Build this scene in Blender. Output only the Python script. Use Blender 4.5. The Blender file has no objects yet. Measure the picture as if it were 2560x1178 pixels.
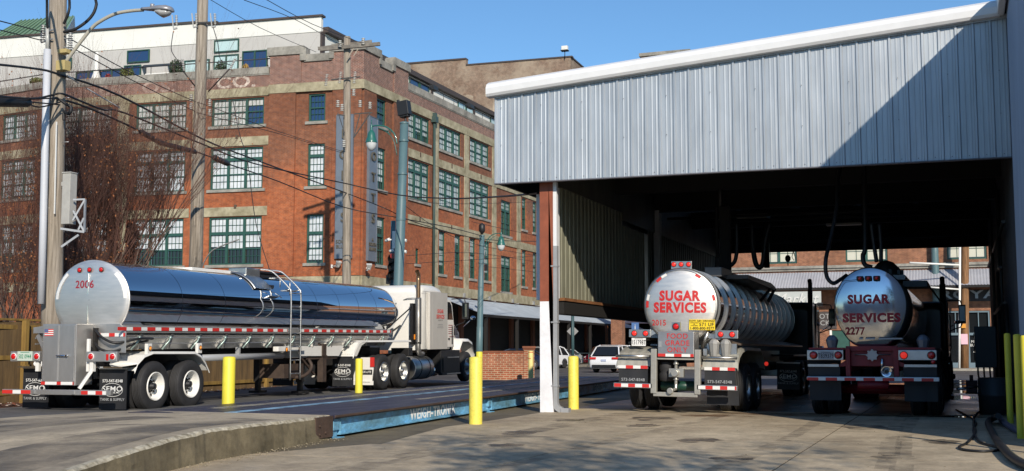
import bpy, bmesh, math, random
from mathutils import Vector, Matrix, noise
R=math.radians
S=bpy.context.scene
C=S.collection
# ---------------------------------------------------------------- camera
cd=bpy.data.cameras.new("camera"); cam=bpy.data.objects.new("camera",cd); C.objects.link(cam)
cd.sensor_width=36; cd.lens=42.19; cd.clip_end=2000; cd.clip_start=.1
cam.location=(0,0,1.3); cam.rotation_euler=(R(90+5.503),0,R(20.4))
S.camera=cam
# ---------------------------------------------------------------- sky, sun, exposure
SUNDIR=Vector((-1.08,1.66,-1.0)).normalized()
w=bpy.data.worlds.new("World"); S.world=w; w.use_nodes=True
nt=w.node_tree; bg=nt.nodes['Background']
sk=nt.nodes.new('ShaderNodeTexSky'); sk.sky_type='NISHITA'; sk.sun_disc=False
sk.sun_elevation=R(26.8); sk.sun_rotation=math.atan2(1.08,-1.66)
sk.air_density=1.0; sk.dust_density=0.1; sk.ozone_density=4.0; sk.altitude=300
tn=nt.nodes.new('ShaderNodeMix'); tn.data_type='RGBA'; tn.blend_type='MULTIPLY'; tn.inputs[0].default_value=1; tn.inputs[7].default_value=(.84,1.05,1.14,1); nt.links.new(sk.outputs[0],tn.inputs[6]); nt.links.new(tn.outputs[2],bg.inputs[0]); bg.inputs[1].default_value=.118
sd=bpy.data.lights.new("sun",'SUN'); sd.energy=5.0; sd.angle=R(.53); sd.color=(1,.90,.76)
so=bpy.data.objects.new("sun",sd); C.objects.link(so); so.rotation_euler=SUNDIR.to_track_quat('-Z','Y').to_euler(); so.location=(10,-10,30)
S.view_settings.view_transform='Standard'; S.view_settings.look='None'; S.view_settings.exposure=0; S.view_settings.gamma=1
try: S.cycles.max_bounces=6
except Exception: pass

# ---------------------------------------------------------------- materials
MATS={}
def mat(name,col,rough=.6,metal=0,var=0,vs=1.5,bump=0,bs=20,spec=None,emit=None,coat=0,stretch=None,alpha=None,var2=0,v2s=12,dark=None,rvar=0,spots=None):
    if name in MATS: return MATS[name]
    m=bpy.data.materials.new(name); m.use_nodes=True; n=m.node_tree.nodes; l=m.node_tree.links; b=n['Principled BSDF']
    b.inputs['Roughness'].default_value=rough; b.inputs['Metallic'].default_value=metal
    if spec is not None: b.inputs['Specular IOR Level'].default_value=spec
    if coat: b.inputs['Coat Weight'].default_value=coat; b.inputs['Coat Roughness'].default_value=.05
    c4=(*col,1); b.inputs['Base Color'].default_value=c4
    tc=n.new('ShaderNodeTexCoord'); mp=n.new('ShaderNodeMapping'); l.new(tc.outputs['Object'],mp.inputs[0])
    if stretch: mp.inputs['Scale'].default_value=stretch
    if var:
        t=n.new('ShaderNodeTexNoise'); t.inputs['Scale'].default_value=vs; t.inputs['Detail'].default_value=6; t.inputs['Roughness'].default_value=.65
        l.new(mp.outputs[0],t.inputs[0])
        r=n.new('ShaderNodeValToRGB'); r.color_ramp.elements[0].position=.3; r.color_ramp.elements[1].position=.72
        d=dark or tuple(c*(1-var) for c in col); r.color_ramp.elements[0].color=(*d,1); r.color_ramp.elements[1].color=tuple(min(1,c*(1+var*.6)) for c in col)+(1,)
        l.new(t.outputs[0],r.inputs[0]); out=r.outputs[0]
        if var2:
            t2=n.new('ShaderNodeTexNoise'); t2.inputs['Scale'].default_value=v2s; t2.inputs['Detail'].default_value=3; l.new(mp.outputs[0],t2.inputs[0])
            mx=n.new('ShaderNodeMix'); mx.data_type='RGBA'; mx.blend_type='MULTIPLY'; mx.inputs[0].default_value=1
            r2=n.new('ShaderNodeMapRange'); r2.inputs[1].default_value=.3; r2.inputs[2].default_value=.7; r2.inputs[3].default_value=1-var2; r2.inputs[4].default_value=1+var2*.4
            l.new(t2.outputs[0],r2.inputs[0]); l.new(out,mx.inputs[6]); l.new(r2.outputs[0],mx.inputs[7]); out=mx.outputs[2]
        l.new(out,b.inputs['Base Color'])
        if rvar:
            r3=n.new('ShaderNodeMapRange'); r3.inputs[1].default_value=.3; r3.inputs[2].default_value=.7; r3.inputs[3].default_value=rough; r3.inputs[4].default_value=rough+rvar
            l.new(t.outputs[0],r3.inputs[0]); l.new(r3.outputs[0],b.inputs['Roughness'])
    if bump:
        t=n.new('ShaderNodeTexNoise'); t.inputs['Scale'].default_value=bs; t.inputs['Detail'].default_value=4; l.new(mp.outputs[0],t.inputs[0])
        bp=n.new('ShaderNodeBump'); bp.inputs['Strength'].default_value=bump; bp.inputs['Distance'].default_value=.02; l.new(t.outputs[0],bp.inputs['Height']); l.new(bp.outputs[0],b.inputs['Normal'])
    if spots:
        col2,ss,th=spots; t=n.new('ShaderNodeTexNoise'); t.inputs['Scale'].default_value=ss; t.inputs['Detail'].default_value=7; t.inputs['Roughness'].default_value=.75; l.new(tc.outputs['Object'],t.inputs[0])
        r=n.new('ShaderNodeMapRange'); r.inputs[1].default_value=th; r.inputs[2].default_value=th+.03; l.new(t.outputs[0],r.inputs[0])
        mx=n.new('ShaderNodeMix'); mx.data_type='RGBA'; l.new(r.outputs[0],mx.inputs[0]); mx.inputs[7].default_value=(*col2,1)
        src=b.inputs['Base Color'].links[0].from_socket if b.inputs['Base Color'].links else None
        if src: l.new(src,mx.inputs[6])
        else: mx.inputs[6].default_value=c4
        l.new(mx.outputs[2],b.inputs['Base Color'])
    if emit: b.inputs['Emission Color'].default_value=(*emit[0],1); b.inputs['Emission Strength'].default_value=emit[1]
    if alpha is not None:
        t=n.new('ShaderNodeTexNoise'); t.inputs['Scale'].default_value=alpha[1]; t.inputs['Detail'].default_value=5; l.new(mp.outputs[0],t.inputs[0])
        r=n.new('ShaderNodeMapRange'); r.inputs[1].default_value=.35; r.inputs[2].default_value=.65; r.inputs[3].default_value=0; r.inputs[4].default_value=alpha[0]
        l.new(t.outputs[0],r.inputs[0]); l.new(r.outputs[0],b.inputs['Alpha'])
    MATS[name]=m; return m
def brick(name,c1,c2,mortar,wid=.22,row=.075,ms=.009,stain=(.55,.5,.45),samt=.5,ns=.25,pale=None,pamt=0,pth=.55,upper=None):
    m=bpy.data.materials.new(name); m.use_nodes=True; n=m.node_tree.nodes; l=m.node_tree.links; b=n['Principled BSDF']; b.inputs['Roughness'].default_value=.88
    uv=n.new('ShaderNodeUVMap'); uv.uv_map='UV'
    br=n.new('ShaderNodeTexBrick'); br.inputs['Scale'].default_value=1; br.inputs['Brick Width'].default_value=wid; br.inputs['Row Height'].default_value=row; br.inputs['Mortar Size'].default_value=ms; br.inputs['Mortar Smooth'].default_value=.2
    br.inputs['Color1'].default_value=(*c1,1); br.inputs['Color2'].default_value=(*c2,1); br.inputs['Mortar'].default_value=(*mortar,1); br.inputs['Bias'].default_value=-.1
    l.new(uv.outputs[0],br.inputs[0])
    tc=n.new('ShaderNodeTexCoord'); t=n.new('ShaderNodeTexNoise'); t.inputs['Scale'].default_value=ns; t.inputs['Detail'].default_value=8; t.inputs['Roughness'].default_value=.6; l.new(tc.outputs['Object'],t.inputs[0])
    r=n.new('ShaderNodeValToRGB'); r.color_ramp.elements[0].position=.35; r.color_ramp.elements[1].position=.62; r.color_ramp.elements[0].color=(*stain,1); r.color_ramp.elements[1].color=(1.08,1.05,1.02,1); l.new(t.outputs[0],r.inputs[0])
    mx=n.new('ShaderNodeMix'); mx.data_type='RGBA'; mx.blend_type='MULTIPLY'; mx.inputs[0].default_value=samt; l.new(br.outputs[0],mx.inputs[6]); l.new(r.outputs[0],mx.inputs[7]); out=mx.outputs[2]
    t3=n.new('ShaderNodeTexNoise'); t3.inputs['Scale'].default_value=3.5; t3.inputs['Detail'].default_value=5; l.new(uv.outputs[0],t3.inputs[0])
    m3=n.new('ShaderNodeMapRange'); m3.inputs[1].default_value=.3; m3.inputs[2].default_value=.7; m3.inputs[3].default_value=.72; m3.inputs[4].default_value=1.2; l.new(t3.outputs[0],m3.inputs[0])
    mz=n.new('ShaderNodeMix'); mz.data_type='RGBA'; mz.blend_type='MULTIPLY'; mz.inputs[0].default_value=1; l.new(out,mz.inputs[6]); l.new(m3.outputs[0],mz.inputs[7]); out=mz.outputs[2]
    if pale:
        t2=n.new('ShaderNodeTexNoise'); t2.inputs['Scale'].default_value=.35; t2.inputs['Detail'].default_value=9; t2.inputs['Roughness'].default_value=.7; l.new(uv.outputs[0],t2.inputs[0])
        r2=n.new('ShaderNodeMapRange'); r2.inputs[1].default_value=pth-.06; r2.inputs[2].default_value=pth+.1; r2.inputs[3].default_value=0; r2.inputs[4].default_value=pamt; l.new(t2.outputs[0],r2.inputs[0])
        m2=n.new('ShaderNodeMix'); m2.data_type='RGBA'; l.new(r2.outputs[0],m2.inputs[0]); l.new(out,m2.inputs[6]); m2.inputs[7].default_value=(*pale,1); out=m2.outputs[2]
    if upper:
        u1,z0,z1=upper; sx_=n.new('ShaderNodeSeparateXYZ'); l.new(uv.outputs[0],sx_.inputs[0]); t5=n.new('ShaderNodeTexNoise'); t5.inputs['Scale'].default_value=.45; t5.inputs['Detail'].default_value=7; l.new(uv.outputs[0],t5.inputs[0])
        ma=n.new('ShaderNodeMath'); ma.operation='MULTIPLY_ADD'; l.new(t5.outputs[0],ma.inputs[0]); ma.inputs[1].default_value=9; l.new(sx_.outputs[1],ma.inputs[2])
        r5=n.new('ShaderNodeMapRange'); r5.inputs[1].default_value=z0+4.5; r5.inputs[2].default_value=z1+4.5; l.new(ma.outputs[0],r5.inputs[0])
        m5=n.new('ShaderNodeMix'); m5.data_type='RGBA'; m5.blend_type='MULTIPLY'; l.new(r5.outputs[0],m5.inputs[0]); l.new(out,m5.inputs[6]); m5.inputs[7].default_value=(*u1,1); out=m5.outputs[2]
    l.new(out,b.inputs['Base Color'])
    bp=n.new('ShaderNodeBump'); bp.inputs['Strength'].default_value=.5; bp.inputs['Distance'].default_value=.008; bp.invert=True; l.new(br.outputs['Fac'],bp.inputs['Height']); l.new(bp.outputs[0],b.inputs['Normal'])
    return m
def wood(name,c,d,sc=(9,9,.55),amt=1,rough=.8):
    m=bpy.data.materials.new(name); m.use_nodes=True; n=m.node_tree.nodes; l=m.node_tree.links; b=n['Principled BSDF']; b.inputs['Roughness'].default_value=rough
    tc=n.new('ShaderNodeTexCoord'); mp=n.new('ShaderNodeMapping'); mp.inputs['Scale'].default_value=sc; l.new(tc.outputs['Object'],mp.inputs[0])
    t=n.new('ShaderNodeTexNoise'); t.inputs['Scale'].default_value=1.6; t.inputs['Detail'].default_value=8; t.inputs['Roughness'].default_value=.7; l.new(mp.outputs[0],t.inputs[0])
    r=n.new('ShaderNodeValToRGB'); r.color_ramp.elements[0].position=.36; r.color_ramp.elements[1].position=.66; r.color_ramp.elements[0].color=(*d,1); r.color_ramp.elements[1].color=(*c,1); l.new(t.outputs[0],r.inputs[0]); l.new(r.outputs[0],b.inputs['Base Color'])
    bp=n.new('ShaderNodeBump'); bp.inputs['Strength'].default_value=.4; bp.inputs['Distance'].default_value=.02; l.new(t.outputs[0],bp.inputs['Height']); l.new(bp.outputs[0],b.inputs['Normal'])
    return m
def concrete(name,c,d,crackscale=.12,line=False,rough=.85):
    m=bpy.data.materials.new(name); m.use_nodes=True; n=m.node_tree.nodes; l=m.node_tree.links; b=n['Principled BSDF']; b.inputs['Roughness'].default_value=rough
    tc=n.new('ShaderNodeTexCoord')
    def nz(s,dt,ro=.6,st=None):
        t=n.new('ShaderNodeTexNoise'); t.inputs['Scale'].default_value=s; t.inputs['Detail'].default_value=dt; t.inputs['Roughness'].default_value=ro
        if st:
            mp=n.new('ShaderNodeMapping'); mp.inputs['Scale'].default_value=st; l.new(tc.outputs['Object'],mp.inputs[0]); l.new(mp.outputs[0],t.inputs[0])
        else: l.new(tc.outputs['Object'],t.inputs[0])
        return t.outputs[0]
    def mr(o,a,bb,c0,c1):
        r=n.new('ShaderNodeMapRange'); r.inputs[1].default_value=a; r.inputs[2].default_value=bb; r.inputs[3].default_value=c0; r.inputs[4].default_value=c1; l.new(o,r.inputs[0]); return r.outputs[0]
    def mul(a,bb):
        x=n.new('ShaderNodeMix'); x.data_type='RGBA'; x.blend_type='MULTIPLY'; x.inputs[0].default_value=1; l.new(a,x.inputs[6]); l.new(bb,x.inputs[7]); return x.outputs[2]
    r=n.new('ShaderNodeValToRGB'); r.color_ramp.elements[0].position=.32; r.color_ramp.elements[1].position=.66; r.color_ramp.elements[0].color=(*d,1); r.color_ramp.elements[1].color=(*c,1)
    l.new(nz(.28,9,.62,(1.6,.7,1)),r.inputs[0])
    o=mul(r.outputs[0],mr(nz(14,5,.7),.3,.7,.78,1.14)); o=mul(o,mr(nz(90,2),.25,.75,.75,1.12)); o=mul(o,mr(nz(2.2,7,.7),.35,.6,.74,1.06)); o=mul(o,mr(nz(1.1,9,.75,(.35,1.6,1)),.60,.66,1,.55)); o=mul(o,mr(nz(6,8,.8),.66,.70,1,.45))
    l.new(o,b.inputs['Base Color'])
    l.new(mr(nz(.5,5),.35,.65,rough-.2,rough),b.inputs['Roughness'])
    bp=n.new('ShaderNodeBump'); bp.inputs['Strength'].default_value=.25; bp.inputs['Distance'].default_value=.01; l.new(nz(60,4),bp.inputs['Height']); l.new(bp.outputs[0],b.inputs['Normal'])
    return m

# ---------------------------------------------------------------- mesh builder
class MB:
    def __init__(s): s.v=[]; s.f=[]; s.mi=[]; s.sm=[]; s.uv=[]; s.M=Matrix.Identity(4); s.k=0
    def face(s,pts,smooth=False,uv=None):
        P=[Vector(p) for p in pts]
        if uv is None:
            n=Vector((0,0,0))
            for i in range(len(P)): n+=P[i].cross(P[(i+1)%len(P)])
            a=[abs(c) for c in n]
            if a[2]>=a[0] and a[2]>=a[1]: uv=[(p.x,p.y) for p in P]
            elif a[0]>=a[1]: uv=[(p.y,p.z) for p in P]
            else: uv=[(p.x,p.z) for p in P]
        b=len(s.v); s.v+=[s.M@p for p in P]; s.f.append(list(range(b,b+len(P)))); s.mi.append(s.k); s.sm.append(smooth); s.uv.append(uv)
    def box(s,x0,x1,y0,y1,z0,z1):
        if x0>x1:x0,x1=x1,x0
        if y0>y1:y0,y1=y1,y0
        if z0>z1:z0,z1=z1,z0
        a=[(x0,y0,z0),(x1,y0,z0),(x1,y1,z0),(x0,y1,z0),(x0,y0,z1),(x1,y0,z1),(x1,y1,z1),(x0,y1,z1)]
        for q in ((3,2,1,0),(4,5,6,7),(0,1,5,4),(1,2,6,5),(2,3,7,6),(3,0,4,7)): s.face([a[i] for i in q])
    def obox(s,p0,p1,w,h,up=(0,0,1)):
        p0=Vector(p0);p1=Vector(p1);d=(p1-p0); L=d.length; d.normalize(); u=Vector(up)
        if abs(d.dot(u))>.98: u=Vector((1,0,0))
        x=d.cross(u).normalized(); u=x.cross(d)
        a=[p0+x*sx*w/2+u*su*h/2+d*L*t for t in (0,1) for su in (-1,1) for sx in (-1,1)]
        for q in ((0,1,3,2),(5,4,6,7),(1,0,4,5),(2,3,7,6),(0,2,6,4),(3,1,5,7)): s.face([a[i] for i in q])
    def prism(s,poly,ax,a,b,smooth=False):
        # poly 2D in remaining axes; ax: 'x' -> (y,z), 'y' -> (x,z), 'z' -> (x,y)
        def mk(p,t): return (t,p[0],p[1]) if ax=='x' else ((p[0],t,p[1]) if ax=='y' else (p[0],p[1],t))
        s.face([mk(p,a) for p in poly]); s.face([mk(p,b) for p in reversed(poly)])
        n=len(poly)
        for i in range(n):
            p,q=poly[i],poly[(i+1)%n]; s.face([mk(p,b),mk(q,b),mk(q,a),mk(p,a)][::-1] if False else [mk(q,a),mk(p,a),mk(p,b),mk(q,b)],smooth)
    def loft(s,rings,caps=True,smooth=True,closed=True):
        b=len(s.v); n=len(rings[0]); off=[]
        for r in rings:
            off.append(len(s.v)); s.v+=[s.M@Vector(p) for p in r]
        for i in range(len(rings)-1):
            for j in range(n if closed else n-1):
                k=(j+1)%n; s.f.append([off[i]+j,off[i]+k,off[i+1]+k,off[i+1]+j]); s.mi.append(s.k); s.sm.append(smooth)
                s.uv.append([(j/n,i),((j+1)/n,i),((j+1)/n,i+1),(j/n,i+1)])
        if caps:
            s.face_idx(list(reversed(rings[0]))); s.face_idx(rings[-1])
    def face_idx(s,r): s.face(r)
    def tube(s,pts,r,n=8,caps=True,smooth=True):
        pts=[Vector(p) for p in pts]; R_=r if isinstance(r,(list,tuple)) else [r]*len(pts)
        rings=[]; u=None
        for i,p in enumerate(pts):
            d=(pts[min(i+1,len(pts)-1)]-pts[max(i-1,0)]).normalized()
            if u is None: u=Vector((0,0,1)) if abs(d.z)<.9 else Vector((1,0,0))
            x=d.cross(u).normalized(); u=x.cross(d).normalized()
            rings.append([tuple(p+(x*math.cos(2*math.pi*j/n)+u*math.sin(2*math.pi*j/n))*R_[i]) for j in range(n)])
        s.loft(rings,caps,smooth)
    def cyl(s,p0,p1,r0,r1=None,n=20,caps=True,smooth=True): s.tube([p0,p1],[r0,r0 if r1 is None else r1],n,caps,smooth)
    def lathe(s,prof,o=(0,0,0),ax='x',n=28,smooth=True,caps=False):
        rings=[]
        for t,r in prof:
            ring=[]
            for j in range(n):
                c,q=math.cos(2*math.pi*j/n)*r,math.sin(2*math.pi*j/n)*r
                p={'x':(t,c,q),'y':(c,t,q),'z':(c,q,t)}[ax]; ring.append((p[0]+o[0],p[1]+o[1],p[2]+o[2]))
            rings.append(ring)
        s.loft(rings,caps,smooth)
    def sphere(s,c,r,n=12,sz=1):
        s.lathe([(math.cos(math.pi*i/(n//2))*r*sz,max(1e-4,math.sin(math.pi*i/(n//2))*r)) for i in range(n//2+1)],c,'z',n)
    def build(s,name,mats,parent=None,loc=None,rot=None,bev=0,bseg=2,merge=True,solid=0):
        me=bpy.data.meshes.new(name); me.from_pydata([tuple(v) for v in s.v],[],s.f)
        if not isinstance(mats,(list,tuple)): mats=[mats]
        for m in mats: me.materials.append(m)
        me.polygons.foreach_set('material_index',s.mi); me.polygons.foreach_set('use_smooth',s.sm)
        ul=me.uv_layers.new(name='UV'); fl=[c for f in s.uv for p in f for c in p]; ul.data.foreach_set('uv',fl)
        me.update()
        if merge:
            bm=bmesh.new(); bm.from_mesh(me); bmesh.ops.remove_doubles(bm,verts=bm.verts,dist=1e-4); bmesh.ops.recalc_face_normals(bm,faces=bm.faces) if merge!='keep' else None; bm.to_mesh(me); bm.free()
        o=bpy.data.objects.new(name,me); C.objects.link(o)
        if parent: o.parent=parent
        if loc: o.location=loc
        if rot: o.rotation_euler=rot
        if bev:
            b=o.modifiers.new('bevel','BEVEL'); b.width=bev; b.segments=bseg; b.limit_method='ANGLE'; b.angle_limit=R(40); b.harden_normals=False
        return o
def tag(o,label=None,cat=None,group=None,kind=None):
    if label: o['label']=label
    if cat: o['category']=cat
    if group: o['group']=group
    if kind: o['kind']=kind
    return o
def thing(name,label,cat,loc=(0,0,0),rz=0,group=None,rx=0):
    o=bpy.data.objects.new(name,None); C.objects.link(o); o.location=loc; o.rotation_euler=(rx,0,rz); o.empty_display_size=.2
    return tag(o,label,cat,group)
def kids(o): return [c for c in bpy.data.objects if c.parent==o]
def dup(o,loc=None,label=None,parent=None,rz=None):
    c=o.copy(); C.objects.link(c)
    if parent: c.parent=parent
    if loc is not None: c.location=loc
    if rz is not None: c.rotation_euler=(c.rotation_euler[0],c.rotation_euler[1],rz)
    if label: c['label']=label
    for k in kids(o):
        if k is not c: dup(k,parent=c)
    return c
def text(s,size,m,parent,loc,rot=(math.pi/2,0,0),bold=0,ext=.002,sx=1,name='lettering',align='CENTER',shear=0,warp=None,sp=1.06):
    cu=bpy.data.curves.new('t','FONT'); cu.body=s; cu.size=size; cu.align_x=align; cu.align_y='CENTER'; cu.extrude=ext; cu.offset=bold*.55; cu.shear=shear; cu.resolution_u=3; cu.space_line=.95; cu.space_character=sp
    t=bpy.data.objects.new('t',cu); C.objects.link(t); bpy.context.view_layer.update()
    dg=bpy.context.evaluated_depsgraph_get(); me=bpy.data.meshes.new_from_object(t.evaluated_get(dg)); me.name=name
    bpy.data.objects.remove(t); bpy.data.curves.remove(cu)
    if sx!=1:
        for v in me.vertices: v.co.x*=sx
    if warp:
        for v in me.vertices: v.co.z+=warp(v.co.x,v.co.y)
    me.materials.clear(); me.materials.append(m)
    o=bpy.data.objects.new(name,me); C.objects.link(o); o.parent=parent; o.location=loc; o.rotation_euler=rot
    return o
def cat(p0,p1,sag,n=14):
    p0=Vector(p0);p1=Vector(p1); return [tuple(p0.lerp(p1,i/n)-Vector((0,0,sag*4*(i/n)*(1-i/n)))) for i in range(n+1)]
def smooth_path(pts,k=6):
    P_=[Vector(p) for p in pts]; out=[]
    for i in range(len(P_)-1):
        a=P_[max(i-1,0)];b=P_[i];c=P_[i+1];d=P_[min(i+2,len(P_)-1)]
        for j in range(k):
            t=j/k; out.append(tuple(.5*((2*b)+(c-a)*t+(2*a-5*b+4*c-d)*t*t+(3*b-a-3*c+d)*t**3)))
    out.append(tuple(P_[-1])); return out
# shared materials
m_conc=concrete('concrete',(.62,.51,.35),(.34,.265,.17)); m_conc2=concrete('ramp_concrete',(.62,.51,.35),(.27,.225,.165)); m_asph=concrete('asphalt',(.085,.083,.082),(.05,.049,.05))
m_curb=concrete('mossy_concrete',(.36,.30,.19),(.07,.055,.028)); m_road=concrete('road',(.15,.148,.145),(.09,.088,.086)); m_walk=concrete('sidewalk',(.40,.37,.31),(.28,.26,.22))
m_yel=mat('yellow_paint',(.80,.68,.10),.5,var=.14,vs=5,bump=.15,bs=30,var2=.12,v2s=40,spots=((.16,.12,.03),4.5,.655)); m_yel2=mat('bright_yellow_paint',(.74,.64,.05),.5,var=.12,vs=3,spots=((.2,.15,.04),5,.67))
m_white=mat('white_paint',(.74,.73,.69),.45,var=.08,vs=2); m_off=mat('cab_white',(.76,.75,.71),.3,coat=.3,var=.06,vs=2.5); m_black=mat('black',(.012,.012,.013),.5); m_rub=mat('rubber',(.022,.022,.024),.75,var=.3,vs=6); m_flap=mat('flap_rubber',(.016,.017,.02),.6,var=.2,vs=4)
m_red=mat('red_letter',(.52,.02,.02),.5); m_dred=mat('dark_red_letter',(.30,.012,.03),.5,var=.3,vs=15)
m_tail=mat('tail_light',(.55,.01,.01),.15,coat=.6); m_tlit=mat('tail_light_lit',(.6,.02,.02),.2,emit=((1,.05,.03),.5)); m_amber=mat('amber_light',(.75,.25,.02),.2,coat=.5)
m_tr=mat('tape_red',(.55,.03,.025),.4); m_tw=mat('tape_white',(.72,.72,.70),.4)
m_pol=mat('polished_steel',(.66,.68,.71),.03,1,bump=.018,bs=.7); m_brsh=mat('brushed_steel',(.80,.77,.72),.42,.9,var=.08,vs=3,stretch=(1,1,6),rvar=.08); m_alu=mat('aluminium',(.55,.55,.53),.38,1,var=.15,vs=4); m_galv=mat('galvanised',(.42,.43,.44),.5,.6,var=.2,vs=4)
m_dirtal=mat('dull_aluminium',(.42,.41,.38),.5,.7,var=.2,vs=5); m_glassd=mat('dark_glass',(.012,.014,.016),.04,spec=.8); m_glassb=mat('blue_glass',(.02,.05,.13),.05,spec=.7)
m_green=mat('window_green',(.022,.08,.062),.5,var=.15,vs=3); m_blind=mat('blind_white',(.64,.67,.70),.2,var=.25,vs=.9,coat=.6,var2=.12,v2s=3); m_blind2=mat('blind_cream',(.55,.54,.45),.4)
m_stone=mat('limestone',(.40,.36,.25),.85,var=.35,vs=1.1,bump=.2,bs=12,var2=.15,v2s=5,dark=(.2,.17,.10)); m_stoneg=mat('coping_stone',(.30,.285,.25),.85,var=.45,vs=.9,bump=.2,bs=10,var2=.2,v2s=6)
m_teal=mat('teal_pole_paint',(.085,.15,.165),.45,var=.1,vs=2); m_dgreen=mat('lamp_green',(.02,.12,.10),.35,coat=.3)
m_wood=wood('pole_wood',(.38,.33,.27),(.15,.125,.095),(12,12,.5)); m_woodb=wood('brown_wood',(.30,.15,.06),(.10,.05,.02)); m_wire=mat('wire',(.01,.01,.012),.6); m_porc=mat('porcelain',(.42,.42,.40),.3)
# ---------------------------------------------------------------- ground
b=MB(); b.face([(-400,-200,0),(300,-200,0),(300,500,0),(-400,500,0)]); tag(b.build('ground',m_asph),kind='structure')
# concrete yard (slab joints cut as real gaps between sheets)
xs=[-60,-8.6,-6.55,-1.95,2.2,6.5,30]
b=MB(); m_joint=mat('joint_filler',(.03,.028,.025),.9)
b.face([(-8.25,-30,.004),(14,-30,.004),(14,46,.004),(-8.25,46,.004)])
tag(b.build('yard_joints',m_joint),kind='structure')
b=MB(); g=.012
ys=[-30,2.2,7.9,13.6,19.4,24.9,30.5,36,46]
def slabs(b,x0,x1,ylist):
    for i in range(len(ylist)-1): b.box(x0+g,x1-g,ylist[i]+g,ylist[i+1]-g,.0045,.012)
slabs(b,-4.95,-1.95,[-30,4,9.5,15.2,21.1,26.2]); slabs(b,-1.95,1.05,[-30,4,9.5,15.2,21.1,26.2]); slabs(b,1.05,14,[-30,4,9.5,15.2,20,22.2])
# left strip with the ragged outer edge that follows the scale pit
for (y0,y1,xa,xb) in [(-30,4,-8.2,-8.2),(4,9.5,-8.2,-8.2),(9.5,13.2,-8.25,-8.4),(13.2,15.2,-8.4,-7.75),(15.2,19,-7.6,-8.3),(19,21.1,-8.3,-8.25),(21.1,26.2,-8.25,-8.35)]:
    b.prism([(xa,y0+g),(-4.95-g,y0+g),(-4.95-g,y1-g),(xb,y1-g)],'z',.0045,.012)
tag(b.build('concrete_yard',m_conc),kind='structure')
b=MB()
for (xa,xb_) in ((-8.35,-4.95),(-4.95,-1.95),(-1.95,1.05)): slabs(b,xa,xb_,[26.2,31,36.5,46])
tag(b.build('bay_floor',concrete('shade_dark_stained_floor',(.13,.10,.07),(.045,.035,.025),rough=.45)),kind='structure')  # bay shade put into the slab colour, along with brown stains
# dirt strip under the scale
b=MB(); b.face([(-13.2,8,.006),(-7.4,8,.006),(-8.15,46,.006),(-13.2,46,.006)]); m_dirt=concrete('dirt',(.22,.18,.11),(.09,.07,.04)); tag(b.build('dirt_strip',m_dirt),kind='structure')
# truck lane beyond the scale
b=MB(); b.face([(-19.0,-10,.02),(-13.1,-10,.02),(-13.1,43,.20),(-21.4,43,.20),(-20.4,20,.06)]); tag(b.build('truck_lane',m_road),kind='structure')
# mulch bed
m_mulch=mat('mulch',(.09,.035,.02),.95,var=.7,vs=9,bump=1,bs=30,var2=.5,v2s=25)
b=MB()
b.box(-30,-19.25,10,44,-.1,.11)
random.seed(5)
for i in range(2600):
    y=random.uniform(12,44); x=-19.3-random.random()**2*1.6+ (0 if y<22 else -(y-22)*.085); z=.115+.03*random.random(); a=random.uniform(0,3.1);l_=random.uniform(.03,.08)
    dx,dy=math.cos(a)*l_,math.sin(a)*l_; b.k=random.choice((0,0,1,2)); b.face([(x-dx,y-dy,z),(x+dy*.5,y-dx*.5,z+random.uniform(-.02,.03)),(x+dx,y+dy,z+.02),(x-dy*.5,y+dx*.5,z)])
tag(b.build('mulch_bed',[m_mulch,mat('leaf_brown',(.22,.07,.04),.9),mat('leaf_pale',(.4,.33,.28),.9)],merge=False),kind='stuff',label='red brown mulch and fallen leaves along the foot of the fence',cat='mulch')
# cross street and pavements
b=MB(); b.face([(-200,56,.008),(100,56,.008),(100,84.6,.008),(-200,84.6,.008)]); tag(b.build('cross_street',concrete('street',(.12,.118,.115),(.07,.068,.066),rough=.7)),kind='structure')
b=MB(); b.box(-21.0,100,84.6,89.2,0,.15); tag(b.build('far_pavement',m_walk,bev=.02),kind='structure')
b=MB(); b.box(-36,-29.1,60,140,0,.14); tag(b.build('side_pavement',m_walk,bev=.02),kind='structure')
b=MB()
for x in (-22.2,-19.4): b.face([(x,60.5,.014),(x+1.6,60.5,.014),(x+1.9,60.9,.014),(x+.1,60.9,.014)])
b.face([(-18.4,66.6,.014),(-14.8,66.6,.014),(-14.8,67.4,.014),(-18.4,67.4,.014)])
tag(b.build('road_marking',m_walk),kind='structure')
# puddles by the far end of the wash bay
m_pud=mat('puddle_water',(.02,.02,.02),.03,spec=1,var=.2,vs=3)
b=MB()
for (cx,cy,rx,ry) in [(-.75,41,1.1,2.2),(.1,46.5,1.6,2.4),(-1.6,50,1.6,1.5),(.4,52.5,1.2,1.0),(-.2,36,.5,1.6),(-.1,25.4,.55,.22),(-.7,56,2.2,.8)]:
    n=26; b.face([(cx+rx*math.cos(2*math.pi*i/n)*(1+.28*math.sin(i*2.3+cx)),cy+ry*math.sin(2*math.pi*i/n)*(1+.25*math.cos(i*1.7+cy)),.0155) for i in range(n)])
tag(b.build('puddle',m_pud),kind='structure')
b=MB(); b.prism([(-8.1,19.5),(-1,19.5),(1.2,24),(.6,43),(-7,43)],'z',.0122,.0135) if False else None
m_oil=mat('oil_stain',(.05,.042,.035),.45,alpha=(.8,2.2)); m_rst=mat('rust_stain',(.16,.075,.03),.7,alpha=(.75,1.6)); m_tm=mat('tyre_mark',(.09,.08,.07),.7,alpha=(.30,3.2))
b=MB(); rd=random.Random(9)
def blob(b,cx,cy,rx,ry,z,n=22): b.face([(cx+rx*math.cos(2*math.pi*i/n)*rd.uniform(.6,1.15),cy+ry*math.sin(2*math.pi*i/n)*rd.uniform(.6,1.15),z) for i in range(n)])
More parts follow.
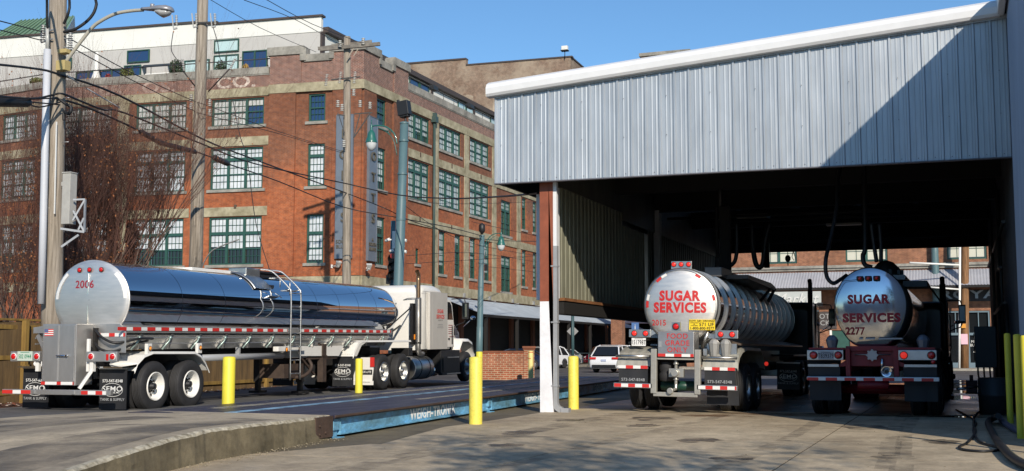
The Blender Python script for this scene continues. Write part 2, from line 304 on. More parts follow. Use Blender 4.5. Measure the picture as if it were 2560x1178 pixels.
for cx,cy,r in ((-5.6,22.8,.5),(-5.2,20.6,.3),(-3.6,17.5,.35),(-1.6,21.5,.45),(-.3,18.4,.3),(-6.6,18.2,.35),(-2.6,14.6,.3),(-5.9,15.6,.25),(-.8,15.5,.25),(-6.9,21.6,.3)): blob(b,cx,cy,r,r*1.6,.0135)
tag(b.build('oil_stains',m_oil,merge=False),kind='structure')
b=MB(); blob(b,-3.2,25.2,1.6,.7,.0142); blob(b,-1.2,25.6,1.9,.6,.0142); blob(b,-4.6,24.2,.9,.5,.0142); tag(b.build('rust_stains',m_rst,merge=False),kind='structure')
b=MB()
for x0 in (-6.55,-6.3,-4.65,-2.6,-.75,-.95):
    y=9.0
    while y<26: 
        f=lambda t:x0+.16*math.sin(t*.23+x0); w_=rd.uniform(.10,.15); b.face([(f(y)-w_,y,.0128),(f(y)+w_,y,.0128),(f(y+1.3)+w_,y+1.3,.0128),(f(y+1.3)-w_,y+1.3,.0128)]); y+=1.3+rd.choice((0,0,.5,1.2))
tag(b.build('tyre_marks',m_tm,merge=False),kind='structure')
b=MB(); cr=[(-8.0,16.6),(-7.2,17.3),(-6.3,17.1),(-5.6,18.0),(-4.9,18.4),(-4.2,19.3),(-3.1,19.6),(-2.2,20.6)]; cr=[(p.x,p.y) for p in [Vector(q) for q in smooth_path([(a,c,0) for a,c in cr],5)]]; cr=[(x+rd.uniform(-.03,.03),y+rd.uniform(-.03,.03)) for x,y in cr]
for (xa,ya),(xb2,yb2) in zip(cr,cr[1:]): b.face([(xa,ya-.006,.0132),(xb2,yb2-.006,.0132),(xb2,yb2+.006,.0132),(xa,ya+.006,.0132)])
tag(b.build('crack',m_joint,merge=False),kind='structure')
# ---------------------------------------------------------------- ramp up to the scale
def densify(L_,k):
    o=[]
    for i in range(len(L_)-1):
        for j in range(k): o.append(tuple(Vector(L_[i]).lerp(Vector(L_[i+1]),j/k)))
    o.append(L_[-1]); return o
E0=[(-7.2,5,.0),(-7.45,8.0,.16),(-7.61,8.91,.22),(-7.83,10.01,.30),(-8.12,11.2,.355),(-8.34,12.22,.385),(-8.46,13.37,.38),(-8.6,14.6,.365),(-8.80,15.9,.355)]
F0=[(-15.6,5,.02),(-15.4,8.0,.08),(-15.2,8.9,.10),(-15.0,10,.13),(-14.7,11.2,.16),(-14.4,12.2,.20),(-14.0,13.6,.26),(-13.4,14.9,.31),(-12.55,16.2,.35)]
E1=densify(E0,12); F1=densify(F0,12); nn=9; rd=random.Random(8)
def ramp_pt(i,t):
    a=Vector(E1[i]);c=Vector(F1[i]); p=a.lerp(c,t); p.z=a.z+(c.z-a.z)*(t**2.2); return p
ts_=[0,.012]+[j/nn for j in range(1,nn+1)]
jit=[(rd.uniform(-.012,.012)+ .02*noise.noise(Vector((i*.4,0,0))),rd.uniform(-.02,.002)) for i in range(len(E1))]
def lip(i): p=Vector(E1[i]); p.x+=jit[i][0]-.03; p.z+=min(0,jit[i][1]); return p
def low(i): p=Vector(E1[i]); p.x+=jit[i][0]*.4; p.z-=.035+.02*abs(noise.noise(Vector((i*.7,3,0)))); return p
b=MB()
for i in range(len(E1)-1):
    for j in range(1,len(ts_)-1):
        q=[ramp_pt(i,ts_[j]),ramp_pt(i,ts_[j+1]),ramp_pt(i+1,ts_[j+1]),ramp_pt(i+1,ts_[j])]; b.face([tuple(v) for v in q][::-1],True)
    b.k=2; b.face([tuple(lip(i)),tuple(ramp_pt(i,.012)),tuple(ramp_pt(i+1,.012)),tuple(lip(i+1))]); b.face([tuple(low(i)),tuple(lip(i)),tuple(lip(i+1)),tuple(low(i+1))])
    b.k=1; a=E1[i];c=E1[i+1]; 
    bu=lambda k,z:(E1[k][0]+.012*noise.noise(Vector((k*.5,z*9,1))),E1[k][1],z)
    zs_=lambda k:[-.05,.05,.12,.2,.28]
    for m_ in range(6):
        f0,f1=m_/6,(m_+1)/6
        g=lambda k,f:(low(k).x+.03*(1-f)+.010*noise.noise(Vector((k*.6,f*5,2))) if 0<f<1 else low(k).x+.03*(1-f),low(k).y,-.05+(low(k).z+.05)*f)
        b.face([g(i,f0),g(i+1,f0),g(i+1,f1),g(i,f1)],True)
    b.k=0
a=E0[-1];c=F0[-1]; b.face([(a[0],a[1],-.05),(c[0],c[1],-.05),c,a])
for i in range(len(F0)-1):
    a=F0[i];c=F0[i+1]; b.face([a,c,(c[0]-.05,c[1],-.05),(a[0]-.05,a[1],-.05)])
tag(b.build('ramp',[m_conc2,m_curb,mat('chipped_edge',(.50,.46,.36),.9,var=.5,vs=9,dark=(.15,.12,.07))],merge=False),kind='structure')
# dark tyre tracks worn into the ramp
m_trk=mat('tyre_track_grime',(.085,.08,.078),.8,alpha=(.55,.9),var=.3,vs=3)
b=MB()
for t0,t1 in ((.045,.20),(.40,.56),(.66,.80)):
    for i in range(len(E1)-14):
        q=[ramp_pt(i,t0),ramp_pt(i,t1),ramp_pt(i+1,t1),ramp_pt(i+1,t0)]; q=[(v.x,v.y,v.z+.004) for v in q]; b.face(q[::-1],True)
tag(b.build('tyre_tracks',m_trk),kind='structure')
# pebbles and litter along the foot of the ramp wall and on the yard
b=MB(); rd=random.Random(21)
for i in range(420):
    k=rd.randrange(20,len(E1)); x=E1[k][0]+.03+abs(rd.gauss(0,.12)); y=E1[k][1]; r_=rd.uniform(.004,.014)
    if rd.random()<.25: x=rd.uniform(-7.5,1); y=rd.uniform(12,24); r_=rd.uniform(.004,.009)
    b.sphere((x,y,.012+r_*.5),r_,6,.6)
tag(b.build('grit',mat('grit',(.28,.24,.17),.9,var=.5,vs=20)),'loose grit and pebbles at the foot of the ramp wall','grit',kind='stuff')
# ---------------------------------------------------------------- truck scale
m_deck=mat('deck_steel',(.045,.038,.062),.35,.35,var=.45,vs=1.2,stretch=(3,.4,1),rvar=.25,var2=.3,v2s=9); m_blue=mat('scale_blue',(.17,.47,.74),.5,var=.4,vs=1.5,dark=(.10,.20,.24),bump=.15,bs=9,var2=.3,v2s=8,stretch=(1,1,2.4)); m_rust=mat('rust_plate',(.075,.045,.032),.8,var=.4,vs=4,bump=.3,bs=25)
m_bworn=mat('worn_blue_paint',(.30,.50,.66),.6,alpha=(.95,2.2)); m_pworn=mat('worn_pale_paint',(.42,.38,.30),.7,alpha=(.8,3))
sx0,sy0,sx1,sy1=-8.78,15.93,-11.12,44.
L=math.hypot(sx1-sx0,sy1-sy0); ang=math.atan2(-(sx1-sx0),(sy1-sy0))
sc=thing('truck_scale','long low blue steel vehicle scale with purple grey deck, running past the wash bay','scale',(sx0,sy0,0),ang)
W=-3.45
b=MB(); b.box(W,.05,0,L,.30,.35); b.k=1; b.box(.05,.07,0,L,.318,.352)
b.build('deck',[m_deck,m_rust],sc,bev=.004)
b=MB(); b.box(-1.95,-1.72,.3,L-1,.352,.356); b.build('centre_stripe',m_bworn,sc)
b=MB(); b.box(-2.9,-2.6,1.5,L-1,.352,.355); b.box(-.9,-.7,6,L-1,.352,.3545); b.build('wear_stripe',m_pworn,sc)
segs=[(.35,8.05),(8.35,15.9),(16.2,23.4)]
for i,(a,c) in enumerate(segs):
    b=MB(); 
    # C channel beam: web with flanges
    b.box(-.08,-.05,a,c,.065,.305); b.box(-.10,.0,a,c,.045,.065); b.box(-.10,.015,a,c,.295,.31); b.box(-.11,.0,a-.015,a+.0,.045,.31)
    bo=b.build('side_beam',m_blue,sc)
    text('WEIGH-TRONIX',.255,mat('scale_letter',(.86,.88,.88),.6),bo,(-.045,a+(4.35 if i==0 else 4.1),.175),(math.pi/2,0,math.pi/2),bold=.012,ext=.003,sx=1.2,sp=1.14)
    b=MB(); b.box(-.2,.0,a-.27,a-.05,.12,.29); b.box(-.16,-.03,a-.24,a-.08,.02,.12); b.box(-.3,.06,a-.32,a,-.02,.02); b.build('bracket',m_blue,sc,bev=.006)
    b=MB(); b.box(-3.3,-.5,a,c,.07,.28); b.build('under_frame',m_black,sc)
b=MB(); b.box(-.2,.0,23.45,23.7,.02,.29); b.build('bracket',m_blue,sc)
b=MB(); b.box(W+.1,-.05,23.8,L,.02,.29); b.build('end_block',m_black,sc)
b=MB(); b.box(-3.55,-3.45,.3,23.4,.07,.29); b.build('side_beam',m_blue,sc)
b=MB(); b.box(-.02,.035,-.62,-.02,.04,.345)
for (y,z) in ((-.5,.22),(-.5,.1),(-.3,.115)): b.cyl((.03,y,z),(.055,y,z),.018,n=8)
b.build('end_plate',m_rust,sc,bev=.004)
# ---------------------------------------------------------------- wash bay
m_face=mat('galvalume_panel',(.44,.48,.52),.36,.4,var=.16,vs=.55,var2=.12,v2s=3,stretch=(1.5,1.5,.35),rvar=.14)
m_trim=mat('white_trim',(.70,.71,.72),.4,var=.06,vs=3); m_redox=mat('red_oxide_steel',(.27,.075,.035),.55,var=.25,vs=3,bump=.1,bs=20); m_colw=mat('column_white',(.78,.78,.80),.5,var=.1,vs=2.5,var2=.08,v2s=9)
m_dark=mat('shade_dark_metal',(.010,.009,.008),.8); m_innerp=mat('shade_dark_panel',(.075,.072,.055),.6,var=.4,vs=1.2,stretch=(1,1,.3),var2=.25,v2s=4); m_lin=mat('liner_panel',(.19,.19,.135),.6,var=.3,vs=1.2,stretch=(1,2,.3),var2=.2,v2s=6)  # m_dark and m_innerp: shade inside the bay put into the colour
wb=thing('wash_bay','open wash bay with a bluish ribbed metal fascia over two tankers','wash bay',(-8.3,24.5,0))
def wbt(p): return (p[0]+8.3,p[1]-24.5,p[2])
X0,X1,Y0=-9.37,1.04,24.1
def ztop(x): return 6.88+(x-X0)*(7.66-6.88)/(X1-X0)
b=MB(); b.M=Matrix.Translation((8.3,-24.5,0)); zb=4.93; pitch=.305
xs=[];x=X0+.02
prof=[]
x=X0
while x<X1-.001:
    for dx,dy in ((0,0),(.015,-.032),(.05,-.032),(.07,0),(.135,0),(.145,-.006),(.165,-.006),(.175,0),(.23,0),(.24,-.006),(.26,-.006),(.27,0)):
        if x+dx<X1: prof.append((x+dx,Y0+dy))
    x+=pitch
prof.append((X1,Y0))
for i in range(len(prof)-1):
    p,q=prof[i],prof[i+1]; b.face([(p[0],p[1],zb),(q[0],q[1],zb),(q[0],q[1],ztop(q[0])),(p[0],p[1],ztop(p[0]))])
b.face([(X0,Y0,zb),(X0,Y0,ztop(X0)),(X0,Y0+.6,ztop(X0)-.02),(X0,Y0+.6,zb)])
b.build('fascia_panel',m_face,wb,merge=False)
b=MB(); b.M=Matrix.Translation((8.3,-24.5,0)); b.face([(X0,Y0+.1,zb+.005),(X1,Y0+.1,zb+.005),(X1,Y0+.1,7.3),(X0,Y0+.1,6.6)]); 
b.face([(X0,Y0+.1,zb+.01),(X0,Y0+20.3,zb+.01),(X1,Y0+20.3,zb+.01),(X1,Y0+.1,zb+.01)] ) if False else None
b.build('fascia_back',m_dark,wb,merge=False)
# drip edge + screws
b=MB(); b.M=Matrix.Translation((8.3,-24.5,0)); b.box(X0,X1,Y0-.04,Y0+.1,zb-.025,zb-.003)
x=X0+.2
while x<X1: b.box(x-.008,x+.008,Y0-.012,Y0-.002,zb+.05,zb+.066); x+=pitch
for r_ in range(1,3):
    x=X0+.17
    while x<X1: b.box(x-.008,x+.008,Y0-.042,Y0-.03,zb+r_*.82,zb+r_*.82+.014); x+=pitch*3
b.build('drip_edge',mat('drip_metal',(.12,.12,.14),.5),wb)
# rolled eave trim
b=MB(); b.M=Matrix.Translation((8.3,-24.5,0))
pr=[(.02,-.04),(-.16,-.03),(-.20,.02),(-.21,.14),(-.16,.24),(-.05,.30),(.25,.31),(.25,.26),(-.02,.26)]
n=24; rings=[]
for i in range(n+1):
    x=X0-.13+(X1-.13-X0+.13)*i/n
    rings.append([(x,Y0+py,ztop(x)-.02+pz*(1.0)) for (py,pz) in pr])
b.loft(rings,caps=True,smooth=False); b.build('eave_trim',m_trim,wb,merge=False)
b=MB(); b.M=Matrix.Translation((8.3,-24.5,0))
for i in range(n):
    a=X0+(X1-X0)*i/n;c=X0+(X1-X0)*(i+1)/n
    b.face([(a,Y0-.05,ztop(a)-.09),(c,Y0-.05,ztop(c)-.09),(c,Y0-.05,ztop(c)-.01),(a,Y0-.05,ztop(a)-.01)])
b.build('trim_shadow_strip',m_galv,wb)
# roof & ceiling, far beam
b=MB(); b.M=Matrix.Translation((8.3,-24.5,0)); 
b.face([(X0-.1,Y0,7.12),(X1,Y0,7.9),(X1,Y0+20.5,7.9),(X0-.1,Y0+20.5,7.12)]); b.face([(X0-.1,Y0+.1,7.0),(X0-.1,Y0+20.4,7.0),(X1,Y0+20.4,7.7),(X1,Y0+.1,7.7)])
b.build('roof',m_galv,wb,merge=False)
b=MB(); b.M=Matrix.Translation((8.3,-24.5,0))
b.box(X0,X1,Y0+20.25,Y0+20.35,4.9,7.0); b.box(X0+.02,X1,Y0+.12,Y0+.35,zb+.02,zb+.35)
for y in (30,34.3,39.5): b.box(-8.3,X1,y-.12,y+.12,5.35,5.9)
for x in (-7,-5,-3,-1.2): b.box(x-.06,x+.06,Y0+.2,Y0+20.2,5.95,6.15)
b.box(X0+.02,X0+.08,Y0+.1,Y0+20.2,zb,7.0)
b.build('roof_frame',m_dark,wb)
# wall on the right side (end wall of the taller building next door is separate)
# hanging side wall
b=MB(); b.M=Matrix.Translation((8.3,-24.5,0)); xw=-8.3
def ribwall(b,x,y0,y1,z0,z1,face=1,p=.3):
    pr=[];y=y0
    while y<y1-.001:
        for dy,dx in ((0,0),(.02,.025),(.07,.025),(.09,0),(.14,0),(.15,.008),(.17,.008),(.18,0)):
            if y+dy<y1: pr.append((x+face*dx,y+dy))
        y+=p
    pr.append((x,y1))
    for i in range(len(pr)-1):
        a,c=pr[i],pr[i+1]; b.face([(a[0],a[1],z0),(c[0],c[1],z0),(c[0],c[1],z1),(a[0],a[1],z1)])
ribwall(b,xw,25.15,33.0,2.43,4.62)
ribwall(b,xw,25.15,30.6,4.62,5.0)
b.build('side_wall_panel',m_lin,wb,merge=False)
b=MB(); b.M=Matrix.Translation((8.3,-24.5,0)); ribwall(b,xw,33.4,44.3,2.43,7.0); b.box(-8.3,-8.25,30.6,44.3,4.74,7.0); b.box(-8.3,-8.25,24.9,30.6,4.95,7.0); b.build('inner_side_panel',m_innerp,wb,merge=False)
b=MB(); b.M=Matrix.Translation((8.3,-24.5,0)); b.box(-8.68,-8.64,25.1,44.3,2.45,4.9); b.box(-8.66,-8.28,33.0,33.4,2.4,4.62); b.build('outer_side_panel',m_galv,wb)
b=MB(); b.M=Matrix.Translation((8.3,-24.5,0)); b.box(-8.72,-8.60,24.98,25.1,2.42,4.78); b.box(-8.33,-8.22,25.02,25.14,2.45,4.9); b.build('corner_trim',m_trim,wb,bev=.01)
b=MB(); b.M=Matrix.Translation((8.3,-24.5,0)); b.box(-8.5,-8.15,25.2,44.3,2.12,2.40); b.build('edge_beam',m_dark,wb)
b=MB(); b.M=Matrix.Translation((8.3,-24.5,0)); b.box(-8.3,-8.12,25.15,44,2.405,2.47); b.build('rust_rail',mat('rusty_rail',(.22,.09,.03),.8,var=.4,vs=3),wb)
# columns
def column(y,zs,mats):
    c=MB(); x0,x1=-.15,.15; hw=.14
    def H(z0,z1):
        c.box(x0,x1,-.15,-.13,z0,z1); c.box(x0,x1,.13,.15,z0,z1); c.box(-.008,.008,-.13,.13,z0,z1)
        c.box(x1-.10,x1,-.15,-.105,z0,z1)
    for i,(z0,z1) in enumerate(zs): c.k=i; H(z0,z1)
    return c.build('column',mats,wb,loc=(.03,y-24.5,0),bev=.004)
column(24.5,[(0,2.36),(2.36,5.0)],[m_colw,m_redox])
column(34.3,[(0,5.4)],[m_galv])
column(43.9,[(0,5.4)],[m_galv])
# downpipe beside the front column
b=MB(); b.M=Matrix.Translation((8.3,-24.5,0))
b.box(-8.165,-8.035,24.36,24.48,.22,3.55); b.k=1; b.box(-8.15,-8.04,24.365,24.475,3.55,4.93); b.k=0
r=[]
for i in range(7):
    a=R(90*i/6); cy=24.42; px=-8.095+ .16*(1-math.cos(a)); pz=.22-.16*math.sin(a); tx,tz=math.sin(a),-math.cos(a); nx,nz=math.cos(a),-math.sin(a) if False else math.sin(a)
    n_=Vector((math.cos(a),0,math.sin(a))); c_=Vector((px,cy,pz)); r.append([tuple(c_+n_*.06*sx+Vector((0,sy*.06,0))) for sx,sy in ((-1,-1),(1,-1),(1,1),(-1,1))])
b.loft(r,True,False)
b.box(-7.95,-7.78,24.33,24.51,.005,.10)
for z in (.55,1.9,3.1): b.box(-8.17,-8.02,24.345,24.49,z,z+.03)
b.build('downpipe',[mat('downpipe_grey',(.30,.31,.32),.5,var=.15,vs=4),m_trim],wb,merge=False)
# right hand building (its near end and eave throw the long diagonal shadow)
nb=thing('metal_building','tall bluish ribbed metal building along the right edge, joined to the wash bay','building',(1.05,17.4,0))
m_rwall=mat('blue_grey_panel',(.30,.34,.43),.4,.35,var=.15,vs=.7,stretch=(1,1.5,.3),rvar=.1)
b=MB(); b.M=Matrix.Translation((-1.05,-17.4,0)); ribwall(b,1.05,17.4,24.1,0,7.9,-1,.305); b.face([(1.05,17.4,0),(12,17.4,0),(12,17.4,7.9),(1.05,17.4,7.9)]); b.build('wall',m_rwall,nb,merge=False)
b=MB(); b.M=Matrix.Translation((-1.05,-17.4,0)); ribwall(b,1.05,24.1,44.6,0,7.9,-1,.305); b.face([(12,17.4,0),(12,45,0),(12,45,7.9),(12,17.4,7.9)]); b.face([(1.05,44.6,0),(12,44.6,0),(12,44.6,7.9),(1.05,44.6,7.9)]); b.build('inner_wall',mat('shade_dark_wall',(.035,.037,.045),.6,var=.4,vs=.8),nb,merge=False)  # part inside the bay: its shade is put into the darker wall colour
b=MB(); b.M=Matrix.Translation((-1.05,-17.4,0)); b.box(.93,12.2,17.2,45,7.9,8.08); b.build('roof',m_galv,nb)
b=MB(); b.M=Matrix.Translation((-1.05,-17.4,0)); b.box(.86,.99,17.2,24.3,7.62,7.9); b.build('gutter',m_trim,nb,bev=.02)
# pipes & conduits on the right wall
b=MB(); b.M=Matrix.Translation((-1.05,-17.4,0))
m_pipe=mat('dark_pipe',(.035,.033,.03),.45,.5)
for y,x,z1 in ((29.5,.93,5),(31,.9,3.2),(34,.88,4.9),(27.5,.95,2.3)): b.cyl((x,y,.3),(x,y,z1),.035,n=8)
b.cyl((.9,26,3.9),(.9,40,3.9),.04,n=8); b.cyl((.85,25.5,2.25),(.85,33,2.25),.03,n=8); b.tube(smooth_path([(.9,30,5.2),(.88,29,3.5),(.85,28.2,3.1),(.85,27,3.05)]),.03)
b.build('pipework',m_pipe,nb)
# overhead pipes inside the bay
b=MB(); b.M=Matrix.Translation((8.3,-24.5,0))
for z,y,r_ in ((5.0,33,.04),(5.2,36,.05),(4.95,41,.035)): b.cyl((-7.6,y,z),(.6,y,z),r_,n=8)
b.cyl((-5.55,30,4.6),(-5.55,30,6.0),.07,n=8); b.cyl((-5.6,38,3.9),(-5.6,38,5.4),.09,n=8)
b.build('overhead_pipes',m_pipe,wb)
b=MB(); b.M=Matrix.Translation((8.3,-24.5,0)); b.box(-6.2,-5.3,36.1,36.9,5.25,5.4); b.box(-3.6,-2.6,36.3,36.6,5.0,5.06); b.build('pipe_bracket',mat('dim_steel',(.25,.24,.2),.4,.6),wb)
# hoses hanging
def hose(pts,r,label,grp=None,m=None):
    b=MB(); p0=Vector(pts[0]); b.tube([tuple(Vector(p)-p0) for p in smooth_path(pts,7)],r,8); o=b.build('hose',m or m_black,loc=tuple(p0)); tag(o,label,'hose',grp); return o
hose([(-2.05,27,5.9),(-2.32, 26.5, 5.15),(-2.35, 26.0, 4.31),(-2.47, 25.7, 3.61),(-2.54, 25.4, 3.17),(-2.53, 25.4, 2.84),(-2.41, 25.4, 2.69),(-2.28, 25.6, 2.77),(-2.17, 25.8, 2.87)],.042,'thick black hose looping from the roof to the left side of the right tanker')
hose([(-1.9,28,5.9),(-1.89, 27.5, 3.75),(-1.95, 27.5, 3.4),(-1.91, 27.5, 3.2),(-1.76, 27.5, 3.14)],.05,'short black hose curving into the tank top dome from its left')
hose([(-1.75, 27.5, 4.1),(-1.71, 27.5, 3.65),(-1.66, 27.5, 3.25)],.045,'black hose dropping straight onto the tank top dome, left one of two')
hose([(-1.58, 27.5, 4.09),(-1.56, 27.5, 3.65),(-1.57, 27.5, 3.25)],.045,'black hose dropping straight onto the tank top dome, right one of two')
hose([(-4.93, 31.0, 4.56),(-4.92, 31.0, 4.05),(-4.86, 31.0, 3.58),(-4.76, 31.0, 3.44),(-4.66, 31.0, 3.58),(-4.59, 31.0, 4.14),(-4.47, 31.0, 4.55)],.065,'black hose hanging in a narrow loop above the sugar tanker platform')
hose([(-5.15, 30.0, 4.47),(-5.15, 30.0, 3.92),(-5.2, 30.0, 3.57),(-5.32, 30.0, 3.43),(-5.4, 30.0, 3.44)],.05,'black hose curling beside the dark drop pipe left of the narrow hose loop')
b=MB(); b.box(-.13,.13,-.1,.1,0,1.6); b.cyl((-.2,-.05,.3),(-.2,-.05,1.6),.04,n=8); o=b.build('drop_pipe',m_dark,loc=(-5.44, 30.0, 3.32),bev=.02); tag(o,'thick dark drop pipe hanging over the hatch of the sugar tanker','pipe')
b=MB(); b.cyl((0,0,.16),(0,0,.75),.01,n=6); b.sphere((0,0,.05),.1,10,1.3); b.cyl((0,0,-.2),(0,0,-.06),.02,n=6); b.tube([(.2,0,.35),(.14,0,.1),(.2,0,-.02),(.27,0,.02),(.24,0,.12),(.2,0,.25),(.18,0,.4)],.012,6); o=b.build('hoist_hook',m_black,loc=(-5.47, 42.0, 4.43)); tag(o,'small black hoist ball and hook hanging in the far opening','hook')
# equipment on the right
b=MB(); b.box(-.22,.22,-.15,.15,-.45,.45); b.k=1; b.box(-.24,-.225,-.12,.12,-.3,.3); ob=b.build('electrical_box',[mat('box_dark',(.02,.022,.024),.5),m_dark],loc=(0.52, 28.46, 1.39),bev=.01); tag(ob,'dark electrical cabinet mounted inside the right wall, in front of the far door','electrical box')
b=MB(); 
for k in range(3): b.tube(smooth_path([(-.15+.12*k,0,0),(-.14+.12*k,.0,-.25),(-.05+.08*k,0,-.33),(.12+.05*k,0,-.3),(.3,0,-.3)]),.022,6)
tag(b.build('cable',m_black,loc=(0.5, 28.46, 0.98)),'black cables looping out of the bottom of the dark electrical cabinet','cable')
b=MB(); b.lathe([(0,.02),(0,.33),(.35,.34),(.36,.35),(.40,.35),(.41,.34),(.72,.34),(.74,.30),(.74,.02)],ax='z',n=24); b.k=1; b.cyl((-.35,-.1,.55),(-.75,-.35,.5),.03,n=8); ob=b.build('drum',[mat('drum_grey',(.06,.065,.065),.5,.2),mat('nozzle',(.4,.4,.4),.3,.9)],loc=(.66,27.2,0.01)); tag(ob,'dark grey round pump drum on the floor by the right wall','drum')
b=MB(); b.box(-.12,.12,-.1,.1,0,.3); b.box(-.04,.04,-.03,.03,.3,.42); b.k=1; b.box(-.14,.14,-.12,.12,.0,.03); ob=b.build('pump_unit',[mat('dark_red_box',(.05,.008,.008),.5),m_dark],loc=(0.21, 28.89, 0.35),bev=.01); tag(ob,'small dark red pump box standing left of the round drum','pump')
# hoses on the floor
hose([(0.74, 13.78, 0.07),(0.55, 14.94, 0.07),(0.45, 17.42, 0.07),(0.41, 20.45, 0.07),(0.41, 22.54, 0.08),(0.52, 23.59, 0.09),(0.57, 22.26, 0.2)],.055,'fat black hose snaking over the concrete at the lower right corner')
hose([(0.42, 28.78, 0.03),(0.22, 25.54, 0.03),(0.17, 22.49, 0.03),(0.18, 20.51, 0.03),(0.06, 18.23, 0.03),(-0.06, 17.2, 0.03),(0.05, 16.69, 0.03),(0.29, 16.65, 0.03),(0.47, 17.12, 0.03),(0.4, 17.45, 0.03),(0.22, 18.28, 0.03),(0.16, 20.01, 0.03),(0.16, 21.56, 0.03),(0.22, 23.0, 0.03),(0.15, 24.75, 0.03),(-0.13, 28.18, 0.03)],.018,'thin black hose lying in a loose triangle loop on the concrete')
hose([(0.64, 24.16, 0.07),(0.7, 21.87, 0.07),(0.83, 19.82, 0.07)],.05,'short grey hose with a silver coupling lying at the foot of the thin yellow posts',None,mat('grey_hose',(.10,.10,.15),.5))
# ---------------------------------------------------------------- bollards
def bollard(x,y,z0,r,h,label,m,cap=.03,grp='yellow bollards'):
    b=MB(); b.lathe([(-.2,r),(h-cap,r),(h-cap*.4,r*.93),(h,r*.7),(h+.004,.002)],ax='z',n=28); o=b.build('bollard',m,loc=(x,y,z0)); tag(o,label,'bollard',grp); return o
bollard(-8.1,19.93,0,.118,1.2,'thick scuffed yellow bollard standing alone in front of the blue scale beam',m_yel)
bollard(-8.13,25.8,0,.118,1.19,'thick yellow bollard just right of the white column',m_yel)
bollard(-12.62,19.0,0,.115,1.2,'yellow bollard beyond the scale in front of the left tanker, nearest the rear wheels',m_yel2)
bollard(-12.95,24.75,0,.085,1.13,'thin yellow bollard beyond the scale in front of the tractor rear wheels',m_yel2)
x,y,_=(-18.7, 46.39, 0.94)
bollard(x,y,0,.135,1.28,'yellow bollard at the left end of the low brick wall',m_yel2)
x,y,_=(-16.53, 46.66, 0.94)
o=bollard(x,y,0,.105,1.31,'pale yellow bollard with red bands in front of the brick pier',mat('pale_yellow',(.72,.60,.22),.5,var=.15,vs=4))
for z in (.48,.72,.98,1.24):
    b=MB(); b.M=Matrix.Rotation(z*5,4,'Z'); n=14; b.loft([[(math.cos(R(200+i*13))*.1075,math.sin(R(200+i*13))*.1075,zz) for i in range(n)] for zz in (z,z+.028)],False,True,False); b.build('red_band',m_tr,o)
for i,(px,py,z1,lab) in enumerate([(2524,1033,1.35,'left'),(2547,1066,1.35,'middle'),(2566,1090,1.2,'right')]):
    yy=[26.9,24.7,23.4][i]; xx=[.80,.80,.80][i]
    bollard(*[((0.8, 23.49, 0.43)),((0.8, 19.46, 0.58)),((0.78, 16.79, 0.68))][i][:2],0,.055,[1.62,1.55,1.5][i],'thin yellow guard post by the right wall, '+['farthest back and leftmost','in the middle of the three','nearest, cut by the picture edge'][i],m_yel2,grp='thin yellow guard posts')
# ---------------------------------------------------------------- brick warehouse
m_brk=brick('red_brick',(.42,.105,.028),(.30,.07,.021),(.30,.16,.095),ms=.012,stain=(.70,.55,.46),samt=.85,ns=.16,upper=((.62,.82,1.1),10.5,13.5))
m_brk2=brick('parapet_brick',(.22,.085,.058),(.13,.055,.05),(.36,.30,.25),ms=.011,stain=(.7,.6,.6),samt=.5)
m_brk3=brick('old_brick',(.21,.135,.095),(.16,.10,.075),(.33,.28,.22),stain=(.7,.62,.55),samt=.7,pale=(.40,.33,.25),pamt=.6,pth=.5)
wh=thing('brick_warehouse','long four storey red brick warehouse with green windows, stone bands and a white rooftop storey','building',(-32.7,62.5,0))
MW=Matrix.Rotation(R(5.4),4,'Z'); ME=Matrix.Rotation(R(90),4,'Z')
MW2=MW@Matrix.Translation((-21.84,0,0))@Matrix.Rotation(R(-14),4,'Z')   # far left length bends back
def facade(b,M,u0,u1,z0,z1,ops,depth=.28):
    b.M=M; us=sorted({u0,u1,*[o[0] for o in ops],*[o[1] for o in ops]}); us=[u for u in us if u0<=u<=u1]
    zs=sorted({z0,z1,*[o[2] for o in ops],*[o[3] for o in ops]})
    for i in range(len(us)-1):
        for j in range(len(zs)-1):
            cu,cz=(us[i]+us[i+1])/2,(zs[j]+zs[j+1])/2
            if any(o[0]<cu<o[1] and o[2]<cz<o[3] for o in ops): continue
            b.face([(us[i],0,zs[j]),(us[i+1],0,zs[j]),(us[i+1],0,zs[j+1]),(us[i],0,zs[j+1])])
    for a,c,d,e in ops:
        b.face([(a,0,d),(a,depth,d),(a,depth,e),(a,0,e)]); b.face([(c,0,d),(c,0,e),(c,depth,e),(c,depth,d)])
        b.face([(a,0,e),(a,depth,e),(c,depth,e),(c,0,e)]); b.face([(a,0,d),(c,0,d),(c,depth,d),(a,depth,d)])
WCACHE={}
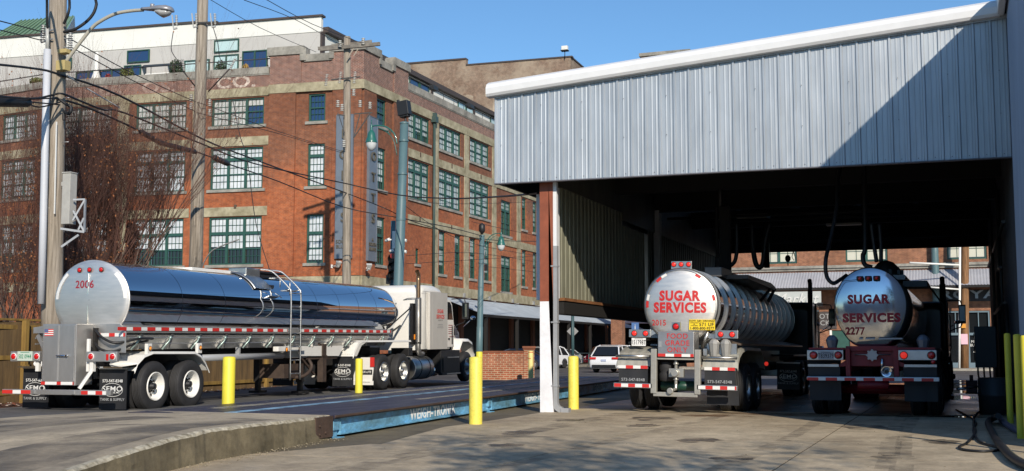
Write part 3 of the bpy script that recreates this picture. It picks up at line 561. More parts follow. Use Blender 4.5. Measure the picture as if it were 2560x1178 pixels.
def window(parent,M,u0,u1,z0,z1,cols=3,transom=0,blind=(1,),dark=0,rec=.13,sill=True,rows=2,mc=4,gm=None,bm=None,name='window'):
    """green multi-light window: panes (mesh) > frame, sill"""
    w=round(u1-u0,2);h=round(z1-z0,2); key=(w,h,cols,transom,tuple(blind),dark,sill,rows,mc,name,str(gm),str(bm))
    o=bpy.data.objects.new(name,None) if False else None
    if key not in WCACHE:
        b=MB(); fw=.11; mw=.16; lw=(w-2*fw-(cols-1)*mw)/cols
        lights=[(fw+i*(lw+mw),fw+i*(lw+mw)+lw) for i in range(cols)]
        zt=h*transom if transom else None
        for i,(a,c) in enumerate(lights):
            f=blind[i%len(blind)]; zc=.08+(h-.16)*(1-f)
            if f>0: b.k=0; b.face([(a,rec+.05,zc),(c,rec+.05,zc),(c,rec+.05,h-.05),(a,rec+.05,h-.05)])
            if f<1: b.k=1; b.face([(a,rec+.07,.05),(c,rec+.07,.05),(c,rec+.07,zc),(a,rec+.07,zc)])
        pane=b.build(name,[bm or m_blind,gm or m_glassd],None,merge=False); mp=pane.data; bpy.data.objects.remove(pane)
        b=MB(); y0,y1=rec-.05,rec+.06
        b.box(0,fw,y0,y1,0,h); b.box(w-fw,w,y0,y1,0,h); b.box(fw,w-fw,y0,y1,0,.09); b.box(fw,w-fw,y0,y1,h-.09,h)
        for i in range(cols-1): a=lights[i][1]; b.box(a,a+mw,y0-.02,y1,.09,h-.09)
        if zt: b.box(fw,w-fw,y0-.01,y1,zt-.09,zt+.09)
        secs=[(.09,(zt-.09) if zt else h-.09)]+([(zt+.09,h-.09)] if zt else [])
        for si,(s0,s1) in enumerate(secs):
            for (a,c) in lights:
                if si==0:
                    zm=(s0+s1)/2; b.box(a,c,y0+.02,y1,zm-.035,zm+.035)
                    hs=[s0+(s1-s0)*.25,s0+(s1-s0)*.75]
                else: hs=[(s0+s1)/2]
                for k in range(1,mc): x=a+(c-a)*k/mc; b.box(x-.014,x+.014,rec+.01,rec+.035,s0,s1)
                for z in hs: b.box(a,c,rec+.01,rec+.034,z-.014,z+.014)
        fr=b.build('frame',m_green,None,merge=False); mf=fr.data; bpy.data.objects.remove(fr)
        ms=None
        if sill:
            b=MB(); b.box(-.18,w+.18,-.09,.14,-.17,0); s_=b.build('sill',m_stoneg,None); ms=s_.data; bpy.data.objects.remove(s_)
        WCACHE[key]=(mp,mf,ms)
    mp,mf,ms=WCACHE[key]
    o=bpy.data.objects.new(name,mp); C.objects.link(o); o.parent=parent; o.matrix_basis=M@Matrix.Translation((u0,0,z0))
    f=bpy.data.objects.new('frame',mf); C.objects.link(f); f.parent=o
    if ms: s_=bpy.data.objects.new('sill',ms); C.objects.link(s_); s_.parent=o
    return o
Z2=(6.48,9.38);Z3=(11.06,13.62);Z4=(14.97,16.65)
# --- west (camera-left) face: local u negative going left from the corner
opsA=[];  # (u0,u1,z0,z1)
wins=[]
for z,tr in ((Z2,.62),(Z3,.72),(Z4,0)):
    wins.append((-3.45,-2.36,z[0],z[1],1,tr))
for k in range(3):
    a=-9.9-k*5.24
    for z,tr in ((Z2,.66),(Z3,.72),(Z4,0)): wins.append((a,a+3.52,z[0],z[1],3,tr))
b=MB(); facade(b,MW,-21.84,-5.98,5.7,17.3,[w_[:4] for w_ in wins if w_[1]<-5])
facade(b,MW,-5.98,0,5.7,16.8,[w_[:4] for w_ in wins if w_[1]>-5])
opsB=[]
for k in range(5):
    a=-3.9-k*5.24
    for z,tr in ((Z2,.66),(Z3,.72),(Z4,0)): opsB.append((a,a+3.3,z[0],z[1],3,tr))
facade(b,MW2,-30,0,0,17.3,[w_[:4] for w_ in opsB])
wE=[]
for z,tr in ((Z2,.62),(Z3,.72),(Z4,0)): wE.append((1.9,3.15,z[0],z[1],1,tr))
EB=[(6.35,9.65),(11.25,15.05),(16.72,20.5),(22.2,26.0)]
for a,c in EB[:3]:
    for z,tr in ((Z3,.72),(Z4,0)): wE.append((a,c,z[0],z[1],3,tr))
for a,c in [(11.3,12.37),(14.0,15.07),(16.78,17.85),(19.58,20.65)]: wE.append((a,c,Z2[0],Z2[1],1,.62))
wE.append((7.6,8.1,6.9,7.9,1,0))
wE+= [(23.05,25.17,10.2,12.9,2,.72),(23.05,25.17,5.85,8.6,2,.72)]
for k in range(6):
    e=27.74+k*5.5
    for z,tr in ((Z2,.62),(Z3,.72)): wE.append((e,e+1.0,z[0],z[1],1,tr)); wE.append((e+2.6,e+3.6,z[0],z[1],1,tr))
    for z in (Z4,): wE.append((e-.2,e+3.6,z[0],z[1],3,0))
facade(b,ME,0,6.1,5.7,16.8,[w_[:4] for w_ in wE if w_[1]<6.1]); facade(b,ME,6.1,60,5.7,17.3,[w_[:4] for w_ in wE if w_[0]>6.1])
b.M=MW; b.face([(-21.84,0,0),(0,0,0),(0,0,5.05),(-21.84,0,5.05)]); b.M=ME; b.face([(0,0,0),(60,0,0),(60,0,5.05),(0,0,5.05)])
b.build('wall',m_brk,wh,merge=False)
rb=random.Random(3)
for M,lst in ((MW,wins),(MW2,opsB),(ME,wE)):
    for (a,c,z0,z1,cols,tr) in lst:
        if z0<7: bl=(.62,.66,.64) if cols==3 else ((.95,) if M is MW else (.55,))
        elif z0<12: bl=(1,1,1) if M is MW else (.97,.93,.95)
        else:
            bl=(1,1,.27) if (M is MW and a>-10.5 and a<-9) else (1,1,1)
            if M is ME and cols==3: bl=(1,.62,.7) if a<7 else (1,1,1)
            if cols==1 and a>-6: bl=(0,)
        if cols==2: bl=(.3,.3)
        if M is ME and cols==1 and z0<12: bl=(rb.choice((.2,.5,.8)),)
        gm=m_glassb if (z0>14 and cols<=3 and (cols==1 or bl[-1]<.5)) else None
        window(wh,M,a,c,z0,z1,cols,tr,bl,gm=gm,bm=m_blind if M is not MW or z0<14 else m_blind2b if False else (mat('blind_grey',(.50,.50,.48),.3,coat=.3) if z0>14 else m_blind),mc=4 if cols<3 or True else 3)
# --- piers and spandrels (brick plinth pieces standing proud)
b=MB(); b.M=MW
b.box(-5.98,0.0,-.001,-.10,16.8,16.81)
for (u0,u1) in ((-5.98,-4.25),(-1.85,0.0)): b.box(u0,u1,-.14,.0,5.72,16.78)
b.M=ME
for (u0,u1) in ((0,1.6),(4.0,6.1)): b.box(u0,u1,-.14,.0,5.72,16.78)
b.build('corner_pier',m_brk,wh)
# --- stone bands
b=MB(); b.M=MW
for z0,z1 in ((9.42,9.98),(13.7,14.25)):
    for k in range(3): b.box(-10.75-k*5.24+.4,-6.02-k*5.24,-.06,0,z0,z1)
b.box(-21.84,-5.98,-.07,0,16.72,17.27); b.box(-21.84,0,-.12,0,5.05,5.68)
b.M=MW@Matrix.Translation((0,-.02,0)); b.box(-6.02,0.16,-.16,0,16.78,17.33)
b.M=MW2; b.box(-30,0,-.07,0,16.72,17.27); 
for z0,z1 in ((9.42,9.98),(13.7,14.25),(5.05,5.68)): b.box(-30,0,-.06,0,z0,z1)
b.M=ME@Matrix.Translation((0,-.02,0)); b.box(-.14,6.15,-.16,0,16.78,17.33); b.M=ME
b.box(6.15,60,-.07,0,16.72,17.27)
for z0,z1 in ((9.42,9.98),(13.7,14.25)): b.box(6.1,60,-.07,0,z0,z1)
b.box(0,60,-.12,0,5.05,5.7)
b.build('stone_band',m_stone,wh,bev=.01)
for e in (10.25,15.65,21.1,26.5,31.9,37.3,42.8,48.3):
    b=MB(); b.M=ME; b.box(e-.02,e+.82,-.05,0,5.7,16.71); b.build('stone_pilaster',m_stone,wh)
for e in (-11.15,-16.4,-21.6):
    b=MB(); b.M=MW; b.box(e,e+.8,-.05,0,5.7,16.71); b.build('stone_pilaster',m_stone,wh)
b=MB(); b.M=MW
for k in range(3):
    for z in (9.98,14.25): b.box(-8.2-k*5.24,-8.05-k*5.24,-.1,0,z-.1,z+.12)
b.M=ME
for e in (8,13.2,18.6):
    for z in (9.85,14.1): b.box(e,e+.14,-.1,0,z-.18,z+.12)
b.build('drain_spout',mat('spout',(.09,.06,.04),.8),wh)
# --- parapets
b=MB(); b.M=MW
b.box(-21.84,-6.0,0,.35,17.3,18.0); b.box(-5.98,-3.95,-.12,.35,17.33,19.1); b.box(-3.95,-1.9,-.02,.35,17.33,18.62); b.box(-1.9,.12,-.12,.35,17.33,19.1)
b.M=ME
b.box(6.1,60,0,.35,17.3,17.95); b.box(-.0,2.0,-.12,.35,17.33,19.1); b.box(2.0,4.05,-.02,.35,17.33,18.62); b.box(4.05,6.05,-.12,.35,17.33,19.1)
b.M=MW2; b.box(-30,0,0,.35,17.3,18.0)
b.build('parapet',m_brk2,wh)
b=MB(); b.M=MW
for i in range(12): b.box(-6.1-i*1.315+.01,-6.1-(i+1)*1.315,-.07,.42,18.06,18.5)
b.box(-21.84,-6,-.04,.3,17.99,18.06)
b.box(-6.15,-3.75,-.22,.45,19.1,19.62); b.box(-3.75,-1.95,-.12,.45,18.62,19.08); b.box(-4.0,-3.6,-.2,.45,18.7,19.5); b.box(-1.95,.24,-.22,.45,19.1,19.58); b.box(-2.1,-1.8,-.2,.4,18.7,19.3)
b.M=ME
for i in range(40): b.box(6.1+i*1.315+.01,6.1+(i+1)*1.315,-.07,.42,18.02,18.48)
b.box(6,60,-.04,.3,17.95,18.02)
b.box(-.24,2.1,-.22,.45,19.1,19.58); b.box(2.1,3.9,-.12,.45,18.62,19.06); b.box(1.9,2.2,-.2,.4,18.7,19.3); b.box(3.7,4.1,-.2,.4,18.7,19.5); b.box(3.9,6.2,-.22,.45,19.1,19.6)
b.M=MW2
for i in range(22): b.box(-.01-i*1.315,-(i+1)*1.315,-.07,.42,18.06,18.5)
b.build('coping',m_stoneg,wh,bev=.02)
# painted lettering on the parapet brick
m_fade=mat('faded_sign_paint',(.66,.55,.47),.9,alpha=(1.0,4))
m_fade2=mat('fainter_sign_paint',(.50,.37,.31),.9,alpha=(.75,1.0))
MWr=(math.pi/2,0,R(5.4))
def onW(u,z,out=.012): p=MW@Vector((u,-out,z)); return tuple(p)
text('CO.',1.0,m_fade,wh,onW(-8.3,17.64),MWr,bold=.05,sx=1.5)
text('&',1.0,m_fade2,wh,onW(-11.0,17.64),MWr,bold=.05,sx=1.4)
text('OS.',1.0,m_fade2,wh,onW(-13.6,17.64),MWr,bold=.05,sx=1.5)
text('BR',1.0,m_fade2,wh,onW(-17.0,17.64),MWr,bold=.05,sx=1.5)
# flat roof deck & inner blocks
b=MB(); b.M=MW; b.box(-60,-.4,.4,30,17.6,17.7); b.build('roof',m_walk,wh)
# --- rooftop storey
m_stw=mat('stucco_white',(.70,.70,.66),.8,var=.05,vs=.8); m_stg=mat('stucco_grey',(.47,.46,.44),.8,var=.06,vs=.8); m_brown=mat('brown_fascia',(.06,.045,.04),.6)
PH=Matrix.Translation((-4.1,2.2,0))@MW
PE=Matrix.Translation((-4.1,2.2,0))@ME
b=MB(); b.M=PH; b.box(-8.4,0,0,.3,21.2,22.15); b.box(-45,-8.4,0,.3,21.0,22.35); b.box(-45,-.4,.31,12,17.7,21.2); b.M=PE; b.box(0.4,60,0,.3,17.7,21.2); b.build('upper_wall',m_stw,wh)
b=MB(); b.M=PH; b.box(-45,-.02,.04,.28,17.7,21.0); b.box(-8.4,-.02,.04,.28,21.0,21.2); b.build('rooftop_wall',m_stg,wh)
b=MB(); b.M=PH; b.box(-8.4,.12,-.12,.4,22.15,22.27); b.box(-45,-8.4,-.12,.4,22.35,22.47); b.M=PE; b.box(.3,60,-.35,3,21.2,21.55); 
for e in (.0,8.3,16.6,25,33): b.box(e,e+.35,-.1,0.05,17.7,21.2)
b.build('roof_edge',m_brown,wh)
# rooftop windows
def pwin(M,u0,u1,z0,z1,g,cols=1,rail=False):
    b=MB(); b.M=M; b.face([(u0,-.02,z0),(u1,-.02,z0),(u1,-.02,z1),(u0,-.02,z1)]); o=b.build('window',g,wh,merge=False)
    b=MB(); b.M=M
    for a,c,d,e in ((u0-.07,u1+.07,z0-.07,z0),(u0-.07,u1+.07,z1,z1+.07),(u0-.07,u0,z0,z1),(u1,u1+.07,z0,z1)): b.box(a,c,-.09,0.02,d,e)
    for i in range(1,cols): x=u0+(u1-u0)*i/cols; b.box(x-.05,x+.05,-.08,.02,z0,z1)
    f=b.build('frame',m_green,o)
m_pale=mat('pale_glass',(.45,.60,.60),.1,coat=.4)
pwin(PH,-13.6,-12.1,20.1,20.78,m_glassb); pwin(PH,-7.3,-5.7,20.38,21.05,m_pale)
pwin(PH,-18.9,-17.9,20.0,20.6,m_glassb)
pwin(PH,-17.4,-13.9,17.8,19.6,m_glassb,4); pwin(PH,-13.8,-12.7,17.8,19.8,m_glassb,2); pwin(PH,-9.4,-7.75,17.8,19.85,m_pale,1); pwin(PH,-7.3,-5.7,17.8,20.05,m_pale,2); pwin(PH,-5.3,-3.7,17.8,20.2,m_glassb,2)
for e in (12.9,14.7,21.9,23.6,28.9): pwin(PE,e,e+1.5,20.05,21.0 if e<20 else 21.05,m_glassb if e<20 else m_pale)
# railings
b=MB(); b.M=MW
b.cyl((-6.1,.2,19.05),(-21.84,.2,19.05),.035,n=6)
u=-6.3
while u>-21.8: b.cyl((u,.2,18.5),(u,.2,19.05),.02,n=6); u-=1.6
b.M=MW2; b.cyl((0,.2,19.05),(-28,.2,19.05),.035,n=6)
b.M=ME; b.cyl((6.1,.2,19.0),(60,.2,19.0),.04,n=6)
u=7
while u<60: b.cyl((u,.2,18.48),(u,.2,19.0),.02,n=6); u+=1.8
for e in (10.7,17.2): b.prism([(e-.4,18.9),(e+.4,18.9),(e+.3,19.15),(e-.45,19.2)],'y',.0,.35)
b.build('railing',mat('railing',(.02,.022,.026),.5),wh)
# downspout on the right face
b=MB(); b.M=ME; b.cyl((10.08,-.16,5.2),(10.08,-.16,16.6),.09,n=10); b.box(9.85,10.3,-.36,-.02,16.55,16.95); b.box(9.95,10.2,-.3,-.02,16.95,17.2); b.build('downspout',mat('downspout_green',(.04,.07,.065),.5),wh)
# vertical signs
m_sign=mat('sign_steel',(.19,.22,.26),.45,.4,var=.12,vs=1.5); m_slet=mat('sign_letter',(.10,.085,.06),.5)
def vsign(M,u0,u1,z0,z1,word,rz,out,label,small=True):
    p=M@Vector(((u0+u1)/2,-out,z0)); root=thing('vertical_sign',label,'sign',tuple(Vector((-32.7,62.5,0))+p),rz,'vertical metal signs at the warehouse corner')
    w=u1-u0;h=z1-z0
    b=MB(); b.box(-w/2,w/2,-.12,.10,0,h); b.box(-w/2-.05,-w/2,-.15,.1,-.03,h+.03); b.box(w/2,w/2+.05,-.15,.1,-.03,h+.03); b.box(-w/2,w/2,-.15,.1,-.03,0); b.box(-w/2,w/2,-.15,.1,h,h+.03); b.build('panel',m_sign,root)
    n=len(word)
    for i,c in enumerate(word): 
        if c!=' ': text(c,.78,m_slet,root,(0,-.17,h-1.15-i*1.24),(math.pi/2,0,0),bold=.02,ext=.03)
    text('A\nSOUTH\nBLUFFS',.30,m_slet,root,(0,-.15,.95),(math.pi/2,0,0),bold=.004,ext=.015,sx=.9)
vsign(MW,-1.46,-.49,6.72,15.2,'ELIOTS'[0:0]+'LOFTS',R(5.4),.16,'pale blue grey vertical metal sign half hidden by the bleached wooden pole')
vsign(ME,.45,1.45,6.62,15.2,' LOFTS'[0:0]+' OTTS',R(90),.16,'darker grey vertical metal sign right of the bleached wooden pole')
# floodlights
def flood(p,rz,label):
    root=thing('floodlight',label,'light',p,rz,'white floodlights on the warehouse'); b=MB(); b.cyl((0,0,0),(0,-.7,0),.035,n=6); b.box(-.08,.08,-.02,.06,-.1,.1); b.build('arm',m_white,root); b=MB(); b.loft([[(-.16,-.85,.18),(.16,-.85,.18),(.16,-.75,.28),(-.16,-.75,.28)],[(-.1,-.62,-.1),(.1,-.62,-.1),(.1,-.55,0),(-.1,-.55,0)]],True,False); b.build('lamp_head',m_porc,root)
c0=Vector((-32.7,62.5,0))
flood(tuple(c0+MW@Vector((-1.7,-.14,6.25))),R(5.4)+.9,'small white floodlight below the left vertical sign'); flood(tuple(c0+ME@Vector((.5,-.15,6.1))),R(90)-.9,'small white floodlight below the right vertical sign')
# awning along the street
aw=thing('street_awning','long sloping grey corrugated metal awning along the street side of the brick warehouse','awning',(-32.7,76,0))
b=MB(); e=0;N=150
pr=[]
for i in range(N+1):
    y=.8+i*(28.5/N); pr.append((y,.02*math.sin(i*math.pi)))
def awn(b,y0,y1,xw,zw,xe,ze,p=.19,amp=.025):
    n=int((y1-y0)/p*4); R0=[];R1=[]
    for i in range(n+1): 
        y=y0+(y1-y0)*i/n; d=amp*math.sin(i*math.pi/2); R0.append((xw,y,zw+d)); R1.append((xe,y,ze+d))
    for i in range(n): b.face([R0[i],R0[i+1],R1[i+1],R1[i]],True)
awn(b,-2.6,31,0.14,4.92,3.4,3.72)
awn(b,31.5,38,0.14,4.5,3.9,3.45)
m_awn=mat('awning_zinc',(.36,.41,.46),.5,.2,var=.18,vs=.35,var2=.1,v2s=2); b.build('sheet',m_awn,aw,merge=False)
b=MB(); b.box(3.35,3.42,-2.6,31,3.55,3.72); 
for y in range(-2,31,6): b.box(3.2,3.4,y,y+.2,0,3.6)
for y in range(-2,31,3): b.obox((.1,y+.1,4.8),(3.35,y+.1,3.62),.08,.12)
b.build('frame',m_dark,aw)
b=MB()
for y in (1.7,6.6,11.5,16.4): b.box(.12,.26,y,y+.16,5.05,5.35); b.cyl((.3,y+.1,5.0),(.75,y-.1,4.95),.03,n=6)
b.build('bracket_lamp',m_galv,aw)
# near-black sheet, ground floor shade behind the awning put into its colour
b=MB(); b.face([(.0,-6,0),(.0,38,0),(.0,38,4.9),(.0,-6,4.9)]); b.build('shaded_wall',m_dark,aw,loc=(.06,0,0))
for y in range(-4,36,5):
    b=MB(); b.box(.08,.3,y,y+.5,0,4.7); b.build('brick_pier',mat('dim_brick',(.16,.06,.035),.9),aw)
# railing by the awning
rl=thing('street_railing','dark pipe railing running under the sloping awning','railing',(-28.9,72,0)); b=MB(); b.cyl((0,-6,1.12),(0,32,1.12),.04,n=6); b.cyl((0,-6,.6),(0,32,.6),.03,n=6)
for y in range(-6,33,3): b.cyl((0,y,.1),(0,y,1.12),.035,n=6)
b.build('rail',m_teal,rl)
# ---------------------------------------------------------------- taller brick building far behind
tb=thing('tall_brick_building','taller pale weathered brick building rising behind the warehouse with ghost lettering','building',(-33.82, 106.92, 1.3)[:2]+(0,))
MT=Matrix.Rotation(R(2.0),4,'Z')
zt=(-33.69, 106.97, 29.14)[2]
b=MB(); b.M=MT; b.face([(-40,0,0),(0,0,0),(0,0,zt),(-40,0,zt)]); b.M=MT@ME; b.face([(0,0,0),(40,0,0),(40,0,zt),(0,0,zt)]); b.M=MT; b.box(-40,-10.6,.0,.5,zt,zt+.62); b.build('wall',m_brk3,tb,merge=False)
b=MB(); b.M=MT; b.box(-40,-10.6,-.1,.6,zt+.6,zt+.75)
u=-10.6
while u<0: b.box(u,u+.42,-.08,.5,zt-.02,zt+.12); u+=.45
b.M=MT@ME
u=0
while u<40: b.box(u,u+.42,-.08,.5,zt-.02,zt+.12); u+=.45
b.build('roof_tiles',m_brown,tb)
m_gh=mat('ghost_paint',(.47,.38,.29),.9,alpha=(1.0,.5))
for s_,u,z in (('R',-15.1,zt-5.4),('S',-10.6,zt-4.3),('T',-7.6,zt-4.0),('O',-4.6,zt-3.6),('R',-2.4,zt-3.4)): text(s_,3.4 if s_ in 'RS' and u<-10 else 2.8,m_gh,tb,tuple(MT@Vector((u,-.02,z))),(math.pi/2,0,R(2)),bold=.1,sx=1.2)
b=MB(); b.M=MT; b.box(-1.6,-.9,-.05,.02,zt-3.5,zt-1.9); b.build('window',m_green,tb)
rc=thing('rooftop_camera','small white equipment box on a thin mast above the pale brick building','rooftop equipment',tuple(Vector((-34.33, 106.73, 29.26)))); b=MB(); b.cyl((0,0,-.3),(0,0,.6),.04,n=6); b.box(-.35,.35,-.25,.25,.45,.55); b.build('mast',m_black,rc); b=MB(); b.box(-.3,.3,-.2,.2,.55,.95); b.build('housing',m_white,rc,bev=.04)
fb=thing('distant_roof','dark brick roof top with a pale coping just above the bay eave','building',tuple((-28.99, 122.58, 1.3)[:2])+(0,)); zz=(-28.64, 122.71, 32.93)[2]
b=MB(); b.box(-1.9,3.2,0,8,0,zz-.35); b.build('wall',m_brk3,fb,merge=False); b=MB(); b.box(-2.1,3.4,-.15,8,zz-.35,zz); b.build('coping',m_stoneg,fb)
# building with green roof behind at far left
gb=thing('green_roof_building','building with a sloping green standing seam roof behind the white rooftop storey','building',tuple((-78.88, 88.03, 1.3)[:2])+(0,))
G0=Vector((-78.88, 88.03, 1.3)); G0.z=0
def rel(p): return tuple(Vector(p)-G0)
b=MB(); q=[(-80.67, 80.96, 28.27),(-73.41, 83.66, 29.21),(-78.85, 91.24, 33.43),(-83.78, 89.4, 32.96)]
b.face([rel(p) for p in q]); b.build('roof',mat('green_roof',(.20,.31,.20),.5,.2,var=.15,vs=.4),gb,merge=False)
b=MB()
for i in range(14):
    t=(i+.5)/14; p=Vector(rel(q[0])).lerp(Vector(rel(q[1])),t); r=Vector(rel(q[3])).lerp(Vector(rel(q[2])),t); b.obox(p+Vector((0,0,.05)),r+Vector((0,0,.05)),.08,.1)
b.build('roof_seam',mat('green_seam',(.15,.25,.16),.5),gb)
b=MB(); b.face([rel((-73.41, 83.66, 29.17)),rel((-72.81, 83.88, 29.13)),rel((-78.78, 91.26, 32.25)),rel((-78.85, 91.24, 33.39))]); z0=(-73.41, 83.66, 29.13)[2]
p=rel((-73.4, 83.66, 28.99)); b.box(p[0]-18,p[0]+.4,p[1]+.2,p[1]+8,0,z0-.4); b.build('wall',m_stg,gb,merge=False)
# ---------------------------------------------------------------- corner building across the street
m_brkd=brick('depot_brick',(.31,.12,.06),(.21,.07,.04),(.31,.21,.14),ms=.012,samt=.7,ns=.3)
dp=thing('street_building','two storey brick street building with corrugated awning, seen through the far bay opening','building',(-26,89.5,0))
def dx(x): return x+26
wd=[(-13.6,-11.0,7.7,10.6),(-7.55,-4.65,7.7,10.6),(-.65,1.95,7.7,10.6),(-19.6,-17,7.7,10.6),(6,8.6,7.7,10.6)]
dr=[(-1.0,2.0,.15,4.1),(-8.75,-7.4,1.0,2.8),(-20.5,-17.5,.6,3.8),(5,8,.15,4.1)]
b=MB(); facade(b,Matrix.Identity(4),5,40,0,13.5,[(dx(a),dx(c),d,e) for a,c,d,e in wd+dr],.3); b.M=Matrix.Identity(4)
b.face([(5,0,0),(5,0,13.5),(5,14,13.5),(5,14,0)]); b.face([(5,0,13.5),(40,0,13.5),(40,14,13.5),(5,14,13.5)]); b.build('wall',m_brkd,dp,merge=False)
b=MB(); b.box(5,40,-.28,0,7.28,7.48); b.box(5,40,-.15,0,7.12,7.28); b.build('cornice',m_stoneg,dp,bev=.02)
b=MB(); b.box(0,40,-.05,0,.0,1.35); b.build('stone_base',m_walk,dp) if False else None
for a,c,d,e in wd: window(dp,Matrix.Translation((dx(a),0,0)),0,c-a,d,e,2,0,(.97,.97) if a<-8 or a>-2 else (.97,.97),rows=1,mc=2,bm=m_blind2,sill=False)
m_corr=mat('corrugated_zinc',(.42,.43,.47),.5,.2,var=.15,vs=.7)
b=MB(); 
n=int(35/.2*2)
R0=[(5+i*.1,-.05,7.0+.03*(i%2)) for i in range(n)];R1=[(5+i*.1,-2.2,5.78+.03*(i%2)) for i in range(n)]
for i in range(n-1): b.face([R0[i],R0[i+1],R1[i+1],R1[i]])
b.build('awning_sheet',m_corr,dp,merge=False)
b=MB(); b.box(5,40,-2.22,-2.12,5.62,5.78); b.build('awning_edge',m_dark,dp)
b=MB(); b.box(dx(-16.5),dx(-9.1),-2.35,-2.24,4.72,5.52); b.k=1; b.box(dx(-14.2),dx(-9.0),-2.36,-2.235,4.45,4.72); b.build('sign_board',[mat('sign_pale',(.45,.47,.45),.5),m_black],dp)
m_sg=mat('sign_white',(.62,.62,.60),.5)
text('Market',1.05,m_sg,dp,(dx(-10.9),-2.42,4.98),bold=.012,shear=.35,sx=.95,ext=.02)
text('FOOD',.75,m_black,dp,(dx(-14.4),-2.40,5.1),bold=.02,sx=1.2,ext=.02)
b=MB(); b.box(dx(-10.9),dx(-8.3),-.06,-.01,2.9,4.15); b.build('dark_panel',mat('dark_brick_panel',(.06,.05,.05),.8),dp)
text('DEPOT\nBLOCK',.50,mat('sign_dim',(.33,.33,.33),.5),dp,(dx(-9.6),-.09,3.55),bold=.006)
b=MB(); b.box(dx(-1.6),dx(6),-.12,-.0,4.75,5.55); b.build('name_band',mat('band_dark',(.03,.03,.035),.7),dp)
text('ROYAL',.80,mat('pewter_letter',(.33,.34,.36),.4,.5),dp,(dx(1.0),-.2,5.2),bold=.03,sx=1.7,ext=.05)
# door
m_dblue=mat('door_blue_grey',(.13,.19,.23),.5)
def shopdoor(x0,x1,z0,z1):
    b=MB(); w=(x1-x0)
    b.face([(x0,.2,z0),(x1,.2,z0),(x1,.2,z1),(x0,.2,z1)]); o=b.build('shop_door',m_glassd,dp,merge=False)
    b=MB()
    for a,c in ((x0,x0+.12),(x1-.12,x1),(x0+w/2-.14,x0+w/2+.14)): b.box(a,c,.05,.22,z0,z1)
    b.box(x0,x1,.06,.21,z1-.12,z1); b.box(x0,x1,.06,.21,z0+2.25,z0+2.42); b.box(x0,x1,.07,.21,z0,z0+.35)
    for t in (.25,.75): b.box(x0+w*t-.03,x0+w*t+.03,.08,.2,z0+2.42,z1-.1)
    b.box(x0+.12,x0+.24,.08,.2,z0,z0+2.25); b.box(x0+w/2-.24,x0+w/2-.14,.08,.2,z0,z0+2.25)
    b.build('frame',m_dblue,o); return o
d1=shopdoor(dx(-1.0),dx(2.0),.15,4.1); shopdoor(dx(5),dx(8),.15,4.1)
text('NEW\nMEMPHIS\nBUILDING',.26,m_sg,dp,(dx(1.2),.16,1.95),bold=.003,ext=.004,align='CENTER',sx=.9); b=MB(); b.box(dx(.85),dx(1.6),.15,.17,1.2,1.28); b.build('door_sticker',m_sg,dp)
for i in range(4):
    pass
b=MB(); b.box(dx(-8.75),dx(-7.4),.1,.2,1.0,2.8); b.k=1; b.box(dx(-8.8),dx(-8.65),-.02,.15,.9,2.8); b.build('green_shutter',[m_green,m_white],dp)
b=MB(); b.box(dx(-20.5),dx(-17.5),.2,.25,.6,3.8); b.build('shop_window',m_glassd,dp)
# neighbours that close the view further left and the dark depth between the buildings
n2=thing('side_street_building','brick building closing the side street behind the parked cars','building',(-36,118,0))
b=MB(); b.face([(0,0,0),(22,0,0),(22,0,9),(0,0,9)]); b.build('wall',m_brkd,n2,merge=False)
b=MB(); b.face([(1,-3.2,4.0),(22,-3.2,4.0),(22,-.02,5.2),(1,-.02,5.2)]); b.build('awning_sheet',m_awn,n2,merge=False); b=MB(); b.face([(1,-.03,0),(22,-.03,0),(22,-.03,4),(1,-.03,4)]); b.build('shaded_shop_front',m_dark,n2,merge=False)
pq=thing('brick_pier','free standing brown brick pier under the end of the long awning','pier',tuple((-22.46, 81.27, 1.3)[:2])+(0,)); b=MB(); b.box(-.3,.5,-.3,.5,0,3.6); b.build('shaft',m_brkd,pq)
# ---------------------------------------------------------------- poles
def mast(name,x,y,z0,z1,r0,r1,m,lean=(0,0),n=20):
    pass
def pole(loc,top,r0,r1,m,label,catn='utility pole',name='utility_pole',grp='wooden utility poles'):
    root=thing(name,label,catn,loc,0,grp); b=MB(); v=Vector(top)-Vector(loc); pts=[tuple(v*t) for t in (0,.25,.5,.75,1)]; b.tube(pts,[r0+(r1-r0)*t for t in (0,.25,.5,.75,1)],16); b.build('shaft',m,root); return root
def pin(b,p,s=1,d=(0,0,1)):
    # porcelain bell insulator
    p=Vector(p)
    for i in range(4): b.lathe([(i*.05*s,.02*s),(i*.05*s+.01*s,.06*s),(i*.05*s+.035*s,.03*s)],tuple(p),'z',8)
# pole 1
p1b=Vector((-20.12, 22.92, 0.62)); p1b.z=0; p1t=Vector((-20.3, 22.86, 10.7))
up=pole(tuple(p1b),tuple(p1t),.255,.20,m_wood,'thick wooden utility pole at far left with white conduit and black cables')
rel1=lambda p: tuple(Vector(p)-p1b)
b=MB(); b.tube([rel1((-20.12, 22.5, 2.4)),rel1((-20.14, 22.49, 4.38)),rel1((-20.16, 22.48, 6.0)),rel1((-20.19, 22.47, 8.47))],.085,14); b.build('conduit',mat('conduit_white',(.50,.52,.56),.45),up)
b=MB(); b.tube([rel1((-20.19, 22.47, 8.47)),rel1((-20.21, 22.46, 9.0))],.045,8); b.build('conduit_head',m_porc,up)
b=MB()
for q in ((-20.27, 22.66, 7.87),(-19.85, 22.81, 7.34),(-20.25, 22.66, 6.8),(-19.83, 22.82, 6.27),(-20.23, 22.67, 5.74),(-19.82, 22.82, 5.21),(-20.2, 22.68, 4.68)): 
    q=Vector(rel1(q)); b.cyl(tuple(q-Vector((.12,0,0))),tuple(q+Vector((.06,.0,0))),.012,n=5)
b.build('step_bolts',m_galv,up,) 
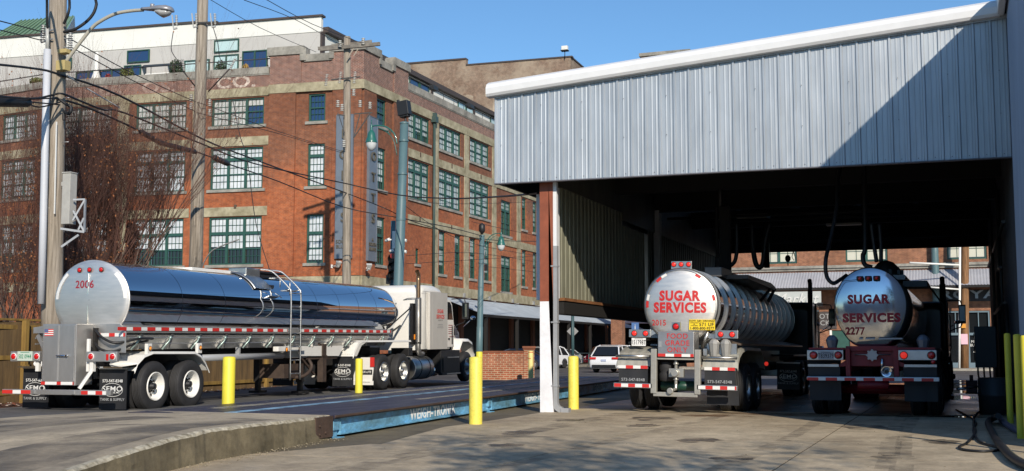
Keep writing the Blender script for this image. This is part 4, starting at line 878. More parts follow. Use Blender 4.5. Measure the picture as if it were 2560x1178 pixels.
b=MB(); b.obox(rel1((-20.0, 22.65, 6.74)),rel1((-19.97, 22.66, 4.53)),.03,.02); b.build('ground_strip',m_tw,up)
# equipment boxes on the pole
b=MB(); b.M=Matrix.Translation(rel1((-19.53, 22.61, 4.86))); b.box(-.115,.115,-.1,.14,-.60,.60); b.box(-.13,.13,-.12,.15,.60,.63); b.box(-.15,-.115,-.1,-.06,.3,.4); b.build('equipment_cabinet',mat('cabinet_beige',(.40,.39,.36),.45,var=.12,vs=4),up,bev=.01)
b=MB(); F=[rel1((-19.36, 22.57, 4.83)),rel1((-19.1, 22.67, 4.84)),rel1((-19.09, 22.67, 4.07)),rel1((-19.35, 22.57, 4.34))]
b.obox(F[0],F[1],.04,.04); b.obox(F[1],F[2],.04,.04); b.obox(F[1],F[3],.04,.04); b.obox(rel1((-19.34, 22.57, 4.57)),F[2],.04,.04); b.obox(rel1((-19.22, 22.62, 4.12)),rel1((-19.11, 22.66, 4.4)),.04,.04); b.obox(rel1((-19.61, 22.47, 4.15)),F[2],.03,.05); b.obox(rel1((-19.58, 22.49, 3.72)),rel1((-19.21, 22.62, 4.0)),.05,.05)
b.build('bracket_frame',m_galv,up)
b=MB()
for dz in (0,-.22): 
    u=Vector((0,0,dz))
    b.obox(tuple(Vector(rel1((-20.04, 22.85, 8.83)))+u),tuple(Vector(rel1((-19.76, 22.74, 8.74)))+u),.03,.03); pin(b,Vector(rel1((-19.76, 22.74, 8.7)))+u,1.1)
    b.obox(tuple(Vector(rel1((-20.56, 22.66, 8.94)))+u),tuple(Vector(rel1((-20.16, 22.59, 8.98)))+u),.03,.03); pin(b,Vector(rel1((-20.38, 22.51, 8.89)))+u,1.1)
b.build('insulator_bracket',m_galv,up)
# street lamp (cobra head)
sl=thing('street_lamp','grey cobra head street lamp on a long curved arm off the thick left pole','street lamp',(-19.9, 22.69, 8.09)); o0=Vector((-19.9, 22.69, 8.09)); rr=lambda p: tuple(Vector(p)-o0)
b=MB(); b.tube(smooth_path([rr((-19.97, 22.77, 8.09)),rr((-19.78, 22.73, 8.29)),rr((-19.26, 22.82, 8.94)),rr((-18.95, 22.83, 9.14)),rr((-18.55, 22.87, 9.29)),rr((-18.13, 22.92, 9.33)),rr((-17.82, 22.93, 9.32))],5),.042,10); b.build('arm',mat('arm_beige',(.38,.36,.30),.5),sl)
b=MB(); b.box(-.12,.14,-.12,.1,-.12,.12); b.box(-.1,.16,-.1,.1,.3,.4); b.build('bracket',mat('bracket_yellowish',(.42,.33,.14),.6),sl,bev=.01)
hp=Vector(rr((-17.85, 22.91, 9.31))); hq=Vector(rr((-16.99, 22.91, 9.2)))
ax=(hq-hp); 
b=MB(); prof=[(0,.05,.05),(.12,.07,.06),(.3,.09,.075),(.55,.16,.11),(.8,.19,.12),(.95,.15,.09),(1.0,.05,.04)]
rings=[]
X=ax.normalized(); Yv=X.cross(Vector((0,0,1))).normalized(); Zv=Yv.cross(X)
for t,wy,hz in prof:
    c=hp+ax*t; rings.append([tuple(c+Yv*math.cos(a)*wy+Zv*(math.sin(a)*hz*(1 if math.sin(a)>0 else .35)+.02)) for a in [2*math.pi*i/14 for i in range(14)]])
b.loft(rings); b.cyl(tuple(hp+ax*.33+Zv*.08),tuple(hp+ax*.33+Zv*.16),.05,n=10); b.build('lamp_housing',mat('lamp_grey',(.33,.33,.35),.4,.4),sl)
b=MB(); rings=[]
for t,wy,hz in [(.45,.06,.02),(.55,.13,.08),(.72,.16,.15),(.88,.12,.10),(.96,.05,.02)]:
    c=hp+ax*t; rings.append([tuple(c+Yv*math.cos(a)*wy-Zv*(abs(math.sin(a))*hz*(1 if math.sin(a)<0 else .05)+.01)) for a in [2*math.pi*i/14 for i in range(14)]])
b.loft(rings); b.build('lens',mat('lamp_lens',(.40,.40,.40),.1,coat=1),sl)
# pole 2
p2b=Vector((-23.25, 32.96, 0.95)); p2b.z=0; p2t=Vector((-23.24, 32.97, 14.03))
u2=pole(tuple(p2b),tuple(p2t),.24,.175,m_wood,'tall pale wooden utility pole crossing the second warehouse pilaster, with hanging insulators')
rel2=lambda p: tuple(Vector(p)-p2b)
b=MB(); b.obox(rel2((-23.78, 32.55, 12.06)),rel2((-22.62, 32.98, 12.12)),.06,.06); b.build('cross_bar',m_black,u2)
for q in ((-23.94, 32.38, 12.06),(-23.33, 32.61, 12.12),(-22.76, 32.83, 12.12)):
    b=MB(); p=Vector(rel2(q))
    b.obox(p+Vector((-.07,0,.28)),p+Vector((.0,0,-.18)),.03,.03)
    for i in range(7): b.lathe([(0,.02),(.012,.055),(.035,.022)],tuple(p+Vector((.10+.004*i,0,.22-.055*i))),'z',8)
    b.obox(p+Vector((.0,0,-.2)),p+Vector((.14,0,-.18)),.05,.05)
    b.build('cutout_fuse',m_porc,u2)
b=MB()
b.cyl(rel2((-23.61, 32.51, 10.45)),rel2((-23.33, 32.83, 9.96)),.022,n=6); b.cyl(rel2((-22.18, 33.04, 10.53)),rel2((-22.95, 32.97, 9.8)),.022,n=6)
b.build('brace',m_black,u2)
for p,q in (((-23.64, 32.5, 10.83),(-23.58, 32.52, 10.48)),((-22.02, 33.1, 10.85),(-22.16, 33.05, 10.53))):
    b=MB()
    for i in range(7): b.sphere(tuple(Vector(rel2(p)).lerp(Vector(rel2(q)),i/6)),.05,8,.5)
    b.build('insulator_string',m_porc,u2)
for q in ((-23.34, 32.61, 9.44),(-22.77, 32.82, 9.28),(-23.34, 32.61, 9.17),(-22.76, 32.82, 8.96)):
    b=MB(); pin(b,rel2(q),1.2); b.build('pin_insulator',m_porc,u2)
# pole 3
p3b=Vector((-27.67, 51.59, 1.26)); p3b.z=0; p3t=Vector((-27.84, 51.53, 16.74))
u3=pole(tuple(p3b),tuple(p3t),.23,.165,m_wood,'bleached wooden pole with a weathered crossarm in front of the warehouse corner')
rel3=lambda p: tuple(Vector(p)-p3b)
b=MB(); b.obox(rel3((-28.99, 50.89, 16.05)),rel3((-26.09, 51.64, 16.25)),.14,.17); b.obox(rel3((-29.33, 51.29, 16.22)),rel3((-26.83, 52.22, 16.58)),.12,.15); b.build('crossarm',wood('old_arm_wood',(.22,.20,.17),(.10,.09,.08),(2,2,2)),u3)
b=MB(); b.obox(rel3((-27.63, 51.18, 15.52)),rel3((-27.35, 51.28, 16.04)),.03,.06); b.build('arm_brace',m_wood,u3); b=MB(); b.obox(rel3((-27.34, 51.29, 15.68)),rel3((-27.13, 51.37, 16.04)),.03,.05); b.build('arm_brace',m_wood,u3); b=MB(); b.obox(rel3((-28.4, 51.0, 14.51)),rel3((-27.08, 51.49, 14.66)),.07,.06); b.build('fuse_bracket',m_black,u3); b=MB()
b.obox(rel3((-28.1, 51.11, 12.82)),rel3((-27.76, 51.24, 12.72)),.05,.05); b.obox(rel3((-28.03, 51.14, 12.76)),rel3((-27.76, 51.24, 11.87)),.04,.04); b.build('bracket',m_black,u3); b=MB(); b.obox(rel3((-27.32, 51.4, 12.82)),rel3((-26.51, 51.7, 12.88)),.05,.05); b.obox(rel3((-26.59, 51.67, 12.86)),rel3((-27.34, 51.39, 11.63)),.05,.05); b.obox(rel3((-27.06, 51.5, 12.84)),rel3((-27.34, 51.39, 11.63)),.04,.04)
b.build('bracket',m_black,u3)
for p in ((-28.5, 50.75, 14.34),(-27.87, 50.98, 14.46),(-27.21, 51.23, 14.46)):
    b=MB(); p=Vector(rel3(p))
    for i in range(7): b.lathe([(0,.03),(.02,.09),(.05,.035)],tuple(p+Vector((-.01*i,0,.35-.085*i))),'z',8)
    b.build('cutout_fuse',m_porc,u3)
for p in ((-27.92, 50.96, 16.09),(-26.86, 51.36, 16.21),(-27.27, 51.21, 13.67),(-26.97, 51.32, 13.11),(-26.52, 51.49, 13.03),(-27.79, 51.01, 12.92),(-27.98, 50.94, 13.11),(-27.68, 51.05, 11.14)):
    b=MB(); pin(b,rel3(p),1.8); b.build('pin_insulator',m_porc,u3)
# teal trolley poles
def tpole(D0,name,loc,top,r,label,lampdir=-1,ln=None):
    root=thing('trolley_pole',label,'lamp post',tuple(loc),0,'teal trolley poles'); v=Vector(top)-Vector(loc); b=MB(); b.tube([(0,0,0),tuple(v*.33),tuple(v*.332),tuple(v*.7),tuple(v*.702),tuple(v)],[r*1.25,r*1.15,r*1.05,r,r*.93,r*.88],18); 
    b.lathe([(v.z-.03,r*.98),(v.z+.03,r*.98),(v.z+.06,r*.6)],(v.x,v.y,0),'z',18)
    for t in (.62,.8,.93): b.lathe([(v.z*t-.04,r*1.08),(v.z*t+.04,r*1.08)],(v.x*t,v.y*t,0),'z',18)
    b.build('shaft',m_teal,root); return root,v
def lampset(root,base,S_,side,z):
    # gooseneck arm with scroll and bell lamp
    b=MB(); P0=Vector(base); sx=side*S_
    b.tube(smooth_path([tuple(P0+Vector((sx*.15,0,0))),tuple(P0+Vector((sx*.3,0,.45))),tuple(P0+Vector((sx*.7,0,.78))),tuple(P0+Vector((sx*1.2,0,.88))),tuple(P0+Vector((sx*1.45,0,.86)))],5),.035*S_,8)
    b.tube(smooth_path([tuple(P0+Vector((sx*.15,0,-.5))),tuple(P0+Vector((sx*.35,0,.2))),tuple(P0+Vector((sx*.75,0,.6))),tuple(P0+Vector((sx*1.1,0,.75)))],5),.018*S_,6)
    sp=[tuple(P0+Vector((sx*(.55+.12*math.cos(a)*(1-a/12)),0,.55+.12*math.sin(a)*(1-a/12)))) for a in [i*.6 for i in range(14)]]; b.tube(sp,.014*S_,5)
    b.build('arm',m_dgreen,root)
    q=P0+Vector((sx*1.48,0,.86)); b=MB()
    b.lathe([(.12,.02),(.02,.05),(-.1,.06),(-.16,.05),(-.2,.09),(-.3,.16),(-.45,.19),(-.62,.24),(-.70,.27),(-.73,.27)],tuple(q),'z',16); b.cyl(tuple(q+Vector((0,0,.1))),tuple(q+Vector((0,0,.28))),.02,n=6); b.build('lamp_shade',m_dgreen,root)
    b=MB(); b.lathe([(-.72,.24),(-.84,.23),(-.98,.18),(-1.08,.09),(-1.1,.01)],tuple(q),'z',16); b.build('lamp_globe',mat('globe_glass',(.55,.57,.57),.12,coat=.7),root)
tb_=Vector((-22.85, 46.98, 1.27)); tb_.z=0
r1,v1=tpole(52,'', tb_,(-22.56, 47.09, 11.27),.205,'thick teal steel trolley pole with a black box on top, left of the tractor cab')
lampset(r1,tuple(Vector((v1.x-.2,v1.y,v1.z-.9))),.95,-1,0)
b=MB(); b.M=Matrix.Translation((v1.x,v1.y,v1.z+.55))@Matrix.Rotation(R(-8),4,'Y'); b.box(-.26,.26,-.2,.2,-.22,.42); b.box(-.2,.2,-.16,.16,-.3,-.22); b.cyl((0,0,-.6),(0,0,-.25),.05,n=8); b.box(-.3,-.18,-.05,.05,.4,.55); b.build('top_box',m_black,r1,bev=.02)
t2=Vector((-28.08, 69.58, 1.25)); t2.z=0
r2,v2=tpole(75,'',t2,(-27.91, 69.64, 8.5),.18,'slimmer teal trolley pole farther down the street, right of the tractor mirrors')
lampset(r2,tuple(Vector((v2.x+.1,v2.y,v2.z-.75))),.8,1,0)
b=MB(); b.M=Matrix.Translation((v2.x,v2.y,v2.z+.4)); b.lathe([(-.3,.05),(-.2,.12),(-.1,.2),(.3,.2),(.42,.03)],ax='z',n=10); b.box(.2,.35,-.1,.1,-2.6,-2.2); b.build('top_box',m_black,r2)
t3=Vector((-1.46, 89.08, 1.24)); t3.z=0
r3=pole(tuple(t3),(-1.45, 89.08, 10.78),.28,.24,m_teal,'bare teal steel pole seen through the far bay opening beside the brown wooden pole','lamp post','trolley_pole','teal trolley poles')
t4=Vector((0.23, 87.57, 1.25)); t4.z=0
r4=pole(tuple(t4),(0.64, 87.73, 11.11),.27,.25,m_woodb,'brown wooden pole with a pink notice, seen through the bay')
re4=lambda p: tuple(Vector(p)-t4)
b=MB(); b.tube([re4((-0.11, 86.91, 0.04)),re4((0.01, 86.96, 3.13)),re4((0.27, 87.05, 9.95))],.075,8); b.build('conduit',m_white,r4)
b=MB(); b.cyl(re4((-3.04, 85.82, 7.29)),re4((0.17, 87.02, 7.13)),.07,n=6); b.build('side_arm',m_white,r4); b=MB(); b.cyl(re4((-1.86, 86.26, 5.63)),re4((0.12, 87.0, 5.47)),.06,n=6); b.build('side_arm',m_white,r4)
b=MB(); p=re4((0.28, 87.06, 2.11)); b.box(p[0]-.22,p[0]+.22,-.33,-.28,p[2]-.35,p[2]+.35); p=re4((0.26, 87.05, 3.0)); b.k=1; b.box(p[0]-.14,p[0]+.14,-.34,-.28,p[2]-.14,p[2]+.14); b.build('notice',[mat('pink_notice',(.70,.45,.52),.7),mat('orange_tag',(.65,.28,.03),.6)],r4)
# traffic signal
ts=thing('traffic_signal','black traffic signal and white camera boxes on a teal post beside the thick trolley pole','traffic light',tuple(Vector((-23.94, 48.71, 1.26))*1)[:2]+(0,)); T0=Vector((-23.94, 48.71, 1.26)); T0.z=0
rt=lambda p: tuple(Vector(p)-T0)
b=MB(); b.cyl((0,0,0),rt((-23.86, 48.74, 7.17)),.11,n=10); b.build('post',m_teal,ts)
b=MB(); p=rt((-23.62, 48.4, 5.04)); b.M=Matrix.Translation(p); b.box(-.22,.22,-.15,.15,-.55,.55); 
for z in (.36,0,-.36): b.lathe([(-.15,.17),(-.35,.17)],(0,0,z),'y',12)
b.box(-.36,-.22,-.1,.1,-.75,-.35); b.build('signal_head',m_black,ts)
b=MB(); b.M=Matrix.Translation(rt((-23.53, 48.22, 5.44))); b.cyl((0,-.17,.08),(0,-.19,.08),.13,n=12); b.build('red_lens',mat('lens_red',(.25,.02,.015),.3),ts)
b=MB(); b.M=Matrix.Translation(rt((-23.57, 48.32, 6.29))); b.box(-.09,.09,-.08,.08,-.42,.36); b.box(-.2,-.09,-.1,.1,-.05,.0); b.cyl((-.42,-.1,-.08),(-.2,-.1,.0),.07,n=8); b.box(.32,.45,-.1,.1,-.35,.35); b.cyl((.45,-.1,-.05),(.62,-.1,-.1),.07,n=8); b.cyl((-.2,-.1,-.55),(-.02,-.1,-.5),.07,n=8); b.cyl((.45,-.1,-.55),(.62,-.1,-.6),.07,n=8); b.build('camera_box',m_white,ts)
sg=thing('diamond_sign','back of a diamond road sign on a dark green post','road sign',tuple((-21.09, 66.84, 1.3)[:2])+(0,)); b=MB(); b.cyl((0,0,0),(0,0,4.1),.09,n=10); b.build('post',mat('sign_post',(.03,.07,.075),.5),sg); b=MB(); b.box(-.24,.24,.10,.115,-.24,.24); b.build('plate',mat('sign_back',(.20,.20,.20),.5,.3),sg,loc=(0,0,2.45),rot=(0,R(45),R(20)))
sb=thing('blue_sign','small blue and white sign hanging below the bay side wall','sign',(-16.67, 64.22, 2.61)); b=MB(); b.box(-.2,.2,-.03,.03,-.25,.25); b.build('panel',mat('blue_sign',(.08,.16,.35),.5),sb); text('i',.4,m_sg,sb,(0,-.04,0),rot=(math.pi/2,0,R(20)))
# ---------------------------------------------------------------- wires and cables
def wire(pts,r,label,grp='overhead wires',name='wire',catn='wire',smooth=4,m=None):
    b=MB(); P0=Vector(pts[0]); pp=smooth_path(pts,smooth) if len(pts)>2 else cat(pts[0],pts[1],.0); b.tube([tuple(Vector(p)-P0) for p in pp],r,6,False); o=b.build(name,m or m_wire,loc=tuple(P0)); tag(o,label,catn,grp); return o
wire([(-18.45, 18.74, 7.14),(-19.27, 21.11, 7.62),(-19.96, 22.66, 7.88),(-20.45, 25.47, 7.97),(-22.55, 32.16, 8.07),(-25.33, 39.66, 8.67),(-27.72, 51.57, 8.94)],.028,'thick black cable from the left edge past the thick pole to the bleached pole',name='cable')
wire([(-27.72, 51.57, 8.94),(-24.26, 48.59, 7.76),(-25.25, 54.62, 7.67),(-27.91, 69.64, 8.3),(-29.54, 85.04, 9.52)],.022,'black cable running on from the bleached pole to the slim teal pole',name='cable')
wire([(-18.42, 18.75, 6.48),(-19.33, 21.08, 6.94),(-20.05, 22.52, 7.36),(-19.9, 22.69, 7.42),(-20.39, 23.89, 7.52),(-20.83, 25.33, 7.59),(-21.65, 27.16, 7.92),(-22.56, 32.15, 7.91),(-24.23, 37.93, 8.2),(-25.01, 46.18, 8.61),(-21.84, 45.22, 7.82),(-16.62, 38.63, 6.66),(-11.71, 30.85, 5.57),(-8.53, 24.57, 4.74)],.026,'black cable sagging from the thick pole to the front corner of the wash bay',name='cable')
wire([(-20.03, 22.64, 7.3),(-20.39, 23.89, 7.42),(-20.86, 25.85, 7.43),(-21.22, 27.32, 7.4)],.026,'black cable from the thick pole to the long splice closure',name='cable')
wire([(-21.54, 30.4, 7.32),(-21.66, 31.42, 7.31)],.02,'short black cable between the long splice closure and the small one',name='cable')
wire([(-21.76, 32.45, 7.26),(-24.44, 39.99, 7.81),(-25.96, 47.96, 7.79),(-23.58, 48.85, 7.3),(-23.74, 55.19, 7.46),(-27.91, 69.64, 8.5)],.022,'black cable from the small splice closure down to the slim teal pole',name='cable')
def closure(pts,r,label):
    b=MB(); P0=Vector(pts[0]); pp=[tuple(Vector(p)-P0) for p in pts]; n=len(pp); b.tube(pp,[r*.6]+[r]*(n-2)+[r*.6],12); o=b.build('splice_closure',m_black,loc=tuple(P0)); tag(o,label,'cable splice','black splice closures on the cables'); return o
closure([(-21.23, 27.31, 7.41),(-21.24, 27.42, 7.39),(-21.31, 28.35, 7.25),(-21.49, 29.35, 7.3),(-21.59, 30.38, 7.33),(-21.58, 30.49, 7.31)],.075,'long bent black splice closure on the lowest cable between the two left poles')
closure([(-21.63, 31.43, 7.31),(-21.64, 31.54, 7.31),(-21.79, 32.44, 7.28),(-21.81, 32.54, 7.26)],.09,'short black splice closure just right of the second pole')
closure([(-19.34, 19.48, 6.56),(-19.34, 19.59, 6.58),(-19.43, 21.05, 6.85),(-19.45, 21.15, 6.87)],.11,'fat black cylinder closure at the left picture edge')
for k,(z1,z2) in enumerate(((249,240),(253,246),(258,243))):
    wire([(-19.4, 21.06, 6.92) if k==0 else (-19.39, 21.06, 6.86) if k==1 else (-19.39, 21.06, 6.81), (-19.72, 21.9, 7.13) if k==0 else (-19.72, 21.9, 7.02) if k==1 else (-19.8, 21.87, 6.93), (-19.92, 22.57, 7.29) if k==0 else (-19.87, 22.59, 7.13) if k==1 else (-19.87, 22.59, 7.19)],.018,['upper','middle','lowest'][k]+' of three short black leads from the fat closure to the thick pole',name='cable')
wire([(-19.87, 22.59, 7.25),(-19.71, 22.65, 7.13),(-19.62, 22.69, 7.07),(-19.66, 22.67, 6.91),(-19.84, 22.71, 6.98),(-19.84, 22.71, 6.78)],.04,'black cable loop hanging on the thick left pole',name='cable')
wire([(-14.86, 15.81, 9.6),(-19.51, 21.55, 9.92),(-20.15, 22.38, 9.07),(-20.17, 22.48, 8.85)],.03,'black cable dropping to the conduit head at the top left',name='cable')
wire([(-13.57, 16.29, 9.6),(-19.81, 22.72, 10.3),(-19.8, 22.72, 9.52),(-19.99, 22.76, 9.15)],.032,'black cable curving off the right side of the thick pole top',name='cable')
wire([(-12.53, 16.68, 9.6),(-19.22, 22.94, 10.21),(-19.2, 22.95, 9.61),(-19.33, 22.9, 9.27),(-19.64, 22.78, 9.0),(-19.98, 22.76, 8.95)],.036,'thick black cable looping in from the top edge below the lamp arm',name='cable')
wl=[([(-18.33, 18.79, 8.06),(-20.4, 22.5, 8.93)],'thin wire from the left edge to the upper insulator'),([(-18.32, 18.79, 7.87),(-20.41, 22.5, 8.72)],'thin wire from the left edge to the lower insulator'),
([(-19.72, 22.75, 8.73),(-21.47, 27.22, 9.05),(-23.28, 32.53, 9.47),(-22.95, 33.08, 9.34),(-24.48, 39.97, 9.77),(-27.72, 51.14, 10.93)],'thin wire from the thick pole through the second pole to the bleached pole, upper one'),
([(-19.7, 22.76, 8.53),(-21.47, 27.22, 8.85),(-23.27, 32.53, 9.15),(-22.94, 33.08, 9.02),(-24.48, 39.98, 9.69),(-27.72, 51.14, 10.85)],'thin wire from the thick pole through the second pole to the bleached pole, lower one'),
([(-23.2, 32.98, 13.07),(-24.73, 38.81, 13.63),(-28.26, 49.24, 15.47)],'thin wire from the top edge to the left end of the weathered crossarm'),
([(-21.95, 33.45, 12.93),(-25.01, 41.91, 14.78),(-27.68, 50.52, 16.08)],'thin wire from the top edge to the crossarm insulator, left one'),
([(-21.46, 33.63, 13.07),(-24.39, 42.14, 14.61),(-26.68, 50.89, 16.16)],'thin wire from the top edge to the crossarm insulator, right one'),
([(-22.41, 47.14, 7.96),(-23.94, 55.11, 8.68),(-24.8, 70.8, 10.65)],'pale thin trolley wire crossing the upper windows of the street side'),
([(-23.58, 48.84, 8.03),(-23.36, 55.33, 6.86),(-26.38, 75.54, 7.64)],'trolley wire sloping down across the street side'),
([(-22.8, 55.54, 7.77),(-24.73, 70.82, 8.5)],'pale trolley wire above the slim teal lamp'),([(-24.17, 50.76, 5.36),(-26.38, 75.54, 7.64)],'low pale trolley wire over the tractor roof'),
([(-24.17, 50.76, 5.74),(-25.07, 61.09, 6.7),(-26.38, 75.54, 7.23)],'lowest of the pale trolley wires by the slim teal pole'),([(-28.02, 69.6, 6.61),(-26.38, 75.54, 6.56)],'trolley wire right of the slim teal pole'),
([(-24.13, 32.63, 11.85),(-24.06, 32.45, 11.25),(-23.83, 32.32, 10.93),(-23.64, 32.5, 10.62)],'thin jumper wire hanging from the left cut-out of the second pole'),
([(-22.89, 33.1, 11.98),(-22.62, 32.99, 11.39),(-22.4, 32.85, 10.8),(-22.07, 33.08, 10.62)],'thin jumper wire hanging from the right cut-out of the second pole'),
([(-22.22, 33.35, 9.49),(-21.87, 33.26, 8.31),(-21.52, 33.18, 7.49),(-21.27, 33.38, 5.41),(-20.81, 33.55, 3.85)],'grey guy wire coming down right of the second pole')]
for pts,lab in wl: wire(pts,.011 if '28.2' in str(pts) else .013,lab+' in the picture' if len(lab.split())<4 else lab)
wire([(-19.87, 22.8, 7.88),(-20.15, 23.45, 7.9),(-20.24, 23.63, 7.9)],.02,'short white strap left of the long white cable guard',name='cable_guard',catn='cable guard',m=m_white)
wire([(-20.6, 24.35, 7.95),(-21.1, 26.29, 7.85)],.016,'long thin white guard on the cable right of the thick pole',name='cable_guard',catn='cable guard',m=m_white)
wire([(-22.48, 32.18, 3.9),(-22.27, 32.05, 4.14),(-21.95, 31.95, 4.43),(-21.42, 31.83, 4.6),(-20.83, 31.73, 4.74)],.022,'thin curved pale whip rising behind the left tanker',name='whip_antenna',catn='antenna',grp=None,m=m_porc)
# ---------------------------------------------------------------- fence
fn=thing('wooden_fence','weathered brown plank fence with posts behind the left tanker','fence',(-20.3,12,0))
m_fw=wood('fence_wood',(.19,.12,.05),(.075,.05,.025),(3,3,.35)); m_fp=wood('fence_post_wood',(.33,.21,.05),(.17,.10,.025),(4,4,.5))
def fy(y): return -.0 - max(0,y-10)*.085
b=MB(); y=0
while y<27.5:
    x=fy(y); b.k=0; h=1.98+.02*math.sin(y*7); b.box(x-.02,x,y,y+.135,.1,h); y+=.142
b.build('planks',m_fw,fn,merge=False)
b=MB()
y=.3
b=MB()
for z in (.35,1.15,1.85): 
    for y0 in range(0,27,3): b.obox((fy(y0)+.03,y0,z),(fy(y0+3)+.03,y0+3,z),.05,.1)
for y0 in range(0,27,3): b.obox((fy(y0)+.0,y0,2.02),(fy(y0+3)+.0,y0+3,2.02),.16,.05)
b.build('rails',m_fp,fn,bev=.005)
y=.5
while y<27.5:
    b=MB(); x=fy(y); b.box(x+.01,x+.13,y,y+.12,-.1,2.12 if int(y/2.4)%2 else 2.0); b.build('post',m_fp,fn,bev=.006); y+=2.4
lb=thing('low_timber_barrier','low timber barrier with triangular feet along the mulch beyond the tractor','barrier',(-21.8,37,.12))
b=MB(); b.obox((0,0,.32),(-.9,12,.32),.05,.07); b.obox((0.1,0,.05),(-.8,12,.05),.08,.08); 
for i in range(7): b.prism([(i*1.8,0),(i*1.8+.3,0),(i*1.8+.15,.38)],'x',-.07*i*2*.9-.06,-.07*i*2*.9+.06)
b.build('rail',m_fp,lb)
# ---------------------------------------------------------------- low brick wall
bwp=(-19.14, 47.83, 1.3); 
lw=thing('low_brick_wall','low red brick wall with a capped pier standing beyond the scale','wall',(bwp[0],bwp[1],0),R(20.4))
m_brkw=brick('garden_brick',(.34,.10,.045),(.26,.075,.035),(.42,.30,.20),wid=.26,row=.088,ms=.015,samt=.4,ns=.8)
b=MB(); b.box(0,1.76,0,.3,-.2,1.22); b.build('wall',m_brkw,lw,merge=False); b=MB(); b.box(0,1.76,-.02,.32,1.22,1.31); b.build('coping',mat('brick_coping',(.20,.07,.035),.85,var=.3,vs=5),lw,bev=.01)
b=MB(); b.box(1.77,2.22,-.04,.41,-.2,1.35); b.build('pier',m_brkw,lw,merge=False); b=MB(); b.box(1.74,2.25,-.07,.44,1.35,1.42); b.box(1.71,2.28,-.1,.47,1.42,1.51); b.build('pier_cap',mat('brick_coping',(.2,.07,.03)),lw,bev=.01)
# ---------------------------------------------------------------- roof terrace things
def onT(u,z,back=1.2): return tuple(Vector((-32.7,62.5,0))+MW@Vector((u,back,z)))
def shrub(loc,r,h,label,m,trunk=.25,n=500,grp='potted plants on the roof terrace',sd=1):
    rd=random.Random(sd); root=thing('potted_plant',label,'plant',loc,0,grp); b=MB(); b.lathe([(0,.12),(.3,.18),(.3,.15)],ax='z',n=10); b.cyl((0,0,.2),(0,0,.3+trunk),.03,n=5); b.build('pot',m_black,root)
    b=MB()
    for i in range(n):
        v=Vector((rd.gauss(0,1),rd.gauss(0,1),rd.gauss(0,1))).normalized()*(rd.random()**.4); p=Vector((v.x*r,v.y*r,.3+trunk+h/2+v.z*h/2)); q=Vector((rd.gauss(0,1),rd.gauss(0,1),rd.gauss(0,1))).normalized()*.07; s=q.orthogonal().normalized()*.035; b.face([tuple(p-q),tuple(p+s),tuple(p+q),tuple(p-s)])
    b.build('foliage',m,root,merge=False); return root
m_lf=mat('topiary_green',(.10,.12,.02),.7,var=.5,vs=6); m_lf2=mat('dark_conifer',(.02,.05,.02),.7,var=.4,vs=6); m_lf3=mat('red_foliage',(.28,.02,.02),.7,var=.3,vs=6); m_lf4=mat('dry_grass',(.40,.25,.06),.7,var=.3,vs=6)
shrub(onT(-16.65,18.0),.45,.7,'olive green ball shrub in a pot left of the pale terrace sofa',m_lf,.35,sd=2); shrub(onT(-18.0,18.0),.22,.75,'red conical plant on the terrace between the white parasol and the olive ball shrub',m_lf3,.0,300,sd=3)
shrub(onT(-13.1,18.0),.5,1.3,'dark green conifer on the roof terrace left of the second pole',m_lf2,.1,800,sd=4); shrub(onT(-10.0,18.0),.35,1.05,'small dark green bush on the terrace right of the second pole',m_lf2,.1,500,sd=5); shrub(onT(-8.3,18.0),.22,.75,'straw coloured dried grass in a pot near the corner end of the terrace',m_lf4,.05,350,sd=6)
p=MW2@Vector((-2.2,1.2,17.95)); shrub(tuple(Vector((-32.7,62.5,0))+p),.5,.55,'wide olive green ball shrub farthest left on the roof terrace',m_lf,.45,sd=7)
p=MW2@Vector((-.2,1.2,17.95)); shrub(tuple(Vector((-32.7,62.5,0))+p),.2,.5,'red conical plant farthest left beside the wide olive shrub',m_lf3,.1,250,sd=8)
um=thing('closed_parasol','closed white parasol standing on the roof terrace','parasol',onT(-18.9,18.1)); b=MB(); b.cyl((0,0,0),(0,0,2.4),.04,n=6); b.build('pole',m_white,um); b=MB(); b.lathe([(.75,.30),(.95,.22),(1.3,.13),(2.0,.16),(2.35,.13),(2.45,.02)],ax='z',n=12); b.lathe([(.45,.22),(.75,.3)],ax='z',n=12); b.build('canopy',m_white,um)
sf=thing('terrace_sofa','pale outdoor sofa set behind the stone coping of the roof terrace','sofa',onT(-14.6,18.1,1.0),R(5.4)); b=MB(); b.box(-.9,.9,-.3,.5,.1,.5); b.box(-.9,.9,.4,.6,.5,.85); b.build('cushion',m_white,sf,bev=.05); b=MB(); b.box(-1.1,1.1,-.45,-.35,.42,.5); b.build('table_edge',m_galv,sf)
pg=thing('terrace_pergola','dark blue grey metal pergola frame on the roof terrace','pergola',onT(-14.7,18.0,1.6),R(5.4)); b=MB()
for x in (-.9,0.9,1.7): b.box(x-.06,x+.06,-.06,.06,0,1.45)
b.box(-1.0,1.8,-.07,.07,1.42,1.55); b.obox((-.9,0,1.5),(-1.9,1.2,1.75),.1,.1); b.obox((.9,0,1.5),(.0,1.2,1.8),.1,.1); b.build('frame',mat('pergola_paint',(.035,.045,.055),.5),pg)
